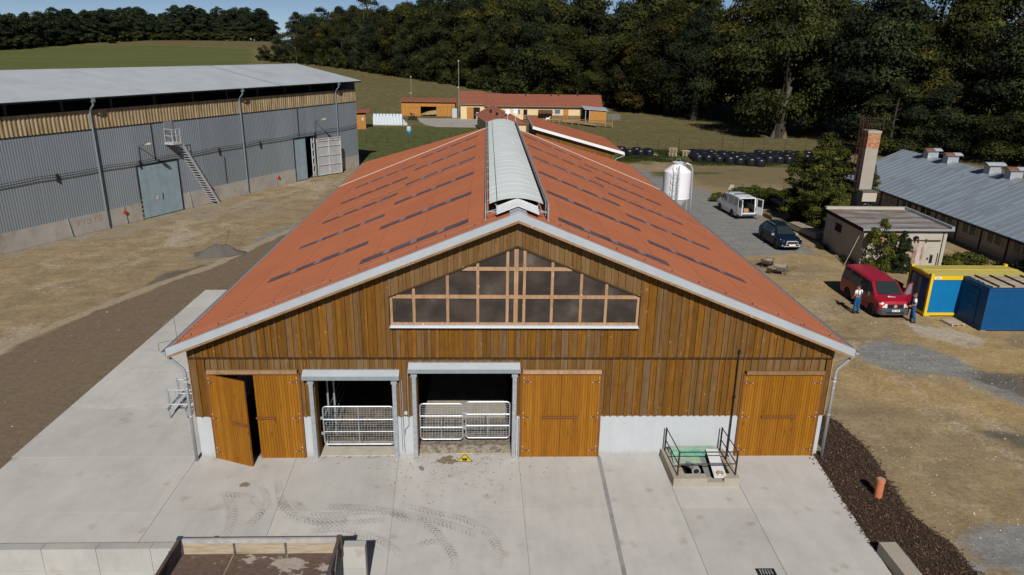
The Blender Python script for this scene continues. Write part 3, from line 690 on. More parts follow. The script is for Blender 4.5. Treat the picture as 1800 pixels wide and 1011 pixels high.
# rafters' ends under the verge, verge flashing, far verge
for s in (-1, 1):
    lo = lambda r, d: (s * r, -OV - 0.03, rz_(r) + d)
    MB().prism([lo(0, 0.10), lo(HW + 0.02, 0.10), lo(HW + 0.02, -0.17), lo(0, -0.17)], (0, 0.02, 0)).build('verge_flashing', m_alu, barn)
    MB().prism([(0, -OV - 0.01, ZR + 0.105), (s * (HW + 0.02), -OV - 0.01, ZE + 0.105), (s * (HW + 0.02), -OV - 0.01, ZE + 0.085), (0, -OV - 0.01, ZR + 0.085)], (0, 0.14, 0)).build('verge_flange', m_alu, barn)
    MB().prism([(0, -OV - 0.02, ZR - 0.17), (s * HW, -OV - 0.02, ZE - 0.17), (s * HW, -OV - 0.02, ZE - 0.26), (0, -OV - 0.02, ZR - 0.26)], (0, 0.06, 0)).build('barge_board', m_beam, barn)
    MB().prism([(0, -OV + 0.04, ZR - 0.15), (s * (HW - 0.02), -OV + 0.04, ZE - 0.15), (s * (HW - 0.02), -OV + 0.04, ZE - 0.2), (0, -OV + 0.04, ZR - 0.2)], (0, OV - 0.12, 0)).build('soffit_boards', m_board, barn)
    MB().tube([(0, LB - 0.02, ZR + 0.08), (s * HW, LB - 0.02, ZE + 0.08)], 0.02, 5).build('far_verge_strip', M('white trim', (0.6, 0.59, 0.57), 0.6, var=0.05), barn)
    # wires of the lightning conductor, with holders
    for yy, zz in ((0.32, 0.10), (16.7, 0.10)):
        r0 = 1.3
        MB().tube([(s * r0, yy, rz_(r0) + zz), (s * (HW - 0.3), yy, rz_(HW - 0.3) + zz)], 0.006, 4).build('conductor_wire', m_joint, barn)
        hd = MB()
        for i in range(11):
            r = 1.5 + i * 1.03; hd.box(s * r - 0.02, yy - 0.02, rz_(r) + 0.05, s * r + 0.01, yy + 0.01, rz_(r) + 0.11)
        tag(hd.build('wire_holder', m_rust, barn), kind='stuff')
    # gutter with its end cap and the downpipe
    gt = MB(); prof = [(0.085 * math.cos(a), 0.085 * math.sin(a)) for a in [PI + PI * i / 8 for i in range(9)]]
    gx_ = s * (HW + 0.09); gz_ = ZE + 0.0
    gt.grid([[(gx_ + px_, yy, gz_ + pz_) for px_, pz_ in prof] for yy in (-OV - 0.06, 43.3)])
    gt.grid([[(gx_ + px_ * 1.04, yy, gz_ + pz_ * 1.04) for px_, pz_ in prof] for yy in (-OV - 0.06, 43.3)], flip=True)
    gt.add([(gx_ + px_, -OV - 0.062, gz_ + pz_) for px_, pz_ in prof], [tuple(range(9))])
    gt.build('gutter', m_zinc, barn)
    px0, px1 = s * (HW + 0.07), s * (WW + 0.10)
    dp = MB(); yy = -0.25
    dp.tube([(px0, yy - 0.12, ZE - 0.06), (px0, yy - 0.12, ZE - 0.22), (px0 - s * 0.05, yy - 0.1, ZE - 0.32), (px1 + s * 0.06, yy, ZE - 0.78), (px1, yy, ZE - 0.9), (px1, yy, ZE - 1.1), (px1, yy, 0.03)], 0.058, 10)
    for z in (0.0, 0.42): dp.lathe([(0.062, 0), (0.068, 0.03), (0.062, 0.06)], 10, (px1, yy, ZE - 1.2 - z))
    dpo = dp.build('downpipe', m_zinc, barn, smooth=True)
    for z in (1.9, 3.3):
        MB().lathe([(0.066, 0), (0.066, 0.04)], 8, (px1, yy, z)).box(px1 - 0.012, yy, z, px1 + 0.012, 0.0, z + 0.03).build('pipe_clip', m_bolt, dpo)
MB().tube([(-HW - 0.13, -0.75, ZE + 0.12), (-HW - 0.15, -0.7, ZE + 0.4), (-HW + 0.3, -0.2, ZE + 0.32)], 0.008, 4).tube([(-HW + 0.25, -0.1, ZE + 0.05), (-HW + 0.1, 0.2, ZE + 1.0)], 0.007, 4).build('conductor_wire', m_rust, barn)

# ridge ventilation: arched opal panels between two low windbreak rails
m_opal = M('opal arched panels', (0.85, 0.89, 0.85), 0.22, var=0.06, scale=0.7, spec=0.5, dirt=(0.72, 0.75, 0.69), dirt_amt=0.3)
rv = thing_vent = link('ridge_vent', None, barn)
NP = 30; AW = 0.96
def arch(y0, y1, l=0.0, name='vent_panel', mt=None):
    P = []; n = 14
    for yy in (y0, y0 + 0.035, y1 - 0.035, y1):
        up = 0.006 if yy in (y0, y1) else 0.0
        P.append([(-AW + 2 * AW * i / n - 0.03, yy, 9.74 + l + up + 0.21 * (1 - (-1 + 2 * i / n) ** 2)) for i in range(n + 1)])
    MB().grid(P, flip=True).build(name, mt or m_opal, rv, smooth=False)
for i in range(NP): arch(0.75 + i * 0.985, 0.75 + (i + 1) * 0.985 - 0.002)
ws = MB()
for s in (-1, 1):
    X = s * 1.10 - 0.03; zb = rz_(1.1)
    for zz in (0.10, 0.35, 0.66): ws.box(X - 0.022, 0.28, zb + zz - 0.02, X + 0.022, 30.5, zb + zz + 0.02)
    for i in range(62):
        yy = 0.3 + i * 0.493; ws.box(X - 0.018, yy - 0.022, zb + 0.05, X + 0.018, yy + 0.022, zb + 0.66)
    for i in range(16): ws.bar((X, 0.6 + i * 1.97, zb + 0.3), (s * 0.7, 0.6 + i * 1.97, zb + 0.42), 0.03, 0.03)
    ws.bar((X, 0.42, zb + 0.36), (s * 0.72, 0.42, zb + 0.36), 0.035, 0.035)
    ws.bar((s * 0.62, 0.9, zb + 0.3), (s * 0.78, 0.95, 9.72), 0.035, 0.035)
ws.build('windbreak_rail', m_galv, rv)
for s in (-1, 1):
    X = s * 1.10 - 0.03; zb = rz_(1.1)
    MB().box(X - s * 0.055 - 0.008, 0.9, zb + 0.1, X - s * 0.055 + 0.008, 30.4, zb + 0.62).build('windbreak_net', M('grey windbreak net', (0.28, 0.28, 0.29), 0.8, var=0.15), rv)
for s in (-1, 1):
    MB().prism([(0, 0.12, ZR + 0.2), (s * 0.74, 0.12, ZR + 0.2 - 0.74 * KR), (s * 0.74, 0.12, ZR + 0.18 - 0.74 * KR), (0, 0.12, ZR + 0.18)], (0, 0.75, 0.12)).build('ridge_cap', M('white lacquered cap sheet', (0.74, 0.76, 0.79), 0.4, 0.1, var=0.05), rv)
    MB().prism([(0, -0.42, ZR + 0.125), (s * 0.3, -0.42, ZR + 0.125 - 0.3 * KR), (s * 0.3, -0.42, ZR + 0.06 - 0.3 * KR), (0, -0.42, ZR + 0.06)], (0, 1.0, 0)).build('ridge_flashing', m_alu, rv)
MB().tube([(-0.72, 0.76, 9.86), (-0.72, 30.2, 9.86)], 0.012, 4).build('conductor_wire', m_dark, rv)
# ------------------------------------------------------------------ concrete yard
yard = MB().prism([(-18.85, -12, 0.0), (11.2, -12, 0.0), (11.25, -6.5, 0.0), (11.78, 0.2, 0), (-12, 0.2, 0), (-12, 19.7, 0), (-18.95, 19.7, 0)], (0, 0, 0.012)).build('concrete_yard', m_joint)
tag(yard, kind='structure')
def slab(poly, h=0.03):
    MB().prism([(p[0], p[1], 0.013) for p in poly], (0, 0, h - 0.013)).build('concrete_slab', m_yard, yard)
xc = [-18.9, -12.05, -8.3, -4.42, 0.17, 3.28, 5.66, 8.2, 11.77]
xb = [-18.9, -12.0, -8.0, -4.02, 0.26, 3.08, 5.62, 8.0, 11.2]
yrow = [0.02, -3.42, -7.0, -12.0]
lerp = lambda a, b_, t: a + (b_ - a) * t
for i in range(len(xc) - 1):
    g0 = 0.07 if abs(xc[i] - 3.28) < 0.1 else 0.008
    g1 = 0.07 if abs(xc[i + 1] - 3.28) < 0.1 else 0.008
    for j in range(3):
        ya, yb = yrow[j] - 0.004, yrow[j + 1] + 0.004
        ta, tb = -ya / 7.0, -yb / 7.0
        X = lambda k, t: lerp(xc[k], xb[k], min(1.6, t))
        slab([(X(i, ta) + g0, ya), (X(i, tb) + g0, yb), (X(i + 1, tb) - g1, yb), (X(i + 1, ta) - g1, ya)])
yl = [0.03, 4.1, 7.7, 9.9, 13.4, 16.6, 19.8]
for j in range(6): slab([(-18.98, yl[j] + 0.006), (-11.9, yl[j] + 0.006), (-11.9, yl[j + 1] - 0.006), (-18.98, yl[j + 1] - 0.006)])
m_pale = M('pale cement wash', (0.47, 0.455, 0.435), 0.9, var=0.15, scale=3)
def ragged(name, pts, wd, mt, z, parent, jit=0.4):
    g = MB(); k = len(pts)
    L_, R_ = [], []
    n = 40
    for i in range(n + 1):
        t = i / n * (k - 1); a = min(int(t), k - 2); f_ = t - a
        p = Vector(pts[a]).lerp(Vector(pts[a + 1]), f_); d = (Vector(pts[a + 1]) - Vector(pts[a])).normalized(); nn = Vector((-d.y, d.x))
        w1, w2 = wd * (0.5 + jit * (rnd.random() - 0.5)), wd * (0.5 + jit * (rnd.random() - 0.5))
        L_.append((*(p + nn * w1), z)); R_.append((*(p - nn * w2), z))
    g.grid([R_, L_]).build(name, mt, parent)
ragged('cement_wash', [(-18.6, 4.0), (-15, 4.15), (-12.1, 3.95)], 0.42, m_pale, 0.034, yard)
ragged('cement_wash', [(-18.6, 7.8), (-15, 7.6), (-12.5, 7.7)], 0.4, m_pale, 0.034, yard)
# tyre tread marks: rows of slanting dabs
def tread_mat(name, amt):
    m, nt, b = start(name); out = nt.nodes['Material Output']
    def A(n): q_ = nt.nodes.new('ShaderNodeAttribute'); q_.attribute_name = n; return q_.outputs['Fac']
    ac = mth(nt, 'ABSOLUTE', A('across')); u = A('along')
    h = mth(nt, 'SINE', mth(nt, 'MULTIPLY', mth(nt, 'SUBTRACT', mth(nt, 'DIVIDE', u, 0.15), mth(nt, 'MULTIPLY', ac, 1.1)), 6.2832))
    h = ramp(nt, h, [(0.35, 0.12), (0.75, 1.0)])
    ed = ramp(nt, ac, [(0.0, 0.55), (0.25, 1.0), (0.8, 1.0), (1.0, 0.0)])
    v = coords(nt); n1 = ramp(nt, noise(nt, v, 1.3, 5, 0.65), [(0.36, 0.1), (0.6, 1.0)]); n2 = ramp(nt, noise(nt, v, 14, 3), [(0.3, 0.5), (0.6, 1.0)])
    op = mth(nt, 'MULTIPLY', mth(nt, 'MULTIPLY', mth(nt, 'MULTIPLY', h, ed), mth(nt, 'MULTIPLY', n1, n2)), mth(nt, 'MULTIPLY', A('fade'), amt))
    b.inputs['Base Color'].default_value = (0.13, 0.13, 0.132, 1); b.inputs['Roughness'].default_value = 0.9
    tr_ = nt.nodes.new('ShaderNodeBsdfTransparent'); mx = nt.nodes.new('ShaderNodeMixShader')
    nt.links.new(op, mx.inputs[0]); nt.links.new(tr_.outputs[0], mx.inputs[1]); nt.links.new(b.outputs[0], mx.inputs[2]); nt.links.new(mx.outputs[0], out.inputs['Surface']); return m
m_tread = tread_mat('tyre rubber marks', 0.55); m_tread2 = tread_mat('faint tyre rubber marks', 0.42)
def tread(px_pts, wd=0.36, mt=m_tread, dens=0.085, keep=0.9):
    pts = [at(*p, 0.035)[:2] for p in px_pts]
    # smooth curve through the points
    cur = []
    for i in range(len(pts) - 1):
        p0 = pts[max(0, i - 1)]; p1 = pts[i]; p2 = pts[i + 1]; p3 = pts[min(len(pts) - 1, i + 2)]
        for t in np.linspace(0, 1, 12, endpoint=False):
            cur.append(0.5 * ((2 * p1) + (-p0 + p2) * t + (2 * p0 - 5 * p1 + 4 * p2 - p3) * t * t + (-p0 + 3 * p1 - 3 * p2 + p3) * t ** 3))
    P = [[], [], []]; U = []; L = 0
    for i, a in enumerate(cur):
        d = cur[min(i + 1, len(cur) - 1)] - cur[max(i - 1, 0)]; d = d / (np.hypot(*d) + 1e-9); n = np.array([-d[1], d[0]])
        if i: L += np.hypot(*(a - cur[i - 1]))
        U.append(L)
        for k, o in enumerate((-0.5, 0.0, 0.5)): P[k].append((*(a + n * wd * o), 0.0345 + 0.0002 * (len(yard.children) % 9)))
    o = MB().grid(P).build('tyre_mark', mt, yard)
    for nm, arr in (('along', np.tile(np.array(U), 3)), ('across', np.repeat(np.array([-1.0, 0.0, 1.0]), len(U))), ('fade', np.tile(np.minimum(1, np.minimum(np.array(U), L - np.array(U)) / 0.6), 3))):
        at_ = o.data.attributes.new(nm, 'FLOAT', 'POINT'); at_.data.foreach_set('value', arr.astype(np.float32))
tread([(380, 868), (430, 872), (455, 888), (452, 910), (420, 935)])
tread([(455, 850), (470, 880), (455, 905), (425, 930)], 0.3, m_tread2)
tread([(490, 862), (500, 890), (535, 912), (590, 915), (640, 905)])
tread([(515, 870), (530, 895), (575, 905), (640, 900), (700, 905), (770, 920)], 0.32, m_tread2)
tread([(700, 885), (760, 900), (815, 912), (855, 935), (875, 965), (872, 1005)], 0.36)
tread([(690, 905), (750, 925), (775, 945), (800, 985), (795, 1010)], 0.34)
tread([(400, 868), (408, 905), (400, 935), (385, 950)], 0.4, m_tread2); tread([(560, 890), (640, 893), (720, 905), (800, 925), (850, 945)], 0.4, m_tread2); tread([(540, 935), (600, 930), (660, 945), (720, 985)], 0.36, m_tread2); tread([(500, 905), (560, 920), (620, 918), (690, 912)], 0.3); tread([(490, 840), (492, 870), (510, 900)], 0.3, m_tread2)
tread([(720, 965), (760, 952), (795, 962)], 0.3)
tread([(1030, 928), (1040, 936), (1050, 946)], 0.18, m_tread2); tread([(1050, 1002), (1065, 990), (1080, 975)], 0.16)
tread([(345, 905), (380, 893), (410, 890)], 0.25, m_tread2); tread([(600, 935), (640, 950), (680, 985)], 0.3, m_tread2)
m_stain = M('dung stain', (0.20, 0.155, 0.11), 0.95, var=0.3, scale=5)
def blob(px, py, r, mt, z=0.0352, name='stain', n=22, squash=1.0):
    c = at(px, py, z); ph = [rnd.random() * 6 for _ in range(3)]
    vs_ = [(c[0], c[1], z)]
    for i in range(n):
        a = 2 * PI * i / n; rr = r * (0.75 + 0.18 * math.sin(2 * a + ph[0]) + 0.14 * math.sin(5 * a + ph[1]) + 0.08 * math.sin(9 * a + ph[2]))
        vs_.append((c[0] + rr * math.cos(a), c[1] + squash * rr * math.sin(a), z))
    MB().add(vs_, [(0, 1 + i, 1 + (i + 1) % n) for i in range(n)]).build(name, mt, yard)
blob(783, 808, 0.36, m_stain); blob(795, 812, 0.22, m_stain, 0.0354); blob(741, 823, 0.13, m_stain, squash=1.6); blob(430, 852, 0.3, m_stain, squash=.5)
# straw and dung crumbs
def litter(name, mt, n, area, ln, parent=None):
    g = MB()
    for _ in range(n):
        px, py = area(); c = at(px, py, 0.036); a = rnd.random() * PI; l = ln * (0.4 + rnd.random())
        d = np.array([math.cos(a), math.sin(a)]) * l; w = np.array([-math.sin(a), math.cos(a)]) * (0.006 + 0.012 * rnd.random())
        z = 0.036 + 0.01 * rnd.random()
        g.add([(*(c[:2] - d - w), z), (*(c[:2] + d - w), z), (*(c[:2] + d + w), z + 0.006), (*(c[:2] - d + w), z + 0.006)], [(0, 1, 2, 3)])
    return tag(g.build(name, mt, parent), kind='stuff')
m_strawbit = M('straw stalks', (0.30, 0.21, 0.10), 0.9, var=0.3, scale=9)
lit = litter('straw_litter', m_strawbit, 210, lambda: (rnd.gauss(790, 80), 803 + abs(rnd.gauss(0, 32))), 0.055)
lit2 = litter('dung_crumbs', m_stain, 150, lambda: (rnd.uniform(565, 690), rnd.gauss(792, 7)), 0.09)
# warning sign painted on the concrete
m_yel = M('yellow paint', (0.78, 0.56, 0.03), 0.6, var=0.06); m_blk = M('black paint', (0.014, 0.013, 0.010), 0.7)
sg = thing('floor_marking', 'yellow warning triangle with a black bucket sign painted on the concrete before the double gates', 'sign', (-1.89, -0.25, 0.0))
tri = lambda r, dy=0.0: [(-r, -r * 0.55 + dy), (r, -r * 0.55 + dy), (0, r * 1.15 + dy)]
MB().prism([(*p, 0.031) for p in tri(0.325)], (0, 0, 0.004)).build('border', m_blk, sg)
MB().prism([(*p, 0.0352) for p in tri(0.27, 0.002)], (0, 0, 0.003)).build('yellow_field', m_yel, sg)
MB().prism([(-0.075, -0.115, 0.0385), (0.075, -0.115, 0.0385), (0.105, 0.04, 0.0385), (-0.105, 0.04, 0.0385)], (0, 0, 0.003)).prism([(-0.125, 0.02, 0.0385), (0.125, 0.02, 0.0385), (0.125, 0.055, 0.0385), (-0.125, 0.055, 0.0385)], (0, 0, 0.0025)).build('bucket_symbol', m_blk, sg)
MB().box(-0.32, 0.395, 0.032, 0.30, 0.44, 0.038).build('yellow_line', m_yel, sg)

# ------------------------------------------------------------------ slurry pit with railing
pit = thing('slurry_pit', 'low concrete slurry pit with maroon railing and green plastic cover before the gable', 'pit', (6.9, -1.1, 0.0))
g = MB(); H = 0.38
g.box(-1.22, -1.06, 0.03, 0.0, -0.74, H).box(0.0, -1.06, 0.03, 0.62, -0.74, H - 0.16).box(0.62, -1.06, 0.03, 1.2, -0.74, H)
g.box(-1.22, -0.74, 0.03, -0.92, 0.98, H).box(0.92, -0.74, 0.03, 1.2, 0.98, H).box(-0.92, 0.7, 0.03, 0.92, 0.98, H)
g.build('pit_curb', m_kerb, pit)
MB().box(-0.92, -0.74, 0.03, 0.92, 0.7, 0.05).build('pit_void', M('dark pit opening', (0.006, 0.006, 0.006), 0.9), pit)  # black sheet stands in for the shade inside the open pit
m_gfrp = M('green fibreglass', (0.10, 0.36, 0.27), 0.35, var=0.35, scale=4, dirt=(0.32, 0.42, 0.33), dirt_amt=0.45)
m_gfrp2 = M('pale green fibreglass', (0.27, 0.37, 0.28), 0.45, var=0.2, scale=4)
c1 = MB().box(-0.94, 0.38, H + 0.02, 0.80, 0.62, H + 0.19).build('pit_cover', m_gfrp, pit)
c1['label'] = 'green ribbed upper cover'
MB().box(-0.98, 0.62, H + 0.02, 0.82, 0.84, H + 0.21).build('pit_cover', m_gfrp2, pit)
MB().prism([(-1.0, -0.14, H - 0.02), (0.06, -0.14, H - 0.02), (0.06, 0.37, H + 0.03), (-0.95, 0.37, H + 0.03)], (0, 0, 0.06)).build('pit_cover', m_gfrp2, pit)
MB().prism([(0.1, -0.6, 0.12), (0.28, -0.78, 0.12), (0.36, 0.5, 0.4), (0.06, 0.36, 0.4)], (0, 0, 0.03)).build('grey_flap', M('grey plastic sheet', (0.16, 0.175, 0.165), 0.5, var=0.1), pit)
MB().box(-0.92, -0.5, 0.2, -0.68, 0.05, 0.24).build('timber_offcut', m_kerb, pit)
m_chute = M('bright galvanised chute', (0.62, 0.65, 0.68), 0.4, 0.2, var=0.1, scale=6)
pl = MB().prism([(0.28, -0.98, 0.34), (0.74, -0.98, 0.34), (0.78, 0.42, 0.66), (0.34, 0.42, 0.66)], (0, 0, 0.03)).build('steel_chute', m_chute, pit)
MB().prism([(0.30, -0.32, 0.531), (0.76, -0.32, 0.531), (0.76, -0.29, 0.538), (0.30, -0.29, 0.538)], (0, 0, 0.012)).build('chute_rib', m_zinc, pl)
MB().prism([(0.44, 0.24, 0.652), (0.58, 0.24, 0.652), (0.58, 0.3, 0.666), (0.44, 0.3, 0.666)], (0, 0, 0.004)).build('orange_sticker', M('orange sticker', (0.75, 0.25, 0.03), 0.6), pl)
mo = MB().lathe([(0.0, 0.03), (0.05, 0.035), (0.06, 0.055), (0.12, 0.05), (0.15, 0.03), (0.15, 0.0)], 20, (0.53, -0.76, 0.40)).build('round_flange', M('brass flange', (0.52, 0.40, 0.22), 0.35, 0.5, var=0.2), pl, smooth=True)
MB().lathe([(0.05, 0.0), (0.05, 0.035), (0.0, 0.04)], 12, (0.53, -0.76, 0.445)).build('flange_cap', m_alu, pl)
m_pvc = M('grey pipe plastic', (0.24, 0.25, 0.27), 0.45, var=0.08)
pp = MB().tube([(-0.5, 0.22, 0.1), (-0.46, -0.12, 0.38), (-0.37, -0.38, 0.45), (-0.32, -0.62, 0.44)], 0.115, 14).build('drain_pipe', m_pvc, pit, smooth=True)
MB().lathe([(0.105, -0.01), (0.16, -0.01), (0.16, 0.16), (0.118, 0.16)], 18, (-0.31, -0.68, 0.44), axis='y', caps=False).lathe([(0.10, -0.004), (0.0, -0.004)], 18, (-0.31, -0.66, 0.44), axis='y', caps=False, m=1).build('pipe_socket', [m_pvc, m_dark], pp, smooth=False)
rl = MB()
PO = [(-1.04, -0.84), (1.08, -0.84), (-1.1, 0.86), (1.04, 0.86)]
for x, y in PO: MB().box(x - 0.025, y - 0.025, H, x + 0.025, y + 0.025, H + 0.98).build('railing_post', m_maroon, pit)
MB().box(1.07 - 0.025, 0.2, H, 1.07 + 0.025, 0.25, H + 0.92).build('railing_post', m_maroon, pit)
for z in (H + 0.46, H + 0.95):
    for a, b_ in ((0, 1), (0, 2), (1, 3)):
        MB().tube([(*PO[a], z), (*PO[b_], z)], 0.022, 6).build('railing_rail', m_maroon, pit)
pole = thing('lightning_pole', 'tall thin black pole standing against the white plinth behind the pit', 'pole', (8.3, -0.12, 0.03))
MB().tube([(0, 0, 0), (0, 0.02, 2.2), (-0.02, 0, 4.35)], [0.028, 0.028, 0.018], 8).tube([(-0.02, 0, 4.35), (-0.02, 0, 4.5)], 0.045, 8).build('pole_shaft', m_dark, pole)
MB().box(-0.06, -0.05, 0.0, 0.06, 0.05, 0.05).box(-0.05, -0.045, 2.55, 0.05, 0.045, 2.6).build('pole_clamp', m_dark, pole)

# hay racks by the left wall
rk = thing('feed_rack', 'galvanised tubular calf feeding pens sticking out from the left wall of the barn', 'feed rack', (-12.0, 0, 0.03))
fr = MB()
for y in (3.2, 4.2, 5.1):
    fr.tube([(-0.12, y, 1.22), (-2.35, y, 1.22)], 0.028, 6).tube([(-2.35, y, 0.35), (-2.35, y, 1.27)], 0.038, 6).tube([(-0.12, y, 0.56), (-2.35, y, 0.56)], 0.03, 6)
    for i in range(9): fr.tube([(-0.35 - i * 0.24, y, 0.56), (-0.35 - i * 0.24, y, 1.22)], 0.011, 5)
fr.build('pen_partition', m_galv, rk)
fl = MB()
for i in range(9): fl.bar((-0.3 - i * 0.24, 3.2, 0.54), (-0.3 - i * 0.24, 5.2, 0.5), 0.035, 0.03)
for x in (-2.3, -1.6): fl.bar((x, 2.85, 0.5), (x, 5.3, 0.48), 0.06, 0.06)
for x in (-2.3, -1.6):
    for y in (3.0, 5.2): fl.tube([(x, y, 0.0), (x, y, 0.5)], 0.035, 6)
fl.build('pen_floor', m_galv, rk)
MB().box(-0.5, 2.55, 0.5, -0.12, 2.95, 0.9).build('trough', m_galv, rk)

# ------------------------------------------------------------------ block wall and trailer in the foreground
wall = thing('block_wall', 'low wall of pale cast concrete blocks at the lower edge of the yard', 'wall', (0, -7.02, 0.0))
x = -30.0; i = 0
while x < -4.5:
    x1 = x + 1.5
    if x1 > -4.45: x1 = -4.42
    for z0, z1 in ((0.03, 0.76), (0.768, 1.5)):
        MB().box(x + 0.005, -0.13 - 0.004 * rnd.random(), z0, x1 - 0.005, 0.14, z1).build('concrete_block', m_block, wall)
    x = x1
tr = thing('trailer', 'open farm trailer with low blue edged boards and a dung covered floor', 'trailer', (-7.38, -8.55, 0.0))
m_blue_rust = M('flaking blue steel', (0.015, 0.05, 0.11), 0.7, 0.1, var=0.35, scale=5, dirt=(0.11, 0.075, 0.055), dirt_amt=0.56)
m_panel = M('dusty wooden side boards', (0.36, 0.30, 0.22), 0.85, var=0.25, scale=3, stretch=(0.6, 1, 5), dirt=(0.24, 0.16, 0.09), dirt_amt=0.4)
m_inside = M('shaded scuffed inner side', (0.06, 0.06, 0.065), 0.8, var=0.5, scale=4, dirt=(0.2, 0.16, 0.12), dirt_amt=0.38)  # dark base puts the inner side's shadow into the colour, scuffs over it
def trailer_floor():
    m, nt, b = start('dung covered floor'); v = coords(nt, (0.8, 1.3, 1))
    n1 = noise(nt, v, 1.15, 9, 0.66); n2 = noise(nt, v, 9, 5, 0.7)
    c = ramp(nt, n2, [(0.3, (0.075, 0.047, 0.034)), (0.7, (0.135, 0.092, 0.068))])
    gr = mth(nt, 'ADD', n1, mth(nt, 'MULTIPLY', nd(nt, 'SeparateXYZ', i0=coords(nt)).outputs[0], 0.035))
    c = mixc(nt, ramp(nt, gr, [(0.53, 0.0), (0.56, 0.9)]), c, ramp(nt, n2, [(0.3, (0.27, 0.225, 0.19)), (0.7, (0.42, 0.37, 0.33))]))
    nt.links.new(c, b.inputs['Base Color']); b.inputs['Roughness'].default_value = 0.95; bump(nt, b, n2, 0.5, 0.02); return m
TL, TW, TZ, TT = 2.2, 1.3, 1.40, 1.92
tfl = MB().box(-TL, -TW, TZ - 0.08, TL, TW, TZ).build('trailer_floor', trailer_floor(), tr)
for xx in (-0.75, 0.75): MB().box(xx - 0.012, -TW, TZ, xx + 0.012, TW, TZ + 0.012).build('floor_seam', m_panel, tfl)
for y in (TW, -TW):
    p_ = MB().box(-TL, y - 0.03, TZ - 0.1, TL, y + 0.03, TT - 0.16).build('side_board', m_panel, tr)
    MB().box(-TL, y - 0.045, TT - 0.155, TL, y + 0.045, TT - 0.02).build('top_rail', M('dusty grey steel rail', (0.42, 0.41, 0.40), 0.6, 0.2, var=0.2, scale=4), p_)
    MB().box(-TL, y + (0.02 if y > 0 else -0.05), TT - 0.02, TL, y + (0.05 if y > 0 else -0.02), TT).build('blue_edge', m_blue_rust, p_)
    for xx in (-0.72, 0.7): MB().box(xx - 0.03, y - 0.05, TZ, xx + 0.03, y + 0.05, TT - 0.16).build('board_stay', m_inside, p_)
for s in (-1, 1):
    p_ = MB().box(s * TL - 0.03, -TW, TZ - 0.1, s * TL + 0.03, TW, TT).build('end_board', m_inside, tr)
    MB().box(s * TL - 0.045, -TW, TT - 0.05, s * TL + 0.045, TW, TT + 0.012).build('blue_edge', m_blue_rust, p_)
    for yy in (-TW, TW): MB().box(s * TL - 0.07, yy - 0.07, TZ - 0.1, s * TL + 0.07, yy + 0.07, TT + 0.02).build('corner_post', m_blue_rust, tr)
    for yy in (-0.45, 0.45): MB().bar((s * (TL + 0.05), yy - 0.3, TZ), (s * (TL + 0.05), yy + 0.3, TT), 0.04, 0.03).build('side_brace', m_blue_rust, p_)
MB().box(-TL, -0.5, TZ - 0.3, TL, -0.36, TZ - 0.08).box(-TL, 0.36, TZ - 0.3, TL, 0.5, TZ - 0.08).box(-1.5, -1.0, 0.45, -1.38, 1.0, 0.57).box(1.38, -1.0, 0.45, 1.5, 1.0, 0.57).box(-1.5, -0.5, 0.5, -1.38, 0.5, TZ - 0.2).box(1.38, -0.5, 0.5, 1.5, 0.5, TZ - 0.2).build('chassis', m_blue_rust, tr)
for sx in (-1.44, 1.44):
    for sy in (-1.0, 1.0):
        w_ = MB().lathe([(0.3, -0.12), (0.46, -0.12), (0.5, -0.06), (0.5, 0.06), (0.46, 0.12), (0.3, 0.12)], 20, (sx, sy, 0.53), axis='y').build('wheel', m_black, tr)
        MB().lathe([(0.0, -0.125), (0.29, -0.125), (0.29, 0.125), (0.0, 0.125)], 16, (sx, sy, 0.53), axis='y').build('rim', m_zinc, w_)
MB().bar((TL, -0.3, TZ - 0.2), (TL + 1.3, 0.0, 0.6), 0.08, 0.1).bar((TL, 0.3, TZ - 0.2), (TL + 1.3, 0.0, 0.6), 0.08, 0.1).build('drawbar', m_blue_rust, tr)

# orange pipe, kerb, drain grate
m_orange = M('orange sewer plastic', (0.50, 0.17, 0.085), 0.5, var=0.1, scale=5)
pi_ = thing('vent_pipe', 'short upright orange plastic pipe standing in the bark mulch', 'pipe', (12.81, -2.91, 0.03))
MB().lathe([(0.135, 0), (0.135, 0.66), (0.15, 0.66), (0.15, 0.78)], 22).build('pipe_body', m_orange, pi_, smooth=False)
MB().lathe([(0.13, 0.781), (0.13, 0.795), (0.0, 0.80)], 22).build('pipe_lid', M('dusty lid', (0.42, 0.27, 0.20), 0.7, var=0.2), pi_)
kb = thing('kerb_wall', 'end of a low concrete wall beside the bark mulch at the lower right', 'wall', (11.58, -6.0, 0))
MB().prism([(-0.3, 0.22, 0.0), (0.24, 0.22, 0.0), (0.2, -6.0, 0.0), (-0.3, -6.0, 0.0)], (0, 0, 0.42)).build('wall_body', m_kerb, kb)
gr = thing('drain_grate', 'small black iron drain grate let into the concrete', 'drain', (7.42, -6.62, 0.03))
MB().box(-0.29, -0.15, 0.0, 0.29, -0.11, 0.012).box(-0.29, 0.11, 0, 0.29, 0.15, 0.012).box(-0.29, -0.11, 0, -0.25, 0.11, 0.012).box(0.25, -0.11, 0, 0.29, 0.11, 0.012).build('grate_frame', m_dark, gr)
MB().box(-0.25, -0.11, 0.002, 0.25, 0.11, 0.004).build('grate_hole', m_blk, gr)
for i in range(5): MB().box(-0.19 + i * 0.085, -0.11, 0.005, -0.15 + i * 0.085, 0.11, 0.014).build('grate_bar', m_joint, gr)

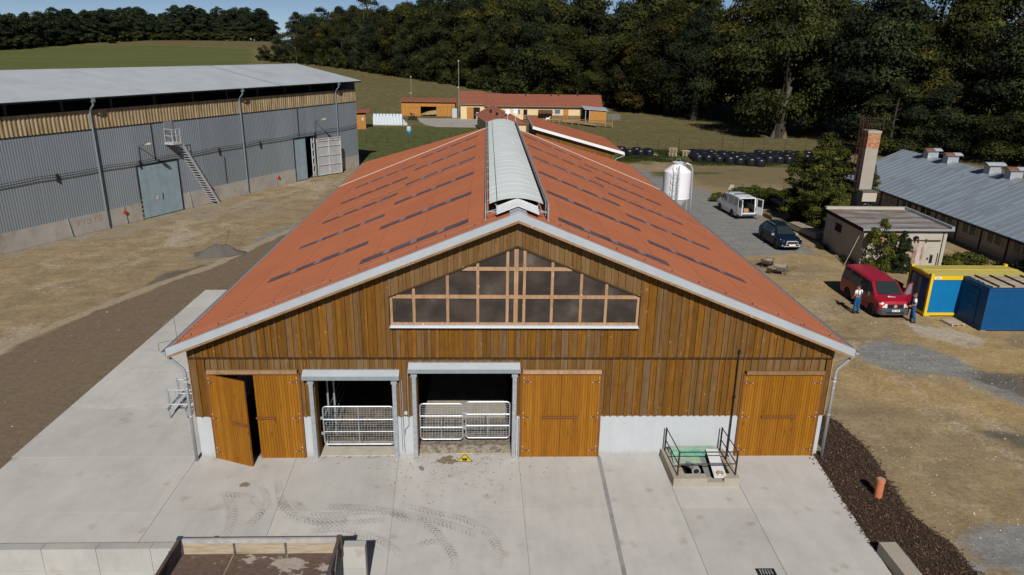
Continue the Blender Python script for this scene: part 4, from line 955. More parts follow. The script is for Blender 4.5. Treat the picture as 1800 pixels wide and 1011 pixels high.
# bark mulch strip: uneven bed and loose chips
bark_poly = [(11.8, 0.15), (12.4, 0.3), (12.3, 2.5), (13.6, 3.25), (13.95, 2.6), (14.05, 1.2), (14.1, 0.0), (13.85, -1.4), (13.62, -3.0), (13.5, -3.9), (13.8, -4.9), (13.95, -5.6), (13.85, -6.6), (13.9, -11), (11.85, -11), (11.82, -6.8), (11.84, -5.8), (11.3, -5.74), (11.45, -3.5)]
bx = np.arange(11.0, 14.7, 0.09); by = np.arange(-11, 3.6, 0.09); BX, BY = np.meshgrid(bx, by)
d = sdf(BX, BY, bark_poly) + (fbm(BX, BY, 0.6, 5) - 0.5) * 0.35
BZ = np.clip(d * 0.35, -0.03, 0.06) + 0.045 * fbm(BX, BY, 0.35, 8) * (d > 0) - 0.001
m_bark = M('bark mulch', (0.05, 0.027, 0.016), 0.95, var=0.55, scale=14, bmp=0.9, bs=28, dirt=(0.085, 0.052, 0.032), dirt_amt=0.36)
ok = d > -0.07
gB = MB(); gB.v = [tuple(p) for p in np.stack([BX, BY, BZ], -1).reshape(-1, 3)]; w_ = BX.shape[1]
gB.f = [(i * w_ + j, i * w_ + j + 1, (i + 1) * w_ + j + 1, (i + 1) * w_ + j) for i in range(BX.shape[0] - 1) for j in range(w_ - 1) if ok[i, j] and ok[i + 1, j] and ok[i, j + 1] and ok[i + 1, j + 1]]
gB.m = [0] * len(gB.f)
tag(gB.build('bark_mulch', m_bark, smooth=True), kind='structure')
ch = MB()
def inpoly(x, y, e=0.0): return sdf(np.array([x]), np.array([y]), bark_poly)[0] > e
cnt = 0
RX = np.array([rnd.uniform(11.2, 14.5) for _ in range(16000)]); RY = np.array([rnd.uniform(-7.3, 3.4) for _ in range(16000)])
D = sdf(RX, RY, bark_poly)
for x, y, dd in zip(RX, RY, D):
    if dd < -0.3 * rnd.random() ** 5: continue
    z = 0.035 + max(0, min(dd * 0.35, 0.06)) + 0.02 * rnd.random(); a = rnd.random() * PI; l = rnd.uniform(0.012, 0.05); w = rnd.uniform(0.006, 0.018); t = rnd.uniform(-0.03, 0.03)
    c_, s_ = math.cos(a), math.sin(a)
    ch.add([(x - c_ * l - s_ * w, y - s_ * l + c_ * w, z + t), (x + c_ * l - s_ * w, y + s_ * l + c_ * w, z - t), (x + c_ * l + s_ * w, y + s_ * l - c_ * w, z - t + 0.01), (x - c_ * l + s_ * w, y - s_ * l - c_ * w, z + t + 0.01)], [(0, 1, 2, 3)])
m_chip, nt, b = start('bark chips'); ge = nt.nodes.new('ShaderNodeNewGeometry')
nt.links.new(ramp(nt, ge.outputs['Random Per Island'], [(0.0, (0.02, 0.011, 0.007)), (0.55, (0.05, 0.028, 0.017)), (0.9, (0.085, 0.053, 0.033)), (1.0, (0.20, 0.13, 0.075))]), b.inputs['Base Color']); b.inputs['Roughness'].default_value = 0.95
tag(ch.build('bark_chips', m_chip), 'loose brown bark chips spread over the mulch strip', None, None, 'stuff')

# ------------------------------------------------------------------ long warehouse on the left
D_ = np.array([0.4078, 0.9131]); N_ = np.array([0.9131, -0.4078]); A0 = np.array([-33.07, 35.80])
wh_rz = math.atan2(-D_[0], D_[1])          # local y runs along the wall, local x out of it
wh = thing('warehouse', 'long grey corrugated metal warehouse with pale corrugated roof on the left', 'warehouse', (A0[0], A0[1], 0.0), wh_rz)
T0, T1, WD = -48.0, 37.7, 18.4
m_grey_sheet = M('grey trapezoid sheet', (0.225, 0.258, 0.29), 0.5, 0.15, var=0.07, scale=0.5, spec=0.4, dirt=(0.27, 0.28, 0.285), dirt_amt=0.3, stretch=(1, 1, 0.25), rand=0.07)
m_yellow_sheet = M('yellowed fibreglass sheet', (0.33, 0.255, 0.15), 0.6, var=0.3, scale=1.6, dirt=(0.19, 0.125, 0.06), dirt_amt=0.45, stretch=(1, 2.6, 0.3))
m_pale_roof = M('weathered pale fibre cement', (0.29, 0.318, 0.345), 0.8, var=0.08, scale=0.5, dirt=(0.25, 0.275, 0.30), dirt_amt=0.4)
m_oldbase = M('stained concrete base', (0.36, 0.335, 0.30), 0.9, var=0.16, scale=0.7, dirt=(0.24, 0.20, 0.15), dirt_amt=0.36)
m_wdoor = M('pale blue grey steel door', (0.27, 0.36, 0.41), 0.55, 0.1, var=0.12, scale=1.2, dirt=(0.25, 0.245, 0.23), dirt_amt=0.25)
ZC, ZG, ZY, ZE2 = 1.5, 8.25, 9.72, 10.72
holes = [(3.85, 8.3, 4.7), (25.0, 28.85, 4.8)]
def corrug(y0, y1, z0, z1, mt, name, p=0.21, amp=0.013, x=0.0, parent=wh):
    n = int((y1 - y0) / p * 4); sh = (0, 1, 1, 0)
    P = [[(x + amp * (sh[i % 4]), y0 + (y1 - y0) * i / n, z) for i in range(n + 1)] for z in (z0, z1)]
    return MB().grid(P, flip=True).build(name, mt, parent)
ysp = [T0]
for h0, h1, hz in holes: ysp += [h0, h1]
ysp.append(T1)
wcore = MB()
for a, b_ in zip(ysp[0::2], ysp[1::2]):
    wcore.box(-0.25, a, 0.0, 0.02, b_, ZC, 0)
    wcore.box(-0.25, a, ZC, -0.02, b_, ZG + 0.3, 1)
for h0, h1, hz in holes: wcore.box(-0.25, h0, hz, -0.02, h1, ZG + 0.3, 1)
wcore.box(-WD, T1 - 0.25, 0, -0.25, T1, 9.9, 1).box(-WD, T0, 0, -WD + 0.25, T1 - 0.25, 9.9, 1).box(-0.25, T0, ZG + 0.3, -0.06, T1, ZY, 1)
wcore.prism([(-WD, T1 - 0.2, 9.9), (0.0, T1 - 0.2, 9.9), (0.0, T1 - 0.2, 10.5), (-WD / 2, T1 - 0.2, 12.35), (-WD, T1 - 0.2, 10.5)], (0, 0.15, 0), 1)
wwall = wcore.build('warehouse_wall', [m_oldbase, m_grey_sheet], wh)
yb = [T0 + 5.4 * i for i in range(16)] + [T1]
allx = sorted(set(yb + ysp))
for a, b_ in zip(allx[:-1], allx[1:]):
    if b_ - a < 0.05: continue
    mid = (a + b_) / 2; zlo = ZC - 0.03
    for h0, h1, hz in holes:
        if h0 - 0.01 < mid < h1 + 0.01: zlo = hz
    corrug(a + 0.004, b_ - 0.004, zlo, ZG, m_grey_sheet, 'wall_sheet', parent=wwall, x=0.002)
for a, b_ in zip(yb[:-1], yb[1:]): corrug(a + 0.004, b_ - 0.004, ZG - 0.02, ZY, m_yellow_sheet, 'band_sheet', p=0.34, amp=0.05, x=0.03, parent=wwall)
MB().box(0.0, T0, ZG - 0.07, 0.06, T1 + 0.02, ZG - 0.0).build('band_rail', m_dark, wwall)
for i in range(20):
    yy = T0 + 2 + i * 4.4
    if yy < T1: MB().box(-0.18, yy - 0.1, ZY, -0.06, yy + 0.1, 10.75).build('eave_post', M('steel in eave shade', (0.04, 0.042, 0.045), 0.6), wwall)  # posts coloured near black, the shade of the eave gap put into them
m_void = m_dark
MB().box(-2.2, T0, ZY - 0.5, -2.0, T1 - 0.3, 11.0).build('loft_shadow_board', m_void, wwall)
rr = MB(); RW = WD / 2 + 0.62
for s in (-1, 1):
    P = []; n = int((T1 - T0 + 0.9) / 0.18 * 4)
    for f_, zz in ((1.0, ZE2), (0.5, (ZE2 + 12.55) / 2), (0.0, 12.55)):
        P.append([(-WD / 2 + s * RW * f_, T0 - 0.4 + (T1 - T0 + 0.9) * i / n, zz + 0.025 * math.cos(2 * PI * i / 4)) for i in range(n + 1)])
    rr.grid(P, flip=s > 0)
wroof = rr.build('warehouse_roof', m_pale_roof, wh, smooth=True)
for i in range(4): MB().bar((-WD / 2, T0 + 20 + i * 17, 12.59), (0.6, T0 + 20 + i * 17, ZE2 + 0.045), 0.03, 0.015).build('roof_strap', M('dull strap', (0.27, 0.27, 0.28), 0.7), wroof)
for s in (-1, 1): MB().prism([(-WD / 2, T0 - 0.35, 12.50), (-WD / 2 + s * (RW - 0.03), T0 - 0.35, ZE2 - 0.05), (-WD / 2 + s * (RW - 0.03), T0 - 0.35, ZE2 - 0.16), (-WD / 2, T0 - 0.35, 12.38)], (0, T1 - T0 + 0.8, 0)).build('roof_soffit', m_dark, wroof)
gx_ = RW - WD / 2 + 0.06
MB().grid([[(gx_ + 0.075 * math.cos(PI + PI * i / 6), yy, ZE2 - 0.06 + 0.09 * math.sin(PI + PI * i / 6)) for i in range(7)] for yy in (T0, T1 + 0.45)]).grid([[(gx_ + 0.08 * math.cos(PI + PI * i / 6), yy, ZE2 - 0.06 + 0.095 * math.sin(PI + PI * i / 6)) for i in range(7)] for yy in (T0, T1 + 0.45)], flip=True).build('eaves_gutter', m_dark, wroof)
for yy in (-17.0, 0.15, 16.95, 33.3):
    d_ = MB().box(gx_ - 0.12, yy - 0.13, ZE2 - 0.36, gx_ + 0.12, yy + 0.13, ZE2 - 0.02).tube([(gx_, yy, ZE2 - 0.36), (gx_ - 0.05, yy, ZE2 - 0.6), (0.2, yy, ZE2 - 1.0), (0.16, yy, ZE2 - 1.25), (0.16, yy, 0.12), (0.26, yy, 0.02)], 0.075, 8)
    d_.build('downpipe', M('grey downpipe', (0.19, 0.235, 0.26), 0.5, 0.2, var=0.1), wh)
# doors
dr = MB(); h0, h1, hz = holes[0]; md = (h0 + h1) / 2
for a, b_ in ((h0 + 0.04, md - 0.02), (md + 0.02, h1 - 0.04)):
    lf = MB().box(-0.06, a, 0.06, 0.06, b_, hz - 0.04).build('steel_door', m_wdoor, wh)
    for f_ in (0.33, 0.66): yy = a + (b_ - a) * f_; MB().box(0.06, yy - 0.012, 0.1, 0.068, yy + 0.012, hz - 0.08).build('door_seam', m_grey_sheet, lf)
MB().box(0.061, md - 0.62, 1.5, 0.09, md - 0.4, 1.85).build('notice_plate', M('dull white plate', (0.5, 0.45, 0.42), 0.6), lf)
MB().tube([(0.1, md + 0.06, 1.4), (0.1, md + 0.06, 2.0)], 0.025, 6).build('door_handle', m_dark, lf)
for (h0, h1, hz) in holes: MB().box(-0.06, h0 - 0.07, 0.0, 0.09, h0, hz + 0.09).box(-0.06, h1, 0, 0.09, h1 + 0.07, hz + 0.09).box(-0.06, h0, hz, 0.12, h1, hz + 0.09).build('door_frame', m_dark, wh)
st_ = MB()
for i in range(10): st_.box(0.091, holes[0][0] - 0.075, 0.1 + i * 0.2, 0.095, holes[0][0] + 0.0, 0.2 + i * 0.2, i % 2)
st_.build('hazard_stripe', [m_yel, m_blk], wh)
h0, h1, hz = holes[1]
lf = MB().box(-0.06, h0 + 0.04, 0.06, 0.06, 27.0, hz - 0.04).build('steel_door', m_wdoor, wh)
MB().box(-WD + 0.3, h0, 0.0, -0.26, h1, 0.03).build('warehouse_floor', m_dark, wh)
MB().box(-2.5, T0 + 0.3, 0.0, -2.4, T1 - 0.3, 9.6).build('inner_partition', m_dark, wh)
op = link('steel_door', None, wh, (0.1, h1 + 0.05, 0), math.radians(-16))
m_wdoor2 = M('rust streaked grey door', (0.36, 0.37, 0.38), 0.65, 0.1, var=0.12, scale=1.0, dirt=(0.33, 0.27, 0.22), dirt_amt=0.36)
MB().box(-0.03, 0.05, 0.1, 0.0, 3.6, 4.45).build('door_sheet', m_wdoor2, op)
fr = MB()
for yy in (0.05, 1.78, 3.5): fr.box(0.001, yy, 0.1, 0.09, yy + 0.1, 4.45)
for zz in (0.1, 1.25, 2.35, 3.45, 4.1, 4.36): fr.box(0.003, 0.15, zz, 0.085, 3.5, zz + 0.09)
fr.build('door_frame', M('pale door frame', (0.42, 0.42, 0.41), 0.6), op)
ld = MB()
for k in (0.0, 0.45): ld.box(-0.05, 28.15 + k, 0.05, 0.05, 28.22 + k, 4.6)
for i in range(5): ld.box(-0.04, 28.2, 0.4 + i * 0.9, 0.04, 28.62, 0.7 + i * 0.9)
ld.build('lattice_jamb', m_white, wh)
# stair with platform
m_stair = M('light grey steel stair', (0.46, 0.47, 0.49), 0.5, 0.2, var=0.08)
SPX = 1.0
sr = thing('warehouse_stair', 'light grey steel stair rising along the warehouse wall to a small railed platform', 'stairs', (A0[0], A0[1], 0), wh_rz)
pf = MB().box(0.05, 7.15, 6.22, 1.05, 8.15, 6.4).build('stair_platform', m_stair, sr)
q_ = MB()
for p in ((1.0, 7.2), (1.0, 8.1), (0.12, 7.2), (1.0, 7.65)): q_.tube([(*p, 6.38), (*p, 7.6)], 0.03, 5)
for z in (7.0, 7.58): q_.tube([(0.1, 7.2, z), (1.0, 7.2, z), (1.0, 8.1, z)], 0.028, 5)
q_.build('platform_railing', m_stair, pf)
MB().box(0.03, 7.3, 6.4, 0.07, 8.3, 8.23).build('loft_door', m_grey_sheet, wh)
b0, b1 = Vector((0.52, 11.95, 0.0)), Vector((0.52, 8.2, 6.3))
for dx in (-0.42, 0.42): MB().bar(b0 + Vector((dx, 0, 0)), b1 + Vector((dx, 0, 0)), 0.06, 0.24).build('stringer', m_stair, sr)
for i in range(1, 24):
    p = b0.lerp(b1, i / 24); MB().box(p.x - 0.4, p.y - 0.13, p.z - 0.02, p.x + 0.4, p.y + 0.13, p.z + 0.02).build('stair_tread', m_stair, sr)
hr = MB(); off = Vector((-0.4, 0.1, 0))
hr.tube([b0 + off + Vector((0, 0, 1.0)), b1 + off + Vector((0, 0, 1.0))], 0.028, 5).tube([b0 + off + Vector((0, 0, .1)), b0 + off + Vector((0, 0, 1.0))], 0.03, 5)
for i in range(1, 6): p = b0.lerp(b1, i / 6) + off; hr.tube([p, p + Vector((0, 0, 1.0))], 0.025, 5)
hr.build('handrail', m_stair, sr)
# lamps on brackets, cables, hydrant boxes
for i, (yy, zz, tx) in enumerate(((4.3, 5.0, 'street lamp on a wall bracket over the closed steel door'), (29.1, 5.1, 'street lamp on a wall bracket over the open warehouse door'))):
    if i == 0:
        lp = thing('wall_lamp', tx, 'lamp', (A0[0] + D_[0] * yy, A0[1] + D_[1] * yy, zz), wh_rz, 'lamps on the warehouse wall')
        MB().tube([(0.05, 0, -0.1), (0.06, 0, 1.3), (0.15, 0, 1.42), (1.0, 0, 1.6)], 0.035, 6).box(-0.02, -0.08, -0.4, 0.06, 0.08, -0.1).build('lamp_arm', M('dark lamp arm', (0.06, 0.065, 0.07), 0.6), lp)
        hd = MB().lathe([(0.0, 0.16), (0.1, 0.15), (0.2, 0.08), (0.23, 0.0), (0.2, -0.03), (0.0, -0.04)], 14, (1.4, 0, 1.62)).build('lamp_head', M('old lamp shade', (0.36, 0.33, 0.25), 0.5, var=0.2), lp, smooth=True)
        MB().bar((0.95, 0, 1.58), (1.28, 0, 1.64), 0.16, 0.12).build('lamp_neck', M('old lamp shade', (0,0,0)), hd)
    else:
        dup(lp, loc=(A0[0] + D_[0] * yy, A0[1] + D_[1] * yy, zz), label=tx)
def sag(y0, z0, y1, z1, n, dz, x=0.12):
    pts = []
    seg_ = 6
    for k in range(n):
        for i in range(seg_):
            t = i / seg_; T = (k + t) / n
            pts.append((x, y0 + (y1 - y0) * T, z0 + (z1 - z0) * T - dz * 4 * t * (1 - t)))
    pts.append((x, y1, z1)); return pts
MB().tube(sag(T0, 4.9, T1, 5.4, 14, 0.1), 0.02, 4).tube(sag(T0, 4.55, T1, 5.0, 14, 0.07, 0.06), 0.022, 4).build('wall_cable', m_dark, wh)
for yy in (-3.5, 4.2, 13.6, 19.5, 28.9): MB().box(0.0, yy - 0.05, 4.5, 0.16, yy + 0.05, 5.15).build('cable_bracket', m_dark, wh)
for yy, zt in ((5.9, 8.2), (14.2, 4.2), (26.0, 8.1)): MB().bar((0.05, yy, 5.0 if zt > 5 else 1.6), (0.05, yy, zt), 0.05, 0.05).build('wall_conduit', m_dark, wh)
for yy in (-3.3, 1.9, 9.2, 21.4): MB().tube([(0.06, yy, 1.6), (0.12, yy + 0.15, 0.05)], 0.03, 5).build('earth_strap', m_galv, wh)
m_redbox = M('red fire box', (0.50, 0.05, 0.04), 0.6)
for yy, zz in ((1.95, 1.05), (21.9, 1.0), (12.0, 1.45)): MB().lathe([(0.0, 0.02), (0.16, 0.0), (0.16, 0.14), (0.0, 0.16)], 12, (0.03, yy, zz), axis='x').build('hydrant_sign', m_redbox, wh)
gl = MB()
LET = {'V': [((0, 1), (.5, 0)), ((.5, 0), (1, 1))], 'Y': [((0, 1), (.5, .5)), ((1, 1), (.5, .5)), ((.5, .5), (.5, 0))], 'B': [((0, 0), (0, 1)), ((0, 1), (.8, .85)), ((.8, .85), (.75, .6)), ((.75, .6), (0, .5)), ((.75, .6), (.95, .3)), ((.95, .3), (.75, .02)), ((.75, .02), (0, 0))], 'S': [((1, .9), (.5, 1)), ((.5, 1), (.05, .8)), ((.05, .8), (.9, .35)), ((.9, .35), (.6, 0)), ((.6, 0), (0, .1))]}
for i, ch_ in enumerate('VYBYS'):
    for (x0, z0), (x1, z1) in LET[ch_]: gl.bar((0.024, -2.6 + i * 0.5 + x0 * 0.36, 0.78 + z0 * 0.5), (0.024, -2.6 + i * 0.5 + x1 * 0.36, 0.78 + z1 * 0.5), 0.05, 0.004, up=(1, 0, 0))
gl.build('graffiti', M('faded red spray paint', (0.34, 0.20, 0.165), 0.9), wh)
# gravel heap with a stick
gh = thing('gravel_heap', 'small dark gravel heap with a thin stick in it before the warehouse', 'gravel heap', (-21.1, 28.3, 0.0))
a_ = np.linspace(0, 2 * PI, 40, endpoint=False); P = []
for k in range(11):
    t = k / 10; row = []
    for a in a_:
        r = t * (1.35 + 0.3 * math.sin(a * 2 + 1) + 0.12 * math.sin(a * 5)); x, y = r * math.cos(a) * 1.15, r * math.sin(a) * 0.95
        z = 0.95 * (1 - t) ** 1.05 + 0.22 * (vnoise(np.array(x + 9), np.array(y + 9), 0.22, 4) - 0.5) * (1 - t) + 0.4 * (vnoise(np.array(x + 9), np.array(y + 9), 0.7, 14) - 0.5) * min(1, (1 - t) * 3)
        row.append((x, y, float(z) + 0.0))
    P.append(row + [row[0]])
MB().grid(P).build('heap', M('dark gravel', (0.105, 0.096, 0.086), 0.95, var=0.4, scale=18, bmp=0.8, bs=30), gh, smooth=True)
MB().tube([(0.35, 0.3, 0.4), (0.75, 0.9, 1.9)], 0.014, 5).build('stick', m_rust, gh)

# pebbles on the two dirt yards
def pebbles(name, boxes, n, smin, smax, mt, lab):
    g = MB()
    for _ in range(n):
        x0, y0, x1, y1 = rnd.choice(boxes); x, y = rnd.uniform(x0, x1), rnd.uniform(y0, y1)
        if -19.1 < x < 14.3 and y < 45: continue
        lx = (x - A0[0]) * N_[0] + (y - A0[1]) * N_[1]
        if x < 0 and lx < 0.4: continue
        if vnoise(np.array(x + 90), np.array(y + 90), 2.5, 8) < 0.35: continue
        s = smin + (smax - smin) * rnd.random() ** 3; z = float(terr(x, y)) - s * 0.2; a = rnd.random() * 6
        p = [(x + s * math.cos(a + k * 1.57) * rnd.uniform(.7, 1.2), y + s * math.sin(a + k * 1.57) * rnd.uniform(.7, 1.2), z) for k in range(4)]
        g.add(p + [(x + rnd.uniform(-.3, .3) * s, y, z + s * rnd.uniform(.6, 1.0))], [(0, 1, 4), (1, 2, 4), (2, 3, 4), (3, 0, 4)])
    return tag(g.build(name, mt), lab, kind='stuff')
m_peb, nt, b = start('loose stones'); ge = nt.nodes.new('ShaderNodeNewGeometry')
nt.links.new(ramp(nt, ge.outputs['Random Per Island'], [(0.0, (0.10, 0.085, 0.065)), (0.5, (0.25, 0.21, 0.16)), (1.0, (0.48, 0.44, 0.38))]), b.inputs['Base Color']); b.inputs['Roughness'].default_value = 0.95
pebbles('loose_stones', [(-40, -4, -19, 70), (14.3, -8, 34, 16), (14.3, 14, 26, 34), (14.3, -8, 26, 10)], 9000, 0.015, 0.07, m_peb, 'loose stones and clods scattered on the dirt yards')
# ------------------------------------------------------------------ vehicles
def zat(px, py, x, y):
    """height that this direction of view has reached above the plan point's distance"""
    d = ray(px, py); t = math.hypot(x - CAM[0], y - CAM[1]) / math.hypot(d[0], d[1]); return CAM[2] + t * d[2]
def atx(px, py, X): d = ray(px, py); return CAM + (X - CAM[0]) / d[0] * d
def aty(px, py, Y): d = ray(px, py); return CAM + (Y - CAM[1]) / d[1] * d
m_glass, nt, b = start('tinted vehicle glass')
b.inputs['Base Color'].default_value = (0.022, 0.03, 0.032, 1); b.inputs['Roughness'].default_value = 0.06; b.inputs['Specular IOR Level'].default_value = 0.5
m_tyre = M('tyre rubber', (0.02, 0.02, 0.021), 0.85, var=0.2); m_rim = M('wheel rim', (0.42, 0.42, 0.43), 0.4, 0.4, var=0.1)
m_plastic = M('grey bumper plastic', (0.055, 0.06, 0.068), 0.6, var=0.1)
m_lens = M('headlamp lens', (0.62, 0.64, 0.62), 0.15, 0.1, var=0.2, scale=12, spec=0.6); m_tail = M('red tail lamp', (0.42, 0.02, 0.018), 0.3)
def paint(name, c, dust=0.0):
    m, nt, b = start(name); v = coords(nt)
    n = noise(nt, v, 2.0, 5); cc = mixc(nt, ramp(nt, n, [(0.45, 0.0), (0.8, 0.25 + dust)]), c, tuple(0.75 * x + 0.012 for x in c))
    nt.links.new(cc, b.inputs['Base Color']); b.inputs['Roughness'].default_value = 0.35; b.inputs['Coat Weight'].default_value = 0.12; b.inputs['Coat Roughness'].default_value = 0.12
    return m
def section(st):
    y, zl, zb, zt, wl, wb, wt = st
    h = [(0, zl), (wl, zl), (wb + 0.01, zl + 0.4 * (zb - zl)), (wb, zb), (wt, zt - 0.07), (wt - 0.12, zt), (0, zt + 0.035)]
    return [(p[0], y, p[1]) for p in h] + [(-p[0], y, p[1]) for p in h[5:0:-1]]
def bevel(o, w=0.03, seg=2, ang=24):
    m = o.modifiers.new('edge rounding', 'BEVEL'); m.width = w; m.segments = seg; m.limit_method = 'ANGLE'; m.angle_limit = math.radians(ang); return o
def car(t, S, pm, wheels, wr, wins, shield, rear_open=False):
    P = [section(s) for s in S]; n = 12; g = MB()
    g.v = [p for r in P for p in r]
    for i in range(len(S) - 1):
        for j in range(n): g.f.append((i * n + j, i * n + (j + 1) % n, (i + 1) * n + (j + 1) % n, (i + 1) * n + j))
    g.f.append(tuple(range(n))[::-1])
    if not rear_open: g.f.append(tuple(range((len(S) - 1) * n, len(S) * n)))
    g.f = [f[::-1] for f in g.f]; g.m = [0] * len(g.f)
    body = bevel(g.build('body', pm, t))
    def patch(A, B, C_, D, name, mt, ins=0.08, off=0.014, parent=body):
        A, B, C_, D = map(Vector, (A, B, C_, D)); c = (A + B + C_ + D) / 4; nn = (B - A).cross(D - A).normalized()
        if nn.dot(c - Vector((0, c.y * 0.6, 0.9))) < 0: nn = -nn
        q_ = []
        for p in (A, B, C_, D): q_.append(p.lerp(c, ins) + nn * off)
        MB().prism([tuple(p) for p in q_], -nn * 0.02).build(name, mt, parent)
    for i, a0, a1 in wins:
        for s in (1, -1):
            lo = lambda k, f_: Vector(P[i][k]).lerp(Vector(P[i + 1][k]), f_)
            A, B, C_, D = lo(3, a0), lo(3, a1), lo(4, a1), lo(4, a0)
            fl = lambda p: Vector((p.x * s, p.y, p.z))
            patch(fl(A), fl(B), fl(C_), fl(D), 'side_window', m_glass, 0.07)
    i = shield
    A, B = Vector(P[i][5]), Vector(P[i + 1][5]); A2, B2 = Vector((-A.x, A.y, A.z)), Vector((-B.x, B.y, B.z))
    patch(A, B, B2, A2, 'windscreen', m_glass, 0.05, 0.045)
    for (wy, s) in [(w, s) for w in wheels for s in (-1, 1)]:
        wb = S[2][5]
        MB().lathe([(0.0, -0.012), (wr + 0.07, -0.012), (wr + 0.07, 0.012), (0.0, 0.012)], 18, (s * (wb + 0.004), wy, wr + 0.02), axis='x').build('wheel_arch', m_dark, body)
        w = MB().lathe([(wr * 0.6, -0.1), (wr * 0.93, -0.1), (wr, -0.06), (wr, 0.06), (wr * 0.93, 0.1), (wr * 0.6, 0.1)], 22, (s * (wb - 0.06), wy, wr), axis='x').build('wheel', m_tyre, t)
        rm = MB().lathe([(0.0, s * 0.06), (wr * 0.2, s * 0.085), (wr * 0.55, s * 0.075), (wr * 0.62, s * 0.1)], 16, (s * (wb - 0.06), wy, wr), axis='x', caps=False).build('rim', m_rim, w)
    return body, P, patch
# red passenger van
m_vred = paint('crimson van paint', (0.30, 0.007, 0.022))
rvn = thing('red_van', 'crimson passenger van with grey bumper and an open front door, facing the camera', 'van', (23.06, 17.3, 0.0))
SV = [(-2.44, 0.42, 0.8, 0.96, 0.82, 0.88, 0.80), (-2.34, 0.3, 0.9, 1.10, 0.93, 0.95, 0.86), (-1.72, 0.24, 1.12, 1.27, 0.95, 0.96, 0.90), (-0.92, 0.24, 1.14, 1.93, 0.95, 0.96, 0.80), (0.15, 0.24, 1.14, 2.0, 0.95, 0.96, 0.82), (1.5, 0.24, 1.14, 2.01, 0.95, 0.96, 0.82), (2.40, 0.26, 1.14, 1.98, 0.94, 0.95, 0.81), (2.48, 0.36, 1.12, 1.84, 0.92, 0.94, 0.78)]
body, P, patch = car(rvn, SV, m_vred, (-1.62, 1.42), 0.33, [(2, 0.45, 1.0), (3, 0.02, 0.98), (4, 0.05, 0.97), (5, 0.05, 0.92)], 2)
bp = MB().prism([(-0.94, -2.38, 0.3), (-0.80, -2.54, 0.3), (0.80, -2.54, 0.3), (0.94, -2.38, 0.3), (0.96, -1.98, 0.3), (-0.96, -1.98, 0.3)], (0, 0, 0.42))
bevel(bp.build('bumper', m_plastic, rvn), 0.05)
MB().prism([(-0.55, -2.55, 0.42), (0.55, -2.55, 0.42), (0.5, -2.55, 0.5), (-0.5, -2.55, 0.5)], (0, 0.02, 0)).build('air_intake', m_dark, rvn)
MB().prism([(-0.5, -2.47, 0.735), (0.5, -2.47, 0.735), (0.46, -2.45, 0.93), (-0.46, -2.45, 0.93)], (0, 0.06, 0)).build('grille', m_dark, rvn)
MB().lathe([(0.085, 0), (0.1, -0.01), (0.1, -0.03), (0.0, -0.03)], 18, (0, -2.455, 0.84), axis='y').build('emblem', m_rim, rvn)
for s in (-1, 1):
    MB().prism([(s * 0.5, -2.50, 0.74), (s * 0.88, -2.42, 0.76), (s * 0.92, -2.34, 1.0), (s * 0.5, -2.46, 0.98)], (0, 0.1, 0)).build('headlight', m_lens, rvn)
    MB().box(s * 1.0 - 0.1, -1.22, 1.08, s * 1.0 + 0.1, -1.12, 1.3).build('mirror', m_plastic, rvn)
pt_ = MB().box(-0.26, -2.56, 0.53, 0.26, -2.545, 0.65).build('number_plate', M('white plate', (0.72, 0.72, 0.7), 0.5, var=0.03), rvn)
MB().box(-0.26, -2.563, 0.53, -0.21, -2.56, 0.65).build('plate_band', M('plate blue', (0.03, 0.07, 0.3), 0.5), pt_)
for i in range(7):
    if i != 3: MB().box(-0.17 + i * 0.055, -2.5625, 0.555, -0.14 + i * 0.055, -2.56, 0.625).build('plate_character', m_blk, pt_)
lg = MB().prism([(-0.25, -1.96, 1.243), (-0.1, -1.96, 1.243), (-0.1, -1.84, 1.276), (-0.25, -1.88, 1.265)], (0, 0, 0.012)).prism([(-0.1, -1.965, 1.242), (0.2, -1.965, 1.242), (0.2, -1.935, 1.25), (-0.1, -1.92, 1.254)], (0, 0, 0.012)).build('bonnet_logo', M('silver lettering', (0.6, 0.6, 0.62), 0.5), body)
od = link('front_door', None, rvn, (0.97, -1.32, 0), math.radians(-58)); od['label'] = 'open front door'
MB().prism([(0, 0.0, 0.4), (0, 1.0, 0.4), (0, 1.0, 1.1), (0, 0.0, 1.06)], (0.07, 0, 0)).build('door_panel', m_vred, od)
fr = MB()
for a, c in (((0.035, 0.02, 1.06), (0.02, 0.55, 1.78)), ((0.02, 0.55, 1.78), (0.02, 0.96, 1.8)), ((0.02, 0.96, 1.8), (0.035, 0.98, 1.1))): fr.bar(a, c, 0.05, 0.05)
fr.build('window_frame', m_vred, od)
MB().prism([(0.03, 0.06, 1.08), (0.03, 0.95, 1.1), (0.02, 0.93, 1.77), (0.02, 0.56, 1.75)], (0.01, 0, 0)).build('window_glass', M('pale door glass', (0.20, 0.22, 0.24), 0.1, spec=0.6, var=0.05), od)
MB().box(-0.2, 0.1, 1.04, 0.1, 0.3, 1.2).build('mirror', m_plastic, od)
MB().box(0.95, -1.28, 0.45, 0.972, -0.3, 1.85).build('door_opening', m_dark, rvn)
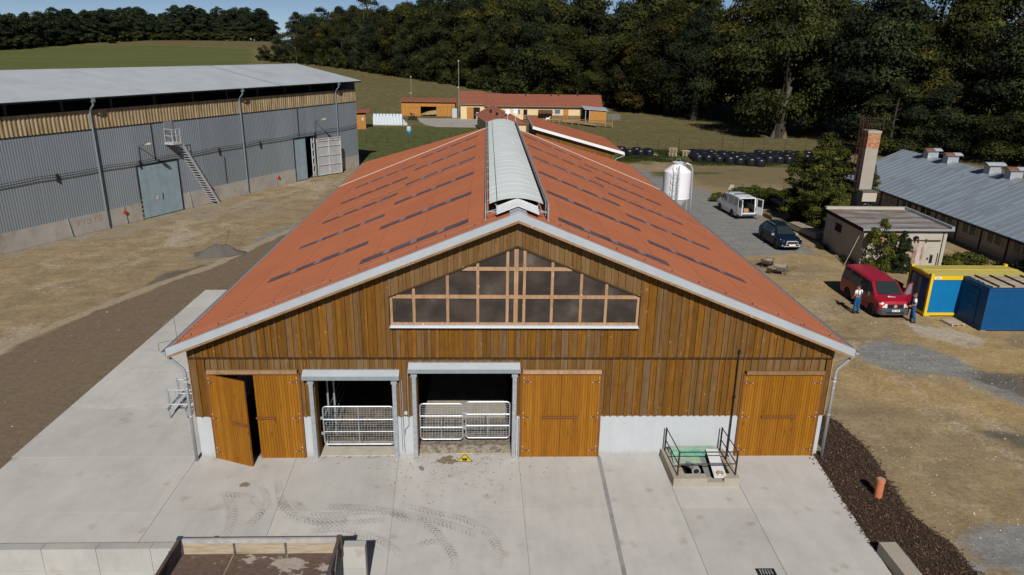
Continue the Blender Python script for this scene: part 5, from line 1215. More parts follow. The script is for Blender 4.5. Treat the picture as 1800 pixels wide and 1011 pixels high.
# white van with open rear doors
m_vwhite = paint('white van paint', (0.62, 0.67, 0.70))
wv = thing('white_van', 'white passenger van seen from behind with its rear doors open, parked on the grey gravel', 'van', (23.05, 43.55, 0.02), PI + math.radians(5))
SW = [(-2.45, 0.42, 0.8, 0.95, 0.75, 0.82, 0.72), (-2.3, 0.3, 0.9, 1.1, 0.9, 0.93, 0.82), (-1.6, 0.26, 1.15, 1.3, 0.93, 0.95, 0.87), (-0.95, 0.26, 1.2, 1.95, 0.93, 0.95, 0.78), (0.2, 0.26, 1.2, 2.05, 0.93, 0.95, 0.8), (1.4, 0.26, 1.2, 2.07, 0.93, 0.95, 0.8), (2.4, 0.28, 1.2, 2.05, 0.93, 0.95, 0.8)]
# shell with an open tail: inside and outside faces
body, P, patch = car(wv, SW, m_vwhite, (-1.5, 1.35), 0.34, [(2, 0.3, 1.0), (3, 0.05, 0.95), (4, 0.03, 0.97), (5, 0.03, 0.9)], 2, rear_open=True)
MB().box(-0.86, 0.4, 0.5, 0.86, 2.36, 0.55).box(-0.86, 0.3, 0.55, 0.86, 0.36, 1.9).build('load_floor', m_plastic, wv)
rl = MB()
for s in (-1, 1): rl.bar((s * 0.88, 2.4, 0.5), (s * 0.77, 2.4, 1.98), 0.14, 0.05)
rl.box(-0.86, 2.36, 0.32, 0.86, 2.44, 0.58).box(-0.74, 2.37, 1.93, 0.74, 2.43, 2.05)
rl.build('tail_frame', m_vwhite, wv)
MB().box(-0.92, 2.4, 0.3, 0.92, 2.56, 0.46).build('bumper', m_plastic, wv)
for s in (-1, 1): MB().box(s * 0.9 - 0.06, 2.38, 0.75, s * 0.9 + 0.06, 2.46, 1.15).build('tail_light', m_tail, wv)
for s, ang in ((1, -84), (-1, 108)):
    d_ = link('rear_door', None, wv, (s * 0.9, 2.46, 0), math.radians(ang)); d_['label'] = 'open rear door'
    x0, x1 = sorted((0.0, -s * 0.8))
    MB().box(x0, 0.0, 0.5, x1, 0.05, 1.2).box(x0, 0.0, 1.88, x1, 0.05, 1.98).box(x0, 0, 1.2, x0 + 0.09, 0.05, 1.88).box(x1 - 0.09, 0, 1.2, x1, 0.05, 1.88).build('door_panel', m_vwhite, d_)
    MB().box(x0 + 0.09, 0.015, 1.2, x1 - 0.09, 0.03, 1.88).build('door_glass', m_glass, d_)
MB().box(-0.7, -0.35, 2.09, 0.7, -0.28, 2.15).box(-0.75, -0.36, 2.03, -0.69, -0.27, 2.12).box(0.69, -0.36, 2.03, 0.75, -0.27, 2.12).build('roof_bar', m_dark, wv)
MB().box(-0.7, 1.05, 2.11, 0.7, 1.12, 2.17).box(-0.75, 1.04, 2.05, -0.69, 1.13, 2.14).box(0.69, 1.04, 2.05, 0.75, 1.13, 2.14).build('roof_bar', m_dark, wv)
c_, s_ = math.cos(PI + math.radians(5)), math.sin(PI + math.radians(5))
def wvw(x, y, z): return (23.05 + c_ * x - s_ * y, 43.55 + s_ * x + c_ * y, z + 0.02)
bxs = [((0.45, 1.9, 0.55), (0.5, 0.4, 0.32), (0.55, 0.57, 0.62), 'white carton in the open back of the white van'), ((-0.1, 2.0, 0.55), (0.45, 0.4, 0.36), (0.33, 0.20, 0.10), 'brown carton in the open back of the white van'), ((0.2, 1.5, 0.55), (0.4, 0.35, 0.62), (0.5, 0.43, 0.28), 'tall yellowish carton behind the others in the white van')]
for (x, y, z), (a, b_, h), col, lab in bxs:
    o = bevel(MB().box(-a / 2, -b_ / 2, 0, a / 2, b_ / 2, h).build('carton', M(lab, col, 0.8, var=0.15, scale=4), None, wvw(x, y, z), PI + math.radians(5)), 0.015); tag(o, lab, 'carton')
# dark blue off-road car
m_suv = paint('dark blue car paint', (0.003, 0.011, 0.025)); m_suv.node_tree.nodes['Principled BSDF'].inputs['Specular IOR Level'].default_value = 0.2; m_suv.node_tree.nodes['Principled BSDF'].inputs['Coat Weight'].default_value = 0.05
sv = thing('dark_blue_car', 'dark blue off-road car with a chrome bull bar, parked beside the barn', 'car', (22.88, 32.0, 0.02), math.radians(2))
SS = [(-2.2, 0.45, 0.75, 0.86, 0.7, 0.78, 0.66), (-2.05, 0.3, 0.85, 0.98, 0.86, 0.89, 0.76), (-1.05, 0.26, 0.98, 1.08, 0.9, 0.91, 0.84), (-0.25, 0.26, 1.02, 1.58, 0.9, 0.91, 0.66), (0.8, 0.26, 1.03, 1.66, 0.9, 0.91, 0.67), (1.7, 0.28, 1.04, 1.62, 0.9, 0.91, 0.65), (2.2, 0.34, 1.02, 1.3, 0.86, 0.89, 0.7), (2.28, 0.42, 0.9, 1.06, 0.8, 0.85, 0.72)]
body, P, patch = car(sv, SS, m_suv, (-1.32, 1.32), 0.35, [(2, 0.5, 1.0), (3, 0.03, 0.97), (4, 0.04, 0.9)], 2)
for s in (-1, 1):
    MB().prism([(s * 0.42, -2.2, 0.72), (s * 0.8, -2.08, 0.74), (s * 0.84, -1.92, 0.93), (s * 0.5, -2.1, 0.88)], (0, 0.06, 0)).build('headlight', m_lens, sv)
    MB().lathe([(0.0, 0), (0.08, 0), (0.08, 0.05)], 12, (s * 0.68, -2.2, 0.5), axis='y').build('fog_lamp', m_lens, sv)
    MB().box(s * 0.99 - 0.1, -0.85, 0.98, s * 0.99 + 0.1, -0.76, 1.14).build('mirror', m_zinc, sv)
    MB().bar((s * 0.6, -0.1, 1.70), (s * 0.62, 1.5, 1.72), 0.04, 0.04).build('roof_rail', m_galv, sv)
MB().box(-0.4, -2.23, 0.74, 0.4, -2.19, 0.86).build('grille', m_zinc, sv)
MB().tube([(-0.5, -2.3, 0.42), (-0.46, -2.34, 0.75), (-0.38, -2.33, 0.83), (0.38, -2.33, 0.83), (0.46, -2.34, 0.75), (0.5, -2.3, 0.42)], 0.035, 8).tube([(-0.62, -2.28, 0.42), (0.62, -2.28, 0.42)], 0.035, 8).tube([(-0.48, -2.34, 0.62), (0.48, -2.34, 0.62)], 0.025, 8).build('bull_bar', m_rim, sv)
MB().box(-0.26, -2.38, 0.48, 0.26, -2.365, 0.59).build('number_plate', M('white plate', (0, 0, 0)), sv)

# ------------------------------------------------------------------ people
m_skin = M('skin', (0.38, 0.20, 0.14), 0.6, var=0.06); m_overall = M('blue work overalls', (0.012, 0.075, 0.19), 0.85, var=0.2, scale=6)
m_tee = M('white work shirt', (0.68, 0.69, 0.72), 0.85, var=0.06, scale=8); m_hair = M('short grey brown hair', (0.05, 0.04, 0.032), 0.9, var=0.3)
m_boot = M('dark work boots', (0.02, 0.019, 0.018), 0.8)
def skin_mesh(name, V, E, R_, mt, parent, sub=1, root=0):
    me = bpy.data.meshes.new(name); me.from_pydata(V, E, []); me.materials.append(mt)
    o = link(name, me, parent)
    o.modifiers.new('skin', 'SKIN'); s_ = o.modifiers.new('smooth', 'SUBSURF'); s_.levels = sub; s_.render_levels = sub
    if not me.skin_vertices: me.attributes.new('skin', 'FLOAT_VECTOR', 'POINT') if False else None
    for i, r in enumerate(R_): me.skin_vertices[0].data[i].radius = (r if isinstance(r, tuple) else (r, r))
    me.skin_vertices[0].data[root].use_root = True
    for p in me.polygons: p.use_smooth = True
    return o
def person(label, loc, rz, pose, shirt, bend=0.0, sc=1.0):
    t = thing('person', label, 'person', loc, rz); t.scale = (sc, sc, sc)
    B = lambda x, y, z: (x, y - math.sin(bend) * max(0, z - 0.95), 0.95 + (z - 0.95) * (math.cos(bend) if z > 0.95 else 1))
    j = {'pel': (0, 0, 0.97), 'waist': B(0, 0.0, 1.12), 'chest': B(0, 0.01, 1.36), 'neck': B(0, 0.0, 1.50), 'jaw': B(0, -0.025, 1.57), 'head': B(0, -0.02, 1.66), 'top': B(0, -0.005, 1.745)}
    for s, n in ((-1, 'l'), (1, 'r')):
        f_ = pose.get('foot_' + n, 0.0)
        j['hip' + n] = (s * 0.1, 0, 0.90); j['knee' + n] = (s * 0.115, -0.015 + f_ * 0.5, 0.49); j['ank' + n] = (s * 0.125, 0.02 + f_, 0.09); j['toe' + n] = (s * 0.15, -0.15 + f_, 0.04)
        j['sh' + n] = B(s * 0.185, 0.01, 1.43); j['el' + n] = pose['el' + n]; j['wr' + n] = pose['wr' + n]
        w, e = Vector(pose['wr' + n]), Vector(pose['el' + n]); d = (w - e).normalized(); sd = d.cross(Vector((0, 1, 0.2))).normalized() * 0.022
        j['palm' + n] = tuple(w + d * 0.07)
        for k in range(4): j[f'f{k}a{n}'] = tuple(w + d * (0.10 + 0.005 * (k in (1, 2))) + sd * (k - 1.5)); j[f'f{k}b{n}'] = tuple(w + d * (0.155 + 0.012 * (k in (1, 2))) + sd * (k - 1.5) * 1.1 + Vector((0, -0.02, 0)))
        j['tha' + n] = tuple(w + d * 0.045 + sd * 1.9); j['thb' + n] = tuple(w + d * 0.09 + sd * 2.2 + Vector((0, -0.015, 0)))
    rad = {'pel': (0.155, 0.11), 'waist': (0.14, 0.10), 'chest': (0.165, 0.115), 'neck': 0.058, 'jaw': 0.072, 'head': (0.082, 0.098), 'top': 0.06}
    for n in 'lr':
        rad.update({'hip' + n: 0.095, 'knee' + n: 0.06, 'ank' + n: 0.042, 'toe' + n: 0.036, 'sh' + n: 0.066, 'el' + n: 0.043, 'wr' + n: 0.03, 'palm' + n: 0.036, 'tha' + n: 0.012, 'thb' + n: 0.009})
        for k in range(4): rad[f'f{k}a{n}'] = 0.010; rad[f'f{k}b{n}'] = 0.008
    E = [('pel', 'waist'), ('waist', 'chest'), ('chest', 'neck'), ('neck', 'jaw'), ('jaw', 'head'), ('head', 'top')]
    for n in 'lr':
        E += [('pel', 'hip' + n), ('hip' + n, 'knee' + n), ('knee' + n, 'ank' + n), ('ank' + n, 'toe' + n), ('chest', 'sh' + n), ('sh' + n, 'el' + n), ('el' + n, 'wr' + n), ('wr' + n, 'palm' + n), ('wr' + n, 'tha' + n), ('tha' + n, 'thb' + n)]
        for k in range(4): E += [('palm' + n, f'f{k}a{n}'), (f'f{k}a{n}', f'f{k}b{n}')]
    def grow(name, keys, mt, add, over={}):
        ks = list(keys); ix = {k: i for i, k in enumerate(ks)}
        R_ = []
        for k in ks:
            r = over.get(k, rad[k]); R_.append(tuple(v + add for v in r) if isinstance(r, tuple) else r + add)
        return skin_mesh(name, [j[k] for k in ks], [(ix[a], ix[c]) for a, c in E if a in ix and c in ix], R_, mt, t, 1, ks.index('pel') if 'pel' in ix else 0)
    grow('body', j.keys(), m_skin, 0.0)
    grow('overalls', ['pel', 'waist', 'hipl', 'hipr', 'kneel', 'kneer', 'ankl', 'ankr'], m_overall, 0.024, {'waist': (0.15, 0.11), 'kneel': 0.072, 'kneer': 0.072, 'ankl': 0.062, 'ankr': 0.062})
    el = {n: tuple(Vector(j['sh' + n]).lerp(Vector(j['el' + n]), 0.62)) for n in 'lr'}
    j2 = dict(j); j.update({'ell': el['l'], 'elr': el['r']})
    grow('shirt', ['waist', 'chest', 'shl', 'shr', 'ell', 'elr'], shirt, 0.02, {'ell': 0.055, 'elr': 0.055})
    j.update(j2)
    st = MB(); c = Vector(j['chest'])
    yb, yf = 0.150, -0.135
    for s in (-1, 1): st.bar(B(s * 0.09, yb, 1.14), B(s * 0.10, 0.115, 1.44), 0.035, 0.012, up=(0, 1, 0)).bar(B(s * 0.10, 0.115, 1.44), B(s * 0.10, -0.09, 1.46), 0.035, 0.012).bar(B(s * 0.10, -0.09, 1.46), B(s * 0.08, yf, 1.28), 0.035, 0.012, up=(0, 1, 0))
    st.prism([B(-0.12, yf, 1.06), B(0.12, yf, 1.06), B(0.1, yf, 1.3), B(-0.1, yf, 1.3)], (0, 0.014, 0))
    st.build('braces', m_overall, t)
    h = Vector(j['head'])
    hr = MB(); P = []
    for i in range(6):
        ph = math.radians(12 + i * 17); P.append([(h.x + 0.092 * math.cos(ph) * math.cos(a), h.y + 0.016 + 0.106 * math.cos(ph) * math.sin(a) , h.z + 0.005 + 0.112 * math.sin(ph) - 0.02 * math.sin(a) * math.cos(ph)) for a in [2 * PI * k / 12 for k in range(13)]])
    hr.grid(P).build('hair', pose.get('hair', m_hair), t, smooth=True)
    for s in (-1, 1):
        MB().lathe([(0.0, -0.004), (0.011, -0.002), (0.0, 0.004)], 8, (h.x + s * 0.032, h.y - 0.098, h.z - 0.005), axis='y').build('eye', m_blk, t)
        MB().lathe([(0.02, -0.03), (0.028, 0.0), (0.014, 0.03)], 8, (h.x + s * 0.09, h.y + 0.01, h.z - 0.015)).build('ear', m_skin, t)
        a = Vector(j['ank' + 'lr'[s > 0]])
        bevel(MB().box(a.x - 0.055 + s * 0.01, a.y - 0.2, 0.0, a.x + 0.055 + s * 0.01, a.y + 0.075, 0.09).build('boot', m_boot, t), 0.03)
    MB().prism([(h.x - 0.014, h.y - 0.095, h.z - 0.045), (h.x + 0.014, h.y - 0.095, h.z - 0.045), (h.x, h.y - 0.095, h.z)], (0, -0.022, -0.006)).build('nose', m_skin, t)
    MB().box(h.x - 0.022, h.y - 0.096, h.z - 0.073, h.x + 0.022, h.y - 0.09, h.z - 0.066).build('mouth', M('lips', (0.25, 0.09, 0.07), 0.6), t)
    return t
person('man in blue overalls and white shirt standing with his back turned beside the red van', (21.33, 15.95, 0.0), PI + 0.25,
       {'elr': (0.27, 0.02, 1.17), 'wrr': (0.24, -0.14, 0.98), 'ell': (-0.26, -0.02, 1.18), 'wrl': (-0.17, -0.24, 1.12), 'foot_l': 0.04}, m_tee, 0.04)
person('man in blue overalls and white T-shirt with reddish hair walking towards the yellow container', (23.98, 14.52, 0.0), math.radians(-118),
       {'elr': (0.26, 0.06, 1.16), 'wrr': (0.2, -0.16, 1.05), 'ell': (-0.25, 0.08, 1.17), 'wrl': (-0.2, -0.1, 0.99), 'foot_r': 0.14, 'foot_l': -0.06, 'hair': M('short reddish hair', (0.16, 0.065, 0.035), 0.9)}, m_tee, 0.03)
person('workman in a blue shirt bending into the van behind its open front door', (24.42, 17.25, 0.0), math.radians(-70),
       {'elr': (0.24, -0.5, 1.2), 'wrr': (0.12, -0.62, 1.28), 'ell': (-0.2, -0.55, 1.12), 'wrl': (-0.08, -0.68, 1.2)}, M('blue work shirt', (0.02, 0.10, 0.30), 0.85, var=0.1), 0.5, 0.97)

# ------------------------------------------------------------------ site containers
m_cyel = M('yellow container frame', (0.66, 0.44, 0.015), 0.5, var=0.06, scale=2); m_croof = M('faded yellow roof', (0.44, 0.37, 0.10), 0.7, var=0.08, scale=1, dirt=(0.22, 0.20, 0.08), dirt_amt=0.22)
m_cblue = M('bright blue container panel', (0.001, 0.145, 0.35), 0.5, var=0.07, scale=1.5); m_cnavy = M('deep blue container paint', (0.002, 0.064, 0.18), 0.5, var=0.1, scale=1.5)
yc = thing('site_container', 'blue site container with bright yellow frame and roof beside the red van', 'container', (25.22, 15.38, 0.0))
CL, CW, CH = 6.05, 2.25, 2.56
f_ = MB()
for x in (0, CL - 0.16):
    for y in (0, CW - 0.16): f_.box(x, y, 0.08, x + 0.16, y + 0.16, CH)
for y in (0, CW - 0.16): f_.box(0.16, y, 0.08, CL - 0.16, y + 0.16, 0.24).box(0.16, y, CH - 0.24, CL - 0.16, y + 0.16, CH)
for x in (0, CL - 0.16): f_.box(x, 0.16, 0.08, x + 0.16, CW - 0.16, 0.24).box(x, 0.16, CH - 0.2, x + 0.16, CW - 0.16, CH)
f_.build('frame', m_cyel, yc)
for x in (0, CL - 0.16):
    for y in (0, CW - 0.16):
        for z in (0.0, CH - 0.04): MB().box(x - 0.012, y - 0.012, z + 0.04, x + 0.172, y + 0.172, z + 0.16).build('corner_casting', m_cyel, yc)
def ribbed(x0, x1, y, z0, z1, out, mt, name, parent, p=0.12):
    n = int((x1 - x0) / p * 4); MB().grid([[(x0 + (x1 - x0) * i / n, y + out * 0.012 * (0, 1, 1, 0)[i % 4], z) for i in range(n + 1)] for z in (z0, z1)], flip=out > 0).build(name, mt, parent)
MB().box(0.16, 0.07, 0.24, CL - 0.16, 0.14, CH - 0.24).build('front_core', m_cblue, yc); ribbed(0.16, CL - 0.16, 0.066, 0.24, CH - 0.24, -1, m_cblue, 'ribbed_panel', yc)
MB().box(0.16, CW - 0.13, 0.24, CL - 0.16, CW - 0.06, CH - 0.24).box(CL - 0.13, 0.16, 0.24, CL - 0.06, CW - 0.16, CH - 0.2).build('rear_panels', m_cblue, yc)
MB().box(0.06, 0.16, 0.24, 0.13, 0.95, CH - 0.2).box(0.06, 1.92, 0.24, 0.13, CW - 0.16, CH - 0.2).box(0.06, 0.95, 2.24, 0.13, 1.92, CH - 0.2).build('end_panel', m_cnavy, yc)  # deeper blue than the front puts this end's shade into its colour
MB().box(0.16, 0.16, 0.1, CL - 0.16, CW - 0.16, 0.24).box(0.9, 0.16, 0.24, 1.0, CW - 0.16, CH - 0.3).build('inner_room', m_dark, yc)
MB().box(0.1, 1.0, 0.9, 0.115, 1.35, 2.2).build('inner_light_panel', M('inner pale wall', (0.3, 0.33, 0.33), 0.7), yc)
dl = link('container_door', None, yc, (0.04, 1.94, 0), math.radians(62)); dl['label'] = 'open grey door leaf'
MB().box(-0.045, -0.97, 0.26, 0.0, 0.0, 2.22).build('door_panel', M('grey door leaf', (0.30, 0.33, 0.36), 0.5, var=0.05), dl)
MB().box(-0.055, -0.95, 1.15, -0.045, -0.85, 1.25).build('door_handle', m_dark, dl)
rfp = MB().prism([(0.03, 0.03, CH), (0.03, CW / 2, CH + 0.07), (0.03, CW - 0.03, CH)], (CL - 0.06, 0, 0)).build('roof', m_croof, yc)
MB().bar((0.05, CW / 2, CH + 0.075), (CL - 0.05, CW / 2, CH + 0.075), 0.05, 0.02).build('roof_seam', m_cyel, rfp)
pl_ = MB().box(0.22, -0.008, CH - 0.19, 0.62, 0.0, CH - 0.06).build('maker_plate', M('white maker plate', (0.7, 0.7, 0.68), 0.5, var=0.03), yc)
for i in range(5): MB().box(0.32 + i * 0.045, -0.0105, CH - 0.155, 0.35 + i * 0.045, -0.008, CH - 0.10).build('plate_character', m_blk, pl_)
for x in (0.1, 3.0, 5.8): MB().box(x, 0.02, 0.0, x + 0.3, 0.2, 0.08).build('footing', m_kerb, yc)

bc = thing('blue_container', 'deep blue steel container with timber boards and battens lying on its roof', 'container', (27.15, 13.02, 0.0))
CL2, CW2, CH2 = 6.05, 2.38, 2.58
MB().box(0.03, 0.03, 0.12, CL2 - 0.03, CW2 - 0.03, CH2 - 0.03).build('container_body', m_cnavy, bc)
ribbed(0.1, CL2 - 0.1, 0.022, 0.2, CH2 - 0.3, -1, m_cnavy, 'ribbed_panel', bc, 0.1)
f_ = MB()
for x in (0, CL2 - 0.1):
    for y in (0, CW2 - 0.1): f_.box(x, y, 0.06, x + 0.1, y + 0.1, CH2)
for y in (-0.004, CW2 - 0.1): f_.box(0.1, y, 0.06, CL2 - 0.1, y + 0.1, 0.2).box(0.1, y, CH2 - 0.14, CL2 - 0.1, y + 0.1, CH2)
for x in (0, CL2 - 0.1): f_.box(x, 0.1, 0.06, x + 0.1, CW2 - 0.1, 0.18).box(x, 0.1, CH2 - 0.12, x + 0.1, CW2 - 0.1, CH2)
f_.build('frame', M('darker blue frame', (0.006, 0.06, 0.17), 0.5, var=0.1), bc)
e_ = MB().box(-0.0, 0.75, 0.2, 0.028, 1.75, 2.25).build('end_door', m_cnavy, bc)
MB().box(-0.02, 0.85, 1.75, 0.0, 1.6, 1.8).box(-0.03, 1.0, 1.1, 0.0, 1.4, 1.16).build('door_bar', M('bright blue bar', (0.03, 0.16, 0.4), 0.5), e_)
for x, y in ((0.02, 0.02), (0.02, 2.2), (3, 0.05), (5.7, 0.05)): MB().box(x, y, 0, x + 0.3, y + 0.16, 0.06).build('footing', m_kerb, bc)
lb = thing('roof_timber', 'grey weathered boards under three dark battens on the roof of the blue container', 'timber', (27.15, 13.02, CH2))
m_gboard = M('grey sun bleached boards', (0.36, 0.30, 0.235), 0.9, var=0.2, scale=2, rand=0.22, stretch=(0.6, 8, 1), dirt=(0.2, 0.15, 0.10), dirt_amt=0.35)
for i in range(9): MB().box(0.2 + 0.1 * rnd.random(), 0.2 + i * 0.235, 0.002, 5.8 - 0.5 * rnd.random(), 0.2 + i * 0.235 + 0.21, 0.03 + 0.012 * rnd.random()).build('board', m_gboard, lb)
m_batten = M('dark wet battens', (0.075, 0.05, 0.035), 0.9, var=0.3)
for x in (0.55, 1.45, 2.35, 3.3, 4.2): MB().box(x, 0.12, 0.045, x + 0.08, 2.25, 0.12).build('batten', m_batten, lb)
pal = thing('loose_pallet', 'weathered wooden pallet lying flat before the containers', 'pallet', (25.95, 13.75, 0.0), 0.12)
for i in range(6): MB().box(0.0, i * 0.16, 0.1, 0.85, i * 0.16 + 0.1, 0.125).build('slat', m_gboard, pal)
for x in (0.0, 0.38, 0.76): MB().box(x, 0, 0, x + 0.09, 0.9, 0.098).build('bearer', m_gboard, pal)

# ------------------------------------------------------------------ wheelbarrows with sand
def barrow(label, loc, rz):
    t = thing('wheelbarrow', label, 'wheelbarrow', loc, rz, 'wheelbarrows on the sand')
    m_tray = M('battered grey tray', (0.16, 0.145, 0.13), 0.6, 0.2, var=0.3, scale=6); sand = M('sand load', (0.34, 0.27, 0.18), 0.95, var=0.2, scale=9)
    top = [(-0.34, -0.5), (0.34, -0.5), (0.40, 0.42), (-0.40, 0.42)]; bot = [(-0.2, -0.2), (0.2, -0.2), (0.24, 0.25), (-0.24, 0.25)]
    g = MB().add([(*p, 0.30) for p in bot] + [(*p, 0.64) for p in top], [(3, 2, 1, 0)] + [(i, (i + 1) % 4, (i + 1) % 4 + 4, i + 4) for i in range(4)])
    tray = g.build('tray', m_tray, t); tray.modifiers.new('gauge', 'SOLIDIFY').thickness = 0.02
    g = MB(); n = 8; P = [[(lerp(lerp(-0.33, -0.38, v / n), lerp(0.33, 0.38, v / n), u / n), lerp(-0.47, 0.40, v / n), 0.55 + 0.1 * math.sin(PI * u / n) * math.sin(PI * v / n)) for u in range(n + 1)] for v in range(n + 1)]
    g.grid(P, flip=True).build('sand', sand, tray, smooth=True)
    for s in (-1, 1): MB().tube([(s * 0.06, -0.72, 0.2), (s * 0.22, -0.1, 0.29), (s * 0.28, 0.45, 0.42), (s * 0.3, 0.95, 0.62), (s * 0.3, 1.1, 0.62)], 0.02, 6).build('handle', m_rust, t)
    for s in (-1, 1): MB().tube([(s * 0.25, 0.2, 0.33), (s * 0.25, 0.36, 0.0), (s * 0.25, 0.48, 0.43)], 0.018, 6).build('leg', m_rust, t)
    w = MB().lathe([(0.1, -0.045), (0.18, -0.04), (0.2, 0.0), (0.18, 0.04), (0.1, 0.045)], 16, (0, -0.72, 0.2), axis='x').build('wheel', m_tyre, t)
    MB().lathe([(0.0, -0.04), (0.1, -0.03), (0.1, 0.03), (0, 0.04)], 12, (0, -0.72, 0.2), axis='x').build('hub', m_rust, w)
barrow('old wheelbarrow full of sand, the one nearer the dark blue car', (19.45, 25.5, 0.0), 2.3)
barrow('old wheelbarrow full of sand with its handle pointing right, nearer the barn gable', (19.75, 23.75, 0.0), -1.9)

# ------------------------------------------------------------------ feed silo
m_silo = M('white fibreglass silo', (0.72, 0.71, 0.74), 0.6, var=0.03, scale=1, spec=0.4)
SX, SY = 15.86, 39.0
zc0, zc1, ztop = zat(1187, 347, SX, SY), zat(1187, 301, SX, SY), zat(1187, 286, SX, SY)
si = thing('feed_silo', 'white round feed silo with conical hopper and caged ladder standing behind the barn roof', 'silo', (SX, SY, 0.0))
R0 = 1.2
MB().lathe([(0.22, 1.15), (R0, zc0), (R0 + 0.02, zc0), (R0 + 0.02, zc0 + 0.06), (R0, zc0 + 0.06), (R0, zc1), (R0 - 0.05, zc1 + 0.05), (0.42, ztop - 0.12), (0.42, ztop - 0.02), (0.5, ztop - 0.02), (0.5, ztop + 0.06), (0.0, ztop + 0.08)], 40).build('silo_body', m_silo, si, smooth=False)
sb = si.children[0]
for p in sb.data.polygons: p.use_smooth = True
e_ = sb.modifiers.new('sharp', 'EDGE_SPLIT'); e_.split_angle = math.radians(28)
MB().lathe([(0.43, -0.02), (0.52, -0.02), (0.52, 0.02), (0.43, 0.02)], 20, (0, 0, ztop + 0.04), caps=False).build('lid_rim', m_galv, si)
MB().tube([(-0.25, 0, ztop + 0.05)] + [(-0.25 + 0.25 - 0.25 * math.cos(a), 0, ztop + 0.05 + 0.32 * math.sin(a)) for a in [PI * k / 8 for k in range(1, 8)]] + [(0.25, 0, ztop + 0.05)], 0.018, 5).build('lid_handle', m_galv, si)
MB().tube([(0.3, -0.3, ztop - 0.2), (0.7, -0.35, ztop + 0.02), (1.05, -0.4, ztop - 0.15), (1.22, -0.42, ztop - 0.6), (1.3, -0.45, zc0), (1.22, -0.5, 0.4)], 0.075, 10).build('fill_pipe', m_galv, si, smooth=True)
MB().tube([(0.0, -0.55, ztop - 0.25), (-0.12, -0.85, ztop - 0.35), (-0.2, -1.15, zc1), (-0.22, -1.3, zc0), (-0.22, -1.3, 1.2)], 0.065, 8).build('vent_tube', M('grey vent tube', (0.30, 0.34, 0.38), 0.5), si, smooth=True)
lg_ = MB()
for x in (-0.62, -0.3): lg_.tube([(x, -0.75, ztop - 0.2), (x, -1.22, zc1 - 0.1), (x, -1.32, zc0), (x, -1.34, 0.3)], 0.018, 5)
for i in range(18): z = 0.5 + i * 0.28; lg_.tube([(-0.62, -1.3, min(z, zc1)), (-0.3, -1.3, min(z, zc1))], 0.012, 4)
for i in range(6):
    z = 2.2 + i * 0.55
    lg_.tube([(-0.46 + 0.34 * math.cos(a), -1.3 - 0.55 * math.sin(a), z) for a in [PI * k / 6 for k in range(7)]], 0.014, 4)
for a in (0.6, 1.2, 1.9, 2.6): lg_.tube([(-0.46 + 0.34 * math.cos(a), -1.3 - 0.55 * math.sin(a), 2.2), (-0.46 + 0.34 * math.cos(a), -1.3 - 0.55 * math.sin(a), 4.95)], 0.01, 4)
lg_.build('ladder_cage', m_galv, si)
for k in range(4):
    a = PI / 4 + k * PI / 2; MB().bar((1.15 * math.cos(a), 1.15 * math.sin(a), 0), (1.15 * math.cos(a), 1.15 * math.sin(a), zc0 + 0.5), 0.08, 0.08).build('leg', m_galv, si)

# ------------------------------------------------------------------ boiler house (annex), chimney, old long building
m_plaster = M('weathered grey plaster', (0.385, 0.355, 0.305), 0.9, var=0.1, scale=0.8, dirt=(0.29, 0.265, 0.23), dirt_amt=0.36, bmp=0.15, bs=25)
an = thing('boiler_house', 'small flat roofed plastered outbuilding with a rusty sliding door', 'outbuilding', (26.4, 25.7, 0.0))
AX, AY, AH = 6.2, 6.1, 2.85
MB().box(0, 0, 0, AX, AY, AH - 0.02).build('wall', m_plaster, an)
MB().prism([(1.4, -0.006, 2.25), (2.9, -0.006, 2.3), (2.6, -0.006, 2.6), (1.3, -0.006, 2.72)], (0, 0.004, 0)).prism([(0.9, -0.006, 1.6), (1.7, -0.006, 1.7), (1.5, -0.006, 2.4), (1.0, -0.006, 2.5)], (0, 0.004, 0)).build('bare_plaster_patch', M('exposed loam plaster', (0.36, 0.22, 0.11), 0.95, var=0.25, scale=3), an)
m_flat = M('patched flat roof felt', (0.24, 0.25, 0.265), 0.85, var=0.15, scale=1.6, dirt=(0.155, 0.095, 0.055), dirt_amt=0.5, stretch=(0.35, 1.6, 1))
ar = MB().prism([(-0.25, -0.3, AH), (AX + 0.2, -0.3, AH), (AX + 0.2, AY + 0.2, AH + 0.12), (-0.25, AY + 0.2, AH + 0.12)], (0, 0, 0.1)).build('roof', m_flat, an)
MB().box(-0.3, -0.35, AH - 0.02, AX + 0.25, -0.3, AH + 0.14).build('roof_edge', m_galv, ar)
MB().prism([(-0.30, -0.3, AH - 0.12), (-0.25, -0.3, AH - 0.12), (-0.25, AY + 0.2, AH + 0.0), (-0.30, AY + 0.2, AH + 0.0)], (0, 0, 0.26)).build('roof_edge', m_dark, ar)
MB().prism([(AX + 0.05, -0.3, AH + 0.1), (AX + 0.25, -0.3, AH + 0.1), (AX + 0.25, AY + 0.2, AH + 0.22), (AX + 0.05, AY + 0.2, AH + 0.22)], (0, 0, 0.2)).build('roof_kerb', m_galv, ar)
MB().box(-0.2, AY - 0.2, AH + 0.2, AX, AY + 0.15, AH + 0.4).build('roof_kerb', m_plaster, ar)
w_ = MB().box(-0.02, 3.4, 1.75, 0.0, 4.4, 2.35).build('window', m_dark, an)
MB().box(-0.04, 3.38, 1.72, -0.02, 4.42, 1.76).box(-0.04, 3.87, 1.76, -0.02, 3.92, 2.35).build('window_frame', m_rust, w_)
m_rustdoor = M('rust streaked door sheet', (0.42, 0.38, 0.34), 0.75, var=0.15, scale=2, dirt=(0.20, 0.085, 0.04), dirt_amt=0.47, stretch=(3, 1, 0.5))
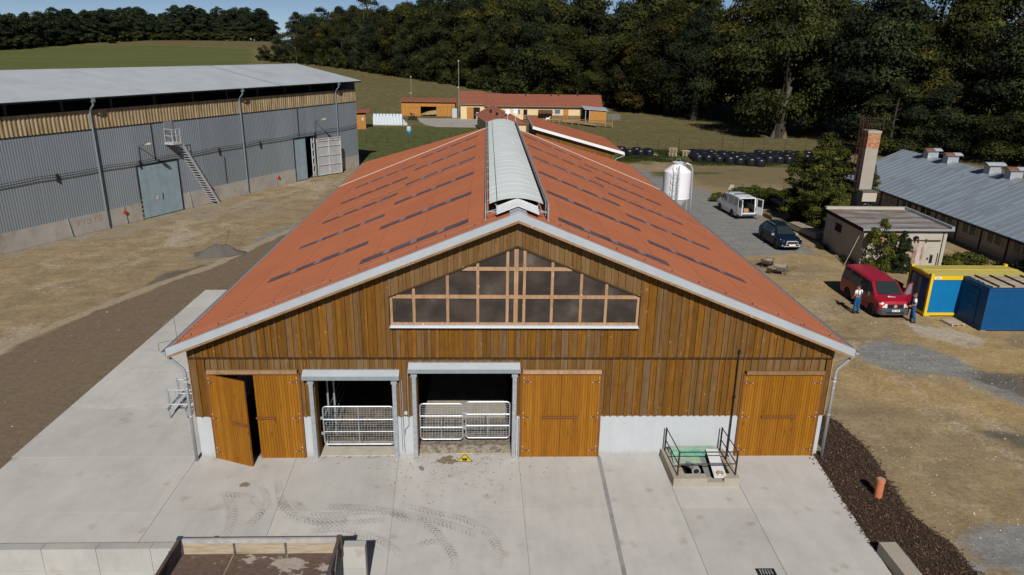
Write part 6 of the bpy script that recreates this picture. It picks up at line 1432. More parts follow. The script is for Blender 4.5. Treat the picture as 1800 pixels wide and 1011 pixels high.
for k in range(2): MB().box(3.0 + k * 0.82, -0.07, 0.05, 3.8 + k * 0.82, -0.03, 2.0).build('sliding_door', m_rustdoor, an)
MB().box(1.6, -0.1, 2.02, 5.75, -0.05, 2.1).build('door_rail', m_rust, an)
for x in (3.05, 3.75, 4.0, 4.6): MB().box(x, -0.13, 1.9, x + 0.08, -0.1, 2.2).build('rail_hanger', m_rust, an)
MB().box(4.98, -0.05, 0.6, 5.08, -0.0, 0.75).box(5.2, -0.05, 0.35, 5.4, -0.0, 0.95).build('meter_box', m_dark, an)
MB().box(5.18, -0.06, 0.95, 5.42, -0.0, 1.05).build('meter_lid', m_zinc, an)
MB().bar((3.75, -0.1, 2.35), (3.9, -0.3, 2.3), 0.18, 0.14).build('door_lamp', m_dark, an)
for x, zt in ((5.75, 1.1), (5.9, 2.8)): MB().tube([(x, -0.05, 0), (x, -0.05, zt)], 0.025, 5).build('wall_pipe', m_rust, an)
tag(MB().tube([(0, 0, 0.0), (0.75, -0.05, 2.3)], 0.03, 6).build('leaning_stick', m_gboard, None, (25.5, 26.1, 0)), 'thin wooden stick leaning against the shaded side of the outbuilding', 'stick')
# chimney
m_chim = M('grey chimney render', (0.31, 0.275, 0.235), 0.9, var=0.06, scale=2, bmp=0.15, bs=30)
cm = thing('chimney', 'tall square rendered chimney with bare brick top and rusty ladder cage', 'chimney', (30.4, 35.0, 0.0))
MB().prism([(-0.02, 0, 0), (1.04, 0, 0), (1.04, 1.06, 0), (-0.02, 1.06, 0)], (0, 0, 7.5)).build('shaft', m_chim, cm)
def bricks():
    m, nt, b = start('old orange bricks'); ge = nt.nodes.new('ShaderNodeNewGeometry')
    oi = nt.nodes.new('ShaderNodeObjectInfo'); v = coords(nt)
    c = ramp(nt, oi.outputs['Random'], [(0.0, (0.30, 0.12, 0.06)), (0.5, (0.42, 0.19, 0.10)), (1.0, (0.48, 0.27, 0.16))])
    c = mixc(nt, ramp(nt, noise(nt, v, 6, 5), [(0.5, 0), (0.8, 0.5)]), c, (0.36, 0.27, 0.2)); nt.links.new(c, b.inputs['Base Color']); b.inputs['Roughness'].default_value = 0.95; return m
m_brick = bricks()
bt = MB().box(0.02, 0.02, 7.5, 1.0, 1.04, 8.72).build('brick_core', M('lime mortar', (0.34, 0.28, 0.22), 0.95), cm)
bme = {}
for w in (0.235, 0.115):
    bme[w] = MB().box(0.004, 0, 0.004, w - 0.004, 0.03, 0.072).mesh('brick', m_brick)
for r in range(16):
    z = 7.51 + r * 0.0755
    for f_ in range(2):
        x = 0.0; k = 0; first = r % 2
        while x < 1.0:
            w = 0.115 if (first and k == 0) or x > 0.9 else 0.235
            if x + w > 1.06: break
            if f_ == 0: link('brick', bme[w], bt, (x, -0.005 - 0.008 * rnd.random(), z))
            else: link('brick', bme[w], bt, (-0.005 - 0.008 * rnd.random(), 1.04 - x, z), -PI / 2)
            x += w; k += 1
MB().box(-0.06, -0.05, 8.72, 1.08, 1.1, 8.92).build('chimney_cap', m_kerb, cm)
hb = MB().box(-0.15, -1.0, 3.22, 1.05, -0.02, 4.0).build('soot_box', M('pale plaster box', (0.42, 0.38, 0.31), 0.9, var=0.05), cm)
MB().box(-0.22, -1.07, 4.0, 1.12, 0.0, 4.07).build('box_lid', M('dark lid', (0.12, 0.105, 0.09), 0.9), hb)
MB().tube([(0.35, -0.6, 2.9), (0.35, -0.6, 3.24)], 0.13, 12).build('flue_pipe', M('grey flue', (0.16, 0.17, 0.18), 0.5, 0.2), cm)
lc = MB()
for k in range(5):
    a = PI / 2 + PI * k / 4; x, y = -0.12 + 0.42 * math.cos(a), 0.5 + 0.42 * math.sin(a)
    lc.tube([(x, y, 4.6), (x, y, 9.75)], 0.022, 4)
for z in (4.7, 5.6, 6.5, 7.4, 8.3, 9.1, 9.72): lc.tube([(-0.12 + 0.42 * math.cos(PI / 2 + PI * k / 8), 0.5 + 0.42 * math.sin(PI / 2 + PI * k / 8), z) for k in range(9)], 0.02, 4)
for y in (0.3, 0.7): lc.tube([(-0.08, y, 3.5), (-0.08, y, 9.9)], 0.02, 4)
for i in range(20): lc.tube([(-0.08, 0.3, 3.7 + i * 0.3), (-0.08, 0.7, 3.7 + i * 0.3)], 0.012, 4)
for x, y in ((-0.05, -0.05), (1.15, -0.05), (1.15, 1.1), (-0.05, 1.1)): lc.tube([(x, y, 8.9), (x, y, 9.95)], 0.022, 4)
for z in (9.45, 9.92): lc.tube([(-0.3, -0.05, z), (1.15, -0.05, z), (1.15, 1.1, z), (-0.3, 1.1, z)], 0.02, 4)
lc.tube([(0.5, 0.5, 8.9), (0.5, 0.5, 11.2)], 0.015, 4)
lc.build('ladder_cage', m_rust, cm)
# old long building
ob = thing('old_stable', 'old long building with blue grey standing seam metal roof and roof vents at the right', 'old building', (38.7, 8.0, 0.0))
m_seam = M('blue grey painted sheet', (0.245, 0.285, 0.34), 0.5, 0.15, var=0.07, scale=0.9, dirt=(0.185, 0.175, 0.175), dirt_amt=0.32, stretch=(0.35, 1.6, 1), spec=0.4, rand=0.07)
m_patch = M('rust patches', (0.13, 0.065, 0.045), 0.8, var=0.3, scale=5)
OL, OZ, OR, OX = 46.0, 2.32, 4.98, 6.1
MB().box(0, 0, 0, 0.3, OL, OZ).box(0.3, OL - 0.3, 0, 2 * OX, OL, OZ).box(2 * OX - 0.3, 0, 0, 2 * OX, OL - 0.3, OZ).prism([(0.1, OL - 0.25, OZ), (2 * OX - 0.1, OL - 0.25, OZ), (OX, OL - 0.25, OR - 0.15)], (0, 0.2, 0)).build('wall', m_plaster, ob)
osl = (OR - OZ) / OX
oroof = MB().prism([(-0.62, -0.3, OZ - 0.62 * osl - 0.02), (OX, -0.3, OR - 0.02), (2 * OX + 0.62, -0.3, OZ - 0.62 * osl - 0.02), (2 * OX + 0.5, -0.3, OZ - 0.75 * osl - 0.05), (OX, -0.3, OR - 0.15), (-0.5, -0.3, OZ - 0.75 * osl - 0.05)], (0, OL + 0.6, 0)).build('roof', m_seam, ob)
pm_ = MB().prism([(-0.62, 0, OZ - 0.62 * osl), (OX, 0, OR), (OX, 0.82, OR), (-0.62, 0.82, OZ - 0.62 * osl)], (0, 0, 0.02)).bar((-0.62, 0.835, OZ - 0.62 * osl + 0.02), (OX, 0.835, OR + 0.02), 0.025, 0.05).mesh('roof_panel', m_seam)
npan = int((OL + 0.6) / 0.86)
for i in range(npan):
    o = link('roof_panel', pm_, oroof, (0, -0.3 + i * 0.86, 0.0))
    for _ in range(rnd.choice((1, 2, 3, 4))):
        a = rnd.uniform(0.02, 0.9); L = rnd.uniform(0.3, 1.9); x0 = -0.62 + (OX + 0.62) * a; x1 = min(OX, x0 + L); yy = -0.3 + i * 0.86 + rnd.choice((0.74, 0.70, 0.01)) ; wd = rnd.uniform(0.04, 0.11)
        MB().prism([(x0, yy, OZ + x0 * osl + 0.024), (x1, yy, OZ + x1 * osl + 0.024), (x1 - 0.15 * L, yy + wd, OZ + x1 * osl + 0.024 - 0.15 * L * osl), (x0 + 0.2 * L, yy + wd, OZ + x0 * osl + 0.024 + 0.2 * L * osl)], (0, 0, 0.003)).build('rust_patch', m_patch, oroof)
MB().grid([[(-0.7 + 0.07 * math.cos(PI + PI * i / 6), yy, OZ - 0.34 + 0.08 * math.sin(PI + PI * i / 6)) for i in range(7)] for yy in (-0.3, OL + 0.3)]).grid([[(-0.7 + 0.075 * math.cos(PI + PI * i / 6), yy, OZ - 0.34 + 0.085 * math.sin(PI + PI * i / 6)) for i in range(7)] for yy in (-0.3, OL + 0.3)], flip=True).build('gutter', m_dark, ob)
m_oldwin = M('old window glass', (0.03, 0.04, 0.05), 0.15, var=0.3, scale=3, spec=0.5); m_wfr = M('flaking window paint', (0.52, 0.49, 0.44), 0.8, var=0.15)
for i in range(14):
    y0 = 1.6 + i * 3.1
    wn_ = MB().box(-0.04, y0, 0.95, -0.02, y0 + 1.7, 1.95).build('window', m_oldwin, ob)
    MB().box(-0.06, y0 - 0.06, 0.9, -0.041, y0 + 1.76, 0.96).box(-0.06, y0 - 0.06, 1.95, -0.041, y0 + 1.76, 2.0).box(-0.06, y0 - 0.09, 0.96, -0.041, y0, 1.95).box(-0.06, y0 + 1.7, 0.96, -0.041, y0 + 1.79, 1.95).box(-0.06, y0 + 0.78, 0.96, -0.041, y0 + 0.92, 1.95).build('window_frame', m_wfr, wn_)
    MB().bar((-0.05, y0 - 0.7, 0.1), (-0.05, y0 - 0.7, OZ - 0.1), 0.1, 0.1).build('wall_post', m_batten, ob)
MB().box(-0.03, 0, 0.0, 0.0, OL, 0.45).build('wall_base', m_oldconc, ob)
for i, (px, py, rust) in enumerate(((1637, 268, 1), (1671, 280, 1), (1746, 292, 0), (1783, 300, 1))):
    p = atx(px, py, 38.7 + OX); yy = p[1]
    v_ = thing('roof_vent', ['sheet metal roof vent with rusty hood nearest the chimney', 'sheet metal roof vent with half rusty half white hood, second from the chimney', 'sheet metal roof vent with clean pale hood', 'sheet metal roof vent with brown rusty hood nearest the right edge'][i], 'roof vent', (38.7 + OX, yy, OR - 0.25), 0, 'vents on the old metal roof')
    MB().box(-0.55, -0.42, 0.0, 0.55, 0.42, 0.85).build('vent_shaft', m_zinc, v_)
    hm = MB(); P = [[(-0.85 + 1.7 * f2, -0.62 + 1.24 * k / 8, 0.86 + 0.22 * math.sin(PI * k / 8) ) for k in range(9)] for f2 in (0, 0.55, 1.0)]
    hm.grid(P[:2], 1 if rust else 0).grid(P[1:], 0).grid([[(a, b2, c2 - 0.03) for a, b2, c2 in r] for r in P], 0, True)
    hm.build('vent_hood', [M('pale hood sheet', (0.40, 0.43, 0.46), 0.5, 0.2, var=0.1), M('rusty hood sheet', (0.16, 0.075, 0.045), 0.85, var=0.35, scale=4)], v_, smooth=True)
for x, z in ((38.45, 3.0),): pass
# low concrete slabs, shaded timber stack, sheet leaning behind the van
lw_ = thing('low_slab_wall', 'low row of upright grey concrete slabs in the weeds behind the white van', 'wall', (28.3, 48.2, 0.0), math.radians(-22))
for i in range(8): MB().box(i * 0.32, -0.04, 0.0, i * 0.32 + 0.305, 0.04, 0.62 + 0.03 * rnd.random()).build('slab', m_oldconc, lw_)
ts = thing('timber_stack', 'grey weathered pile of planks in the shade beside the dark blue car', 'timber stack', (26.7, 35.6, 0.0), math.radians(8))
for i in range(7):
    for k in range(3): MB().box(-0.5 + k * 0.34, -2.2 + 0.2 * rnd.random(), 0.12 + i * 0.07, -0.5 + k * 0.34 + 0.3, 2.0 + 0.3 * rnd.random(), 0.12 + i * 0.07 + 0.055).build('plank', m_gboard, ts)
for y in (-1.5, 1.5): MB().box(-0.5, y, 0, 0.55, y + 0.12, 0.118).build('bearer', m_batten, ts)
tag(MB().prism([(0, 0, 0.0), (0.75, 0.1, 0.0), (1.0, 0.6, 1.5), (0.45, 0.5, 1.55)], (0.02, -0.05, 0.02)).build('leaning_sheet', M('dull pinkish sheet', (0.36, 0.29, 0.26), 0.8, var=0.12), None, (24.2, 50.2, 0)), 'pale reddish sheet leaning in the bushes behind the white van', 'sheet')
# ------------------------------------------------------------------ silage bales, pallets, fences
m_wrap, nt, b = start('black stretch film'); v = coords(nt)
b.inputs['Base Color'].default_value = (0.010, 0.011, 0.015, 1); b.inputs['Roughness'].default_value = 0.33; b.inputs['Specular IOR Level'].default_value = 0.5
bump(nt, b, noise(nt, coords(nt, (3, 3, 12)), 3.0, 4), 0.35, 0.03)
bme = MB().lathe([(0.0, 0.0), (0.6, 0.0), (0.68, 0.06), (0.715, 0.3), (0.715, 0.9), (0.68, 1.12), (0.56, 1.2), (0.0, 1.22)], 22, caps=False).mesh('hay_bale', m_wrap, True)
def bale(x, y, i, grp='black wrapped bales on the meadow', lab='black film wrapped round bale in the big block on the meadow'):
    o = link('hay_bale', bme, None, (x, y, float(terr(x, y))), rnd.random() * 6); o.scale = (rnd.uniform(.96, 1.03), rnd.uniform(.96, 1.03), rnd.uniform(0.84, 0.93)); tag(o, lab, 'hay bale', grp)
u = np.array([36.2 - 28.9, 73.6 - 77.2]); u = u / np.hypot(*u); w = np.array([0.12, 1.0])
for r in range(4):
    for k in range(7):
        p = np.array([28.9, 77.2]) + u * k * 1.42 + w * r * 1.95 + np.array([rnd.uniform(-.12, .12), rnd.uniform(-.12, .12)]); bale(*p, 0)
for r in range(4):
    for k in range(6):
        p = np.array([38.6, 76.3]) + np.array([1.5, -0.03]) * k + w * r * 1.95 + np.array([rnd.uniform(-.12, .12), rnd.uniform(-.12, .12)]); bale(*p, 0)
for x, y in ((17.6, 84.4), (19.2, 84.6), (20.0, 82.3), (21.4, 84.0), (21.6, 82.0), (22.8, 81.7), (22.9, 83.3)): bale(x, y, 0, 'black wrapped bales in the small group', 'black film wrapped bale in the small group near the barn')
m_pal = M('pale pallet wood', (0.40, 0.32, 0.22), 0.9, var=0.2, scale=3, rand=0.15)
def pallet_mesh():
    g = MB()
    for i in range(5): g.box(-0.6, -0.4 + i * 0.175, 0.11, 0.6, -0.4 + i * 0.175 + 0.1, 0.135)
    for x in (-0.55, -0.05, 0.45): g.box(x, -0.4, 0.0, x + 0.1, 0.4, 0.11)
    return g.mesh('pallet', m_pal)
pme = pallet_mesh()
for (x, y, n, lab) in ((26.4, 82.2, 9, 'in the taller pallet stack by the bales'), (28.5, 82.4, 6, 'in the lower pallet stack by the bales')):
    for i in range(n): tag(link('pallet', pme, None, (x + rnd.uniform(-.06, .06), y + rnd.uniform(-.06, .06), 0.03 + i * 0.137), rnd.uniform(-.08, .08)), 'wooden pallet ' + lab, 'pallet', 'stacked pallets ' + lab)
tag(link('pallet', pme, None, (23.6, 82.9, 0.05), 0.3), 'single pallet lying beside the small group of bales', 'pallet')
m_fence = M('dark green fence paint', (0.02, 0.04, 0.022), 0.7)
def fence(label, pts, step, h, wires=3):
    f_ = thing('wire_fence', label, 'fence', (0, 0, 0)); wr_ = MB()
    for a, b_ in zip(pts[:-1], pts[1:]):
        L = math.hypot(b_[0] - a[0], b_[1] - a[1]); n = max(1, round(L / step))
        for i in range(n + 1):
            x, y = lerp(a[0], b_[0], i / n), lerp(a[1], b_[1], i / n); z = float(terr(x, y)); MB().tube([(x, y, z), (x, y, z + h)], 0.035, 5).build('fence_post', m_fence, f_)
        for k in range(wires): z = 0.15 + (h - 0.25) * k / max(1, wires - 1); wr_.tube([(a[0], a[1], float(terr(*a)) + z), (b_[0], b_[1], float(terr(*b_)) + z)], 0.006, 3)
    tag(wr_.build('fence_wire', m_fence, f_), kind='stuff'); return f_
fence('thin dark green wire fence across the lawn behind the big barn', [(-24, 94.6), (-7, 94.2), (-3, 91)], 3.3, 1.75)
fence('thin dark green wire fence behind the black bales', [(16.0, 88.5), (29, 88.6), (36.8, 91.5), (50, 90.5)], 3.7, 1.8)
fence('fence of posts and wire at the edge of the meadow behind the timber shed', [(-40, 138), (-19.6, 137), (-19.4, 140)], 3.0, 1.5)
m_brownp = M('rusty fence posts', (0.085, 0.045, 0.03), 0.9)
f2 = thing('wire_fence', 'old rusty post and wire fence in the weeds behind the white van', 'fence', (0, 0, 0)); wr_ = MB()
for i in range(8):
    x, y = 24.6 + i * 1.35, 50.6 - i * 0.28; MB().tube([(x, y, 0), (x + 0.04, y, 1.75)], 0.04, 5).build('fence_post', m_brownp, f2)
for z in (0.5, 1.0, 1.6): wr_.tube([(24.6, 50.6, z), (34.05, 48.64, z)], 0.008, 3)
wr_.build('fence_wire', m_brownp, f2)

# ------------------------------------------------------------------ second barn behind
b2 = thing('second_barn', 'smaller wooden barn with red pent roof and white verge behind the big barn', 'barn', (0, 0, 0))
XR, XE, YF, YB = 4.5, 15.55, 63.3, 78.6; ZRr, ZEe = 6.0, 3.05
k2 = (ZRr - ZEe) / (XE - XR)
MB().prism([(XR, YF, ZRr), (XE, YF, ZEe), (XE, YF, ZEe - 0.12), (XR, YF, ZRr - 0.12)], (0, YB - YF, 0)).build('roof_deck', m_beam, b2)
for k in range(5):
    a, b_ = XR + (XE - XR) * k / 5, XR + (XE - XR) * (k + 1) / 5 + 0.08; n = int((YB - YF) / PITCH_W * 4)
    MB().grid([[(x, YF + (YB - YF) * i / n, ZRr - k2 * (x - XR) + 0.03 + l + 0.02 * math.cos(2 * PI * i / 4)) for i in range(n + 1)] for x, l in ((a, 0.0), (min(b_, XE + 0.08), 0.014))]).build('roof_sheet_course', m_red, b2, smooth=True)
MB().prism([(XR - 0.05, YF - 0.03, ZRr + 0.1), (XE + 0.1, YF - 0.03, ZEe + 0.08), (XE + 0.1, YF - 0.03, ZEe - 0.26), (XR - 0.05, YF - 0.03, ZRr - 0.24)], (0, 0.05, 0)).build('verge_board', M('white lacquered cap sheet', (0, 0, 0)), b2)
MB().box(XR - 0.12, YF, ZRr - 0.25, XR - 0.03, YB, ZRr + 0.12).build('ridge_trim', m_alu, b2)
yf = YF + 0.55
x = XR + 0.35
while x < XE - 1.1:
    w = rnd.choice((0.2, 0.26, 0.3)); x1 = min(x + w, XE - 1.0)
    zt = lambda q_: ZRr - k2 * (q_ - XR) - 0.14
    MB().prism([(x + .004, yf - 0.03 * (rnd.random() > .5), 1.9), (x1 - .004, yf - 0.03 * (rnd.random() > .5), 1.9), (x1 - .004, yf, zt(x1)), (x + .004, yf, zt(x))], (0, 0.05, 0)).build('plank', m_board, b2); x = x1
MB().box(XR + 0.3, yf + 0.03, 0, XE - 1.0, yf + 0.3, 1.92).build('plinth', m_white, b2)
MB().box(XR + 0.3, yf + 0.3, 0, XR + 0.5, YB - 0.4, ZRr - 0.2).box(XE - 1.2, yf + 0.3, 0, XE - 1.0, YB - 0.4, ZEe + 0.1).box(XR + 0.5, YB - 0.5, 0, XE - 1.2, YB - 0.4, ZEe).build('dark_walls', m_backing, b2)
MB().tube([(XE + 0.12, YF, ZEe - 0.08), (XE + 0.1, YF, ZEe - 0.35), (XE - 0.8, YF + 0.3, ZEe - 0.75), (XE - 0.9, YF + 0.35, ZEe - 0.95), (XE - 0.9, YF + 0.35, 0.05)], 0.06, 8).build('downpipe', m_alu, b2, smooth=True)

# ------------------------------------------------------------------ small house behind the ridge
sh = thing('small_house', 'small cream house with red tiled roof peeping over the ridge of the big barn', 'house', (2.75, 100.3, 0.0), math.radians(8.5))
m_cream = M('cream plaster', (0.62, 0.47, 0.28), 0.85, var=0.05, scale=1); m_tile = M('red clay tiles', (0.235, 0.085, 0.052), 0.85, var=0.18, scale=2.5, bmp=0.3, bs=14)
HWd, HZr, HZe, HLn = 3.3, 4.3, 2.75, 19.0
MB().prism([(-HWd + 0.35, 0.3, 0), (HWd - 0.35, 0.3, 0), (HWd - 0.35, 0.3, HZe), (0, 0.3, HZr - 0.15), (-HWd + 0.35, 0.3, HZe)], (0, HLn - 0.6, 0)).build('wall', m_cream, sh)
def tiled(parent, p00, p10, p01, p11, rows, name='tile_course', mt=None):
    """rows of tiles from the ridge edge p00-p10 down to the eaves edge p01-p11"""
    p00, p10, p01, p11 = map(Vector, (p00, p10, p01, p11)); nn = (p10 - p00).cross(p01 - p00).normalized()
    if nn.z < 0: nn = -nn
    for i in range(rows):
        a0, a1 = p00.lerp(p01, i / rows), p10.lerp(p11, i / rows); b0, b1 = p00.lerp(p01, (i + 1.08) / rows), p10.lerp(p11, (i + 1.08) / rows)
        n = max(2, int((a1 - a0).length / 0.3) * 2); P = []
        for q0, q1, l in ((a0, a1, 0.0), (b0, b1, 0.06), (b0, b1, 0.0)): P.append([tuple(q0.lerp(q1, k / n) + nn * (l + 0.03 * (k % 2))) for k in range(n + 1)])
        MB().grid(P).build(name, mt or m_tile, parent)
rf2 = MB().prism([(-HWd, 0, HZe - 0.2), (HWd, 0, HZe - 0.2), (0, 0, HZr)], (0, HLn, 0)).build('roof', m_tile, sh)
for s in (-1, 1): tiled(rf2, (0, 0, HZr + 0.02), (0, HLn, HZr + 0.02), (s * (HWd + 0.1), 0, HZe - 0.22), (s * (HWd + 0.1), HLn, HZe - 0.22), 8)
for i, (x, y) in enumerate(((-1.3, 5.0), (-1.5, 11.0))): MB().box(x - 0.2, y - 0.2, HZr - 0.75, x + 0.2, y + 0.2, HZr - 0.2).build('roof_outlet', m_dark, sh)
for s, x in ((-1, -0.35), (1, 1.0)):
    MB().tube([(x, -0.1, HZe + 0.3), (x, -0.15, HZr + 0.1)], 0.04, 5).add([(x - 0.42, -0.3, HZr + 0.15), (x + 0.42, -0.3, HZr + 0.15), (x + 0.36, -0.2, HZr + 0.85), (x - 0.36, -0.2, HZr + 0.85)], [(0, 1, 2, 3)]).lathe([(0.0, 0.1), (0.25, 0.05), (0.4, -0.03), (0.41, 0.0), (0.25, 0.09), (0.0, 0.14)], 16, (x, -0.25, HZr + 0.35), axis='y').build('satellite_dish', M('white lacquered cap sheet', (0, 0, 0)), sh)
MB().tube([(-1.6, 0.3, HZr - 0.9), (-1.6, 0.3, HZr + 0.3)], 0.03, 4).build('antenna', m_galv, sh)

# odds and ends between the small house and the second barn
cart = thing('tool_shed', 'small dark brown shed with a curved roof between the cream house and the second barn', 'shed', (4.6, 84.5, 0.0))
MB().box(-1.0, -0.6, 0.0, 1.0, 0.9, 2.0).build('wall', M('dark brown boards', (0.07, 0.03, 0.022), 0.8, var=0.2, stretch=(8, 8, 1)), cart)
MB().grid([[(-1.15 + 2.3 * i / 8, yy, 2.0 + 0.22 * math.sin(PI * i / 8)) for i in range(9)] for yy in (-0.8, 1.0)]).build('roof', m_dark, cart)
MB().box(-1.6, -0.3, 0, -1.1, 0.3, 1.6).build('blue_locker', m_cnavy, cart)

# ------------------------------------------------------------------ cream stable block
GZB = float(terr(8.0, 131.0))
cb = thing('stable_block', 'long low cream building with red tiled roof before the wood', 'building', (0, 0, GZB - 0.1))
m_ochdoor = wood('ochre door boards', [(0.0, (0.40, 0.19, 0.045)), (1.0, (0.48, 0.235, 0.06))], (10, 10, 1.5))
yb_ = 131.0
def pt(px, py, Y=yb_): p = aty(px, py, Y); return p[0], p[2] - GZB + 0.1
fx = lambda x, y: (840 + x * 0.15, 150 + y * 0.15); gx2 = lambda x, y: (620 + x * .1583, 100 + y * .1583)
xl, _ = pt(*gx2(1198, 600)); xm, _ = pt(*gx2(1452, 600)); xr, _ = pt(*fx(1228, 300))
he, hr1 = pt(*gx2(1300, 520))[1], pt(*gx2(1300, 383), 134.2)[1]
he2, hr2 = pt(*fx(700, 245))[1], pt(*fx(700, 108), 134.2)[1]
MB().box(xl, yb_, -0.5, xm, yb_ + 7.6, he).build('wall', m_cream, cb); MB().box(xm + 0.002, yb_ + 0.4, -0.5, xr, yb_ + 7.4, he2).build('wall', m_cream, cb)
def gable(x0, x1, y0, y1, ze, zr, rows):
    ym = (y0 + y1) / 2; r = MB().prism([(x0, y0, ze), (x0, y1, ze), (x0, ym, zr)], (x1 - x0, 0, 0)).build('roof', m_tile, cb)
    tiled(r, (x0, ym, zr + .03), (x1, ym, zr + .03), (x0, y0 - 0.1, ze - 0.02), (x1, y0 - 0.1, ze - 0.02), rows); tiled(r, (x1, ym, zr + .03), (x0, ym, zr + .03), (x1, y1, ze), (x0, y1, ze), rows); return r
gable(xl - 0.3, xm + 0.25, yb_ - 0.5, yb_ + 7.0, he, hr1, 10); r_ = gable(xm + 0.26, xr + 4.2, yb_ - 0.2, yb_ + 6.9, he2, hr2, 10)
MB().box(xr, yb_ + 2.0, -0.5, xr + 3.6, yb_ + 7.4, he2 - 0.02).build('wall', m_cream, cb)
MB().box(xl - 0.3, yb_ - 0.58, he - 0.12, xm + 0.2, yb_ - 0.5, he).box(xm + 0.3, yb_ - 0.3, he2 - 0.1, xr + 4.1, yb_ - 0.22, he2 + 0.02).build('gutter', M('cream gutter', (0.5, 0.45, 0.36), 0.6), cb)
MB().tube([(xm + 0.05, yb_ - 0.1, he), (xm + 0.05, yb_ - 0.1, 0)], 0.07, 6).build('downpipe', M('cream gutter', (0, 0, 0)), cb)
a0, _ = pt(*gx2(1265, 0)); a1, _ = pt(*gx2(1338, 0)); a2, _ = pt(*gx2(1414, 0)); zt = pt(*gx2(1340, 560))[1]
MB().box(a0, yb_ - 0.12, 0.0, a1, yb_ - 0.01, zt).build('door', m_ochdoor, cb); MB().box(a1 + 0.02, yb_ - 0.03, 0.0, a2, yb_ - 0.01, zt).build('doorway', m_dark, cb)
MB().box(a2 - 0.75, yb_ - 0.8, 0, a2 - 0.1, yb_ - 0.4, 1.6).build('white_board', m_white, cb)
m_win = M('blue grey window glass', (0.10, 0.13, 0.20), 0.15, var=0.2, spec=0.5)
for x in (462, 932):
    c0, zt = pt(*fx(x - 30, 287), yb_ + 0.4); c1, zb = pt(*fx(x + 30, 332), yb_ + 0.4)
    w_ = MB().box(c0, yb_ + 0.36, zb, c1, yb_ + 0.395, zt).build('window', m_win, cb); MB().box(c0 - 0.08, yb_ + 0.33, zb - 0.08, c1 + 0.08, yb_ + 0.36, zb).box(c0 - 0.08, yb_ + 0.33, zt, c1 + 0.08, yb_ + 0.36, zt + 0.08).box(c0 - 0.08, yb_ + 0.33, zb, c0, yb_ + 0.36, zt).box(c1, yb_ + 0.33, zb, c1 + 0.08, yb_ + 0.36, zt).build('window_frame', m_white, w_)
for x0, x1, nm, mt in ((1003, 1062, 'door', m_ochdoor), (535, 580, 'doorway', m_dark)):
    c0, zt = pt(*fx(x0, 283), yb_ + 0.4); c1, _ = pt(*fx(x1, 283), yb_ + 0.4); MB().box(c0, yb_ + 0.33, 0.0, c1, yb_ + 0.395, zt).build(nm, mt, cb)
c0, zt = pt(*fx(708, 292), yb_ + 0.2); c1, zm = pt(*fx(872, 325), yb_ + 0.2)
MB().prism([(c0, yb_ + 0.3, zt), (c1, yb_ + 0.3, zt), (c1, yb_ - 1.2, zm), (c0, yb_ - 1.2, zm)], (0, 0, 0.1)).build('lean_to_roof', M('brown lean-to sheet', (0.10, 0.05, 0.035), 0.8, var=0.2), cb)
MB().box(c0, yb_ + 0.33, 0.0, c1, yb_ + 0.39, zm).build('lean_to_back', m_beam, cb)
sk = MB()
for i in range(3): sk.box(xm + 8.5, yb_ + 0.3, 0.25 + i * 0.3, xr, yb_ + 0.392, 0.48 + i * 0.3)
sk.build('wall_boarding', m_beam, cb)
vt = [fx(858, 130), fx(945, 130), fx(1170, 125), fx(560, 100)]
for p in vt: x, z = pt(*p, 133.6); MB().tube([(x, yb_ + 2.9, hr2 - 0.6), (x, yb_ + 2.9, hr2 + 0.25)], 0.12, 8).build('roof_outlet', m_dark, cb)
# stall at its right end, decks, pens
stl = thing('animal_stall', 'small ochre wooden stall with grey pent roof at the right end of the cream building', 'shed', (0, 0, GZB - 0.1))
YS = 127.2; x0, z0 = pt(*fx(1315, 285), YS); x1, z1 = pt(*fx(1510, 305), YS)
MB().box(x0, YS, 0, x1, YS + 0.1, z1).build('front_boards', m_ochdoor, stl); MB().box(x0, YS + 0.1, 0, x0 + 0.1, YS + 3.6, z1).box(x1 - 0.1, YS + 0.1, 0, x1, YS + 3.6, z1).build('side_boards', m_ochdoor, stl)
xa, _ = pt(*fx(1262, 300), YS); MB().box(xa - 0.1, YS + 2.0, 0, x0, YS + 2.1, z0).build('dark_opening', m_dark, stl)
for x in (xa, x0 - 0.12): MB().box(x, YS, 0, x + 0.1, YS + 0.1, z0 + 0.1).build('post', m_white, stl)
MB().prism([(xa - 0.6, YS + 4.0, z1 + 0.75), (x1 + 0.3, YS + 4.0, z1 + 0.4), (x1 + 0.35, YS - 0.3, z1 + 0.02), (xa - 0.3, YS - 0.3, z1 + 0.35)], (0, 0, 0.08)).build('roof', m_alu, stl)
dk = thing('wooden_pen', 'weathered wooden deck and rail fence before the cream building', 'pen', (0, 0, float(terr(18, 124))))
rails = MB(); pa, pb = at(*fx(880, 440)), at(*fx(1572, 505))
n = 9
for i in range(n + 1):
    x, y = lerp(pa[0], pb[0], i / n), lerp(pa[1], pb[1], i / n); MB().box(x - 0.08, y - 0.08, 0, x + 0.08, y + 0.08, 1.25).build('fence_post', m_beam, dk)
for z in (0.4, 0.75, 1.1): MB().bar((pa[0], pa[1], z), (pb[0], pb[1], z), 0.06, 0.16).build('rail', m_beam, dk)
m_deck = M('bleached deck boards', (0.31, 0.24, 0.165), 0.9, var=0.25, scale=2, rand=0.15)
for i in range(6): MB().prism([(pa[0] + 2, pa[1] + 0.2 + i * 0.5, 0.28), (pb[0] - 3, pb[1] + 0.2 + i * 0.5, 0.28), (pb[0] - 3, pb[1] + 0.62 + i * 0.5, 0.28), (pa[0] + 2, pa[1] + 0.62 + i * 0.5, 0.28)], (0, 0, 0.08)).build('deck_board', m_deck, dk)
hp = thing('metal_hurdle', 'grey tubular metal hurdles beside the small ochre stall', 'hurdle', (0, 0, GZB - 0.1)); g = MB()
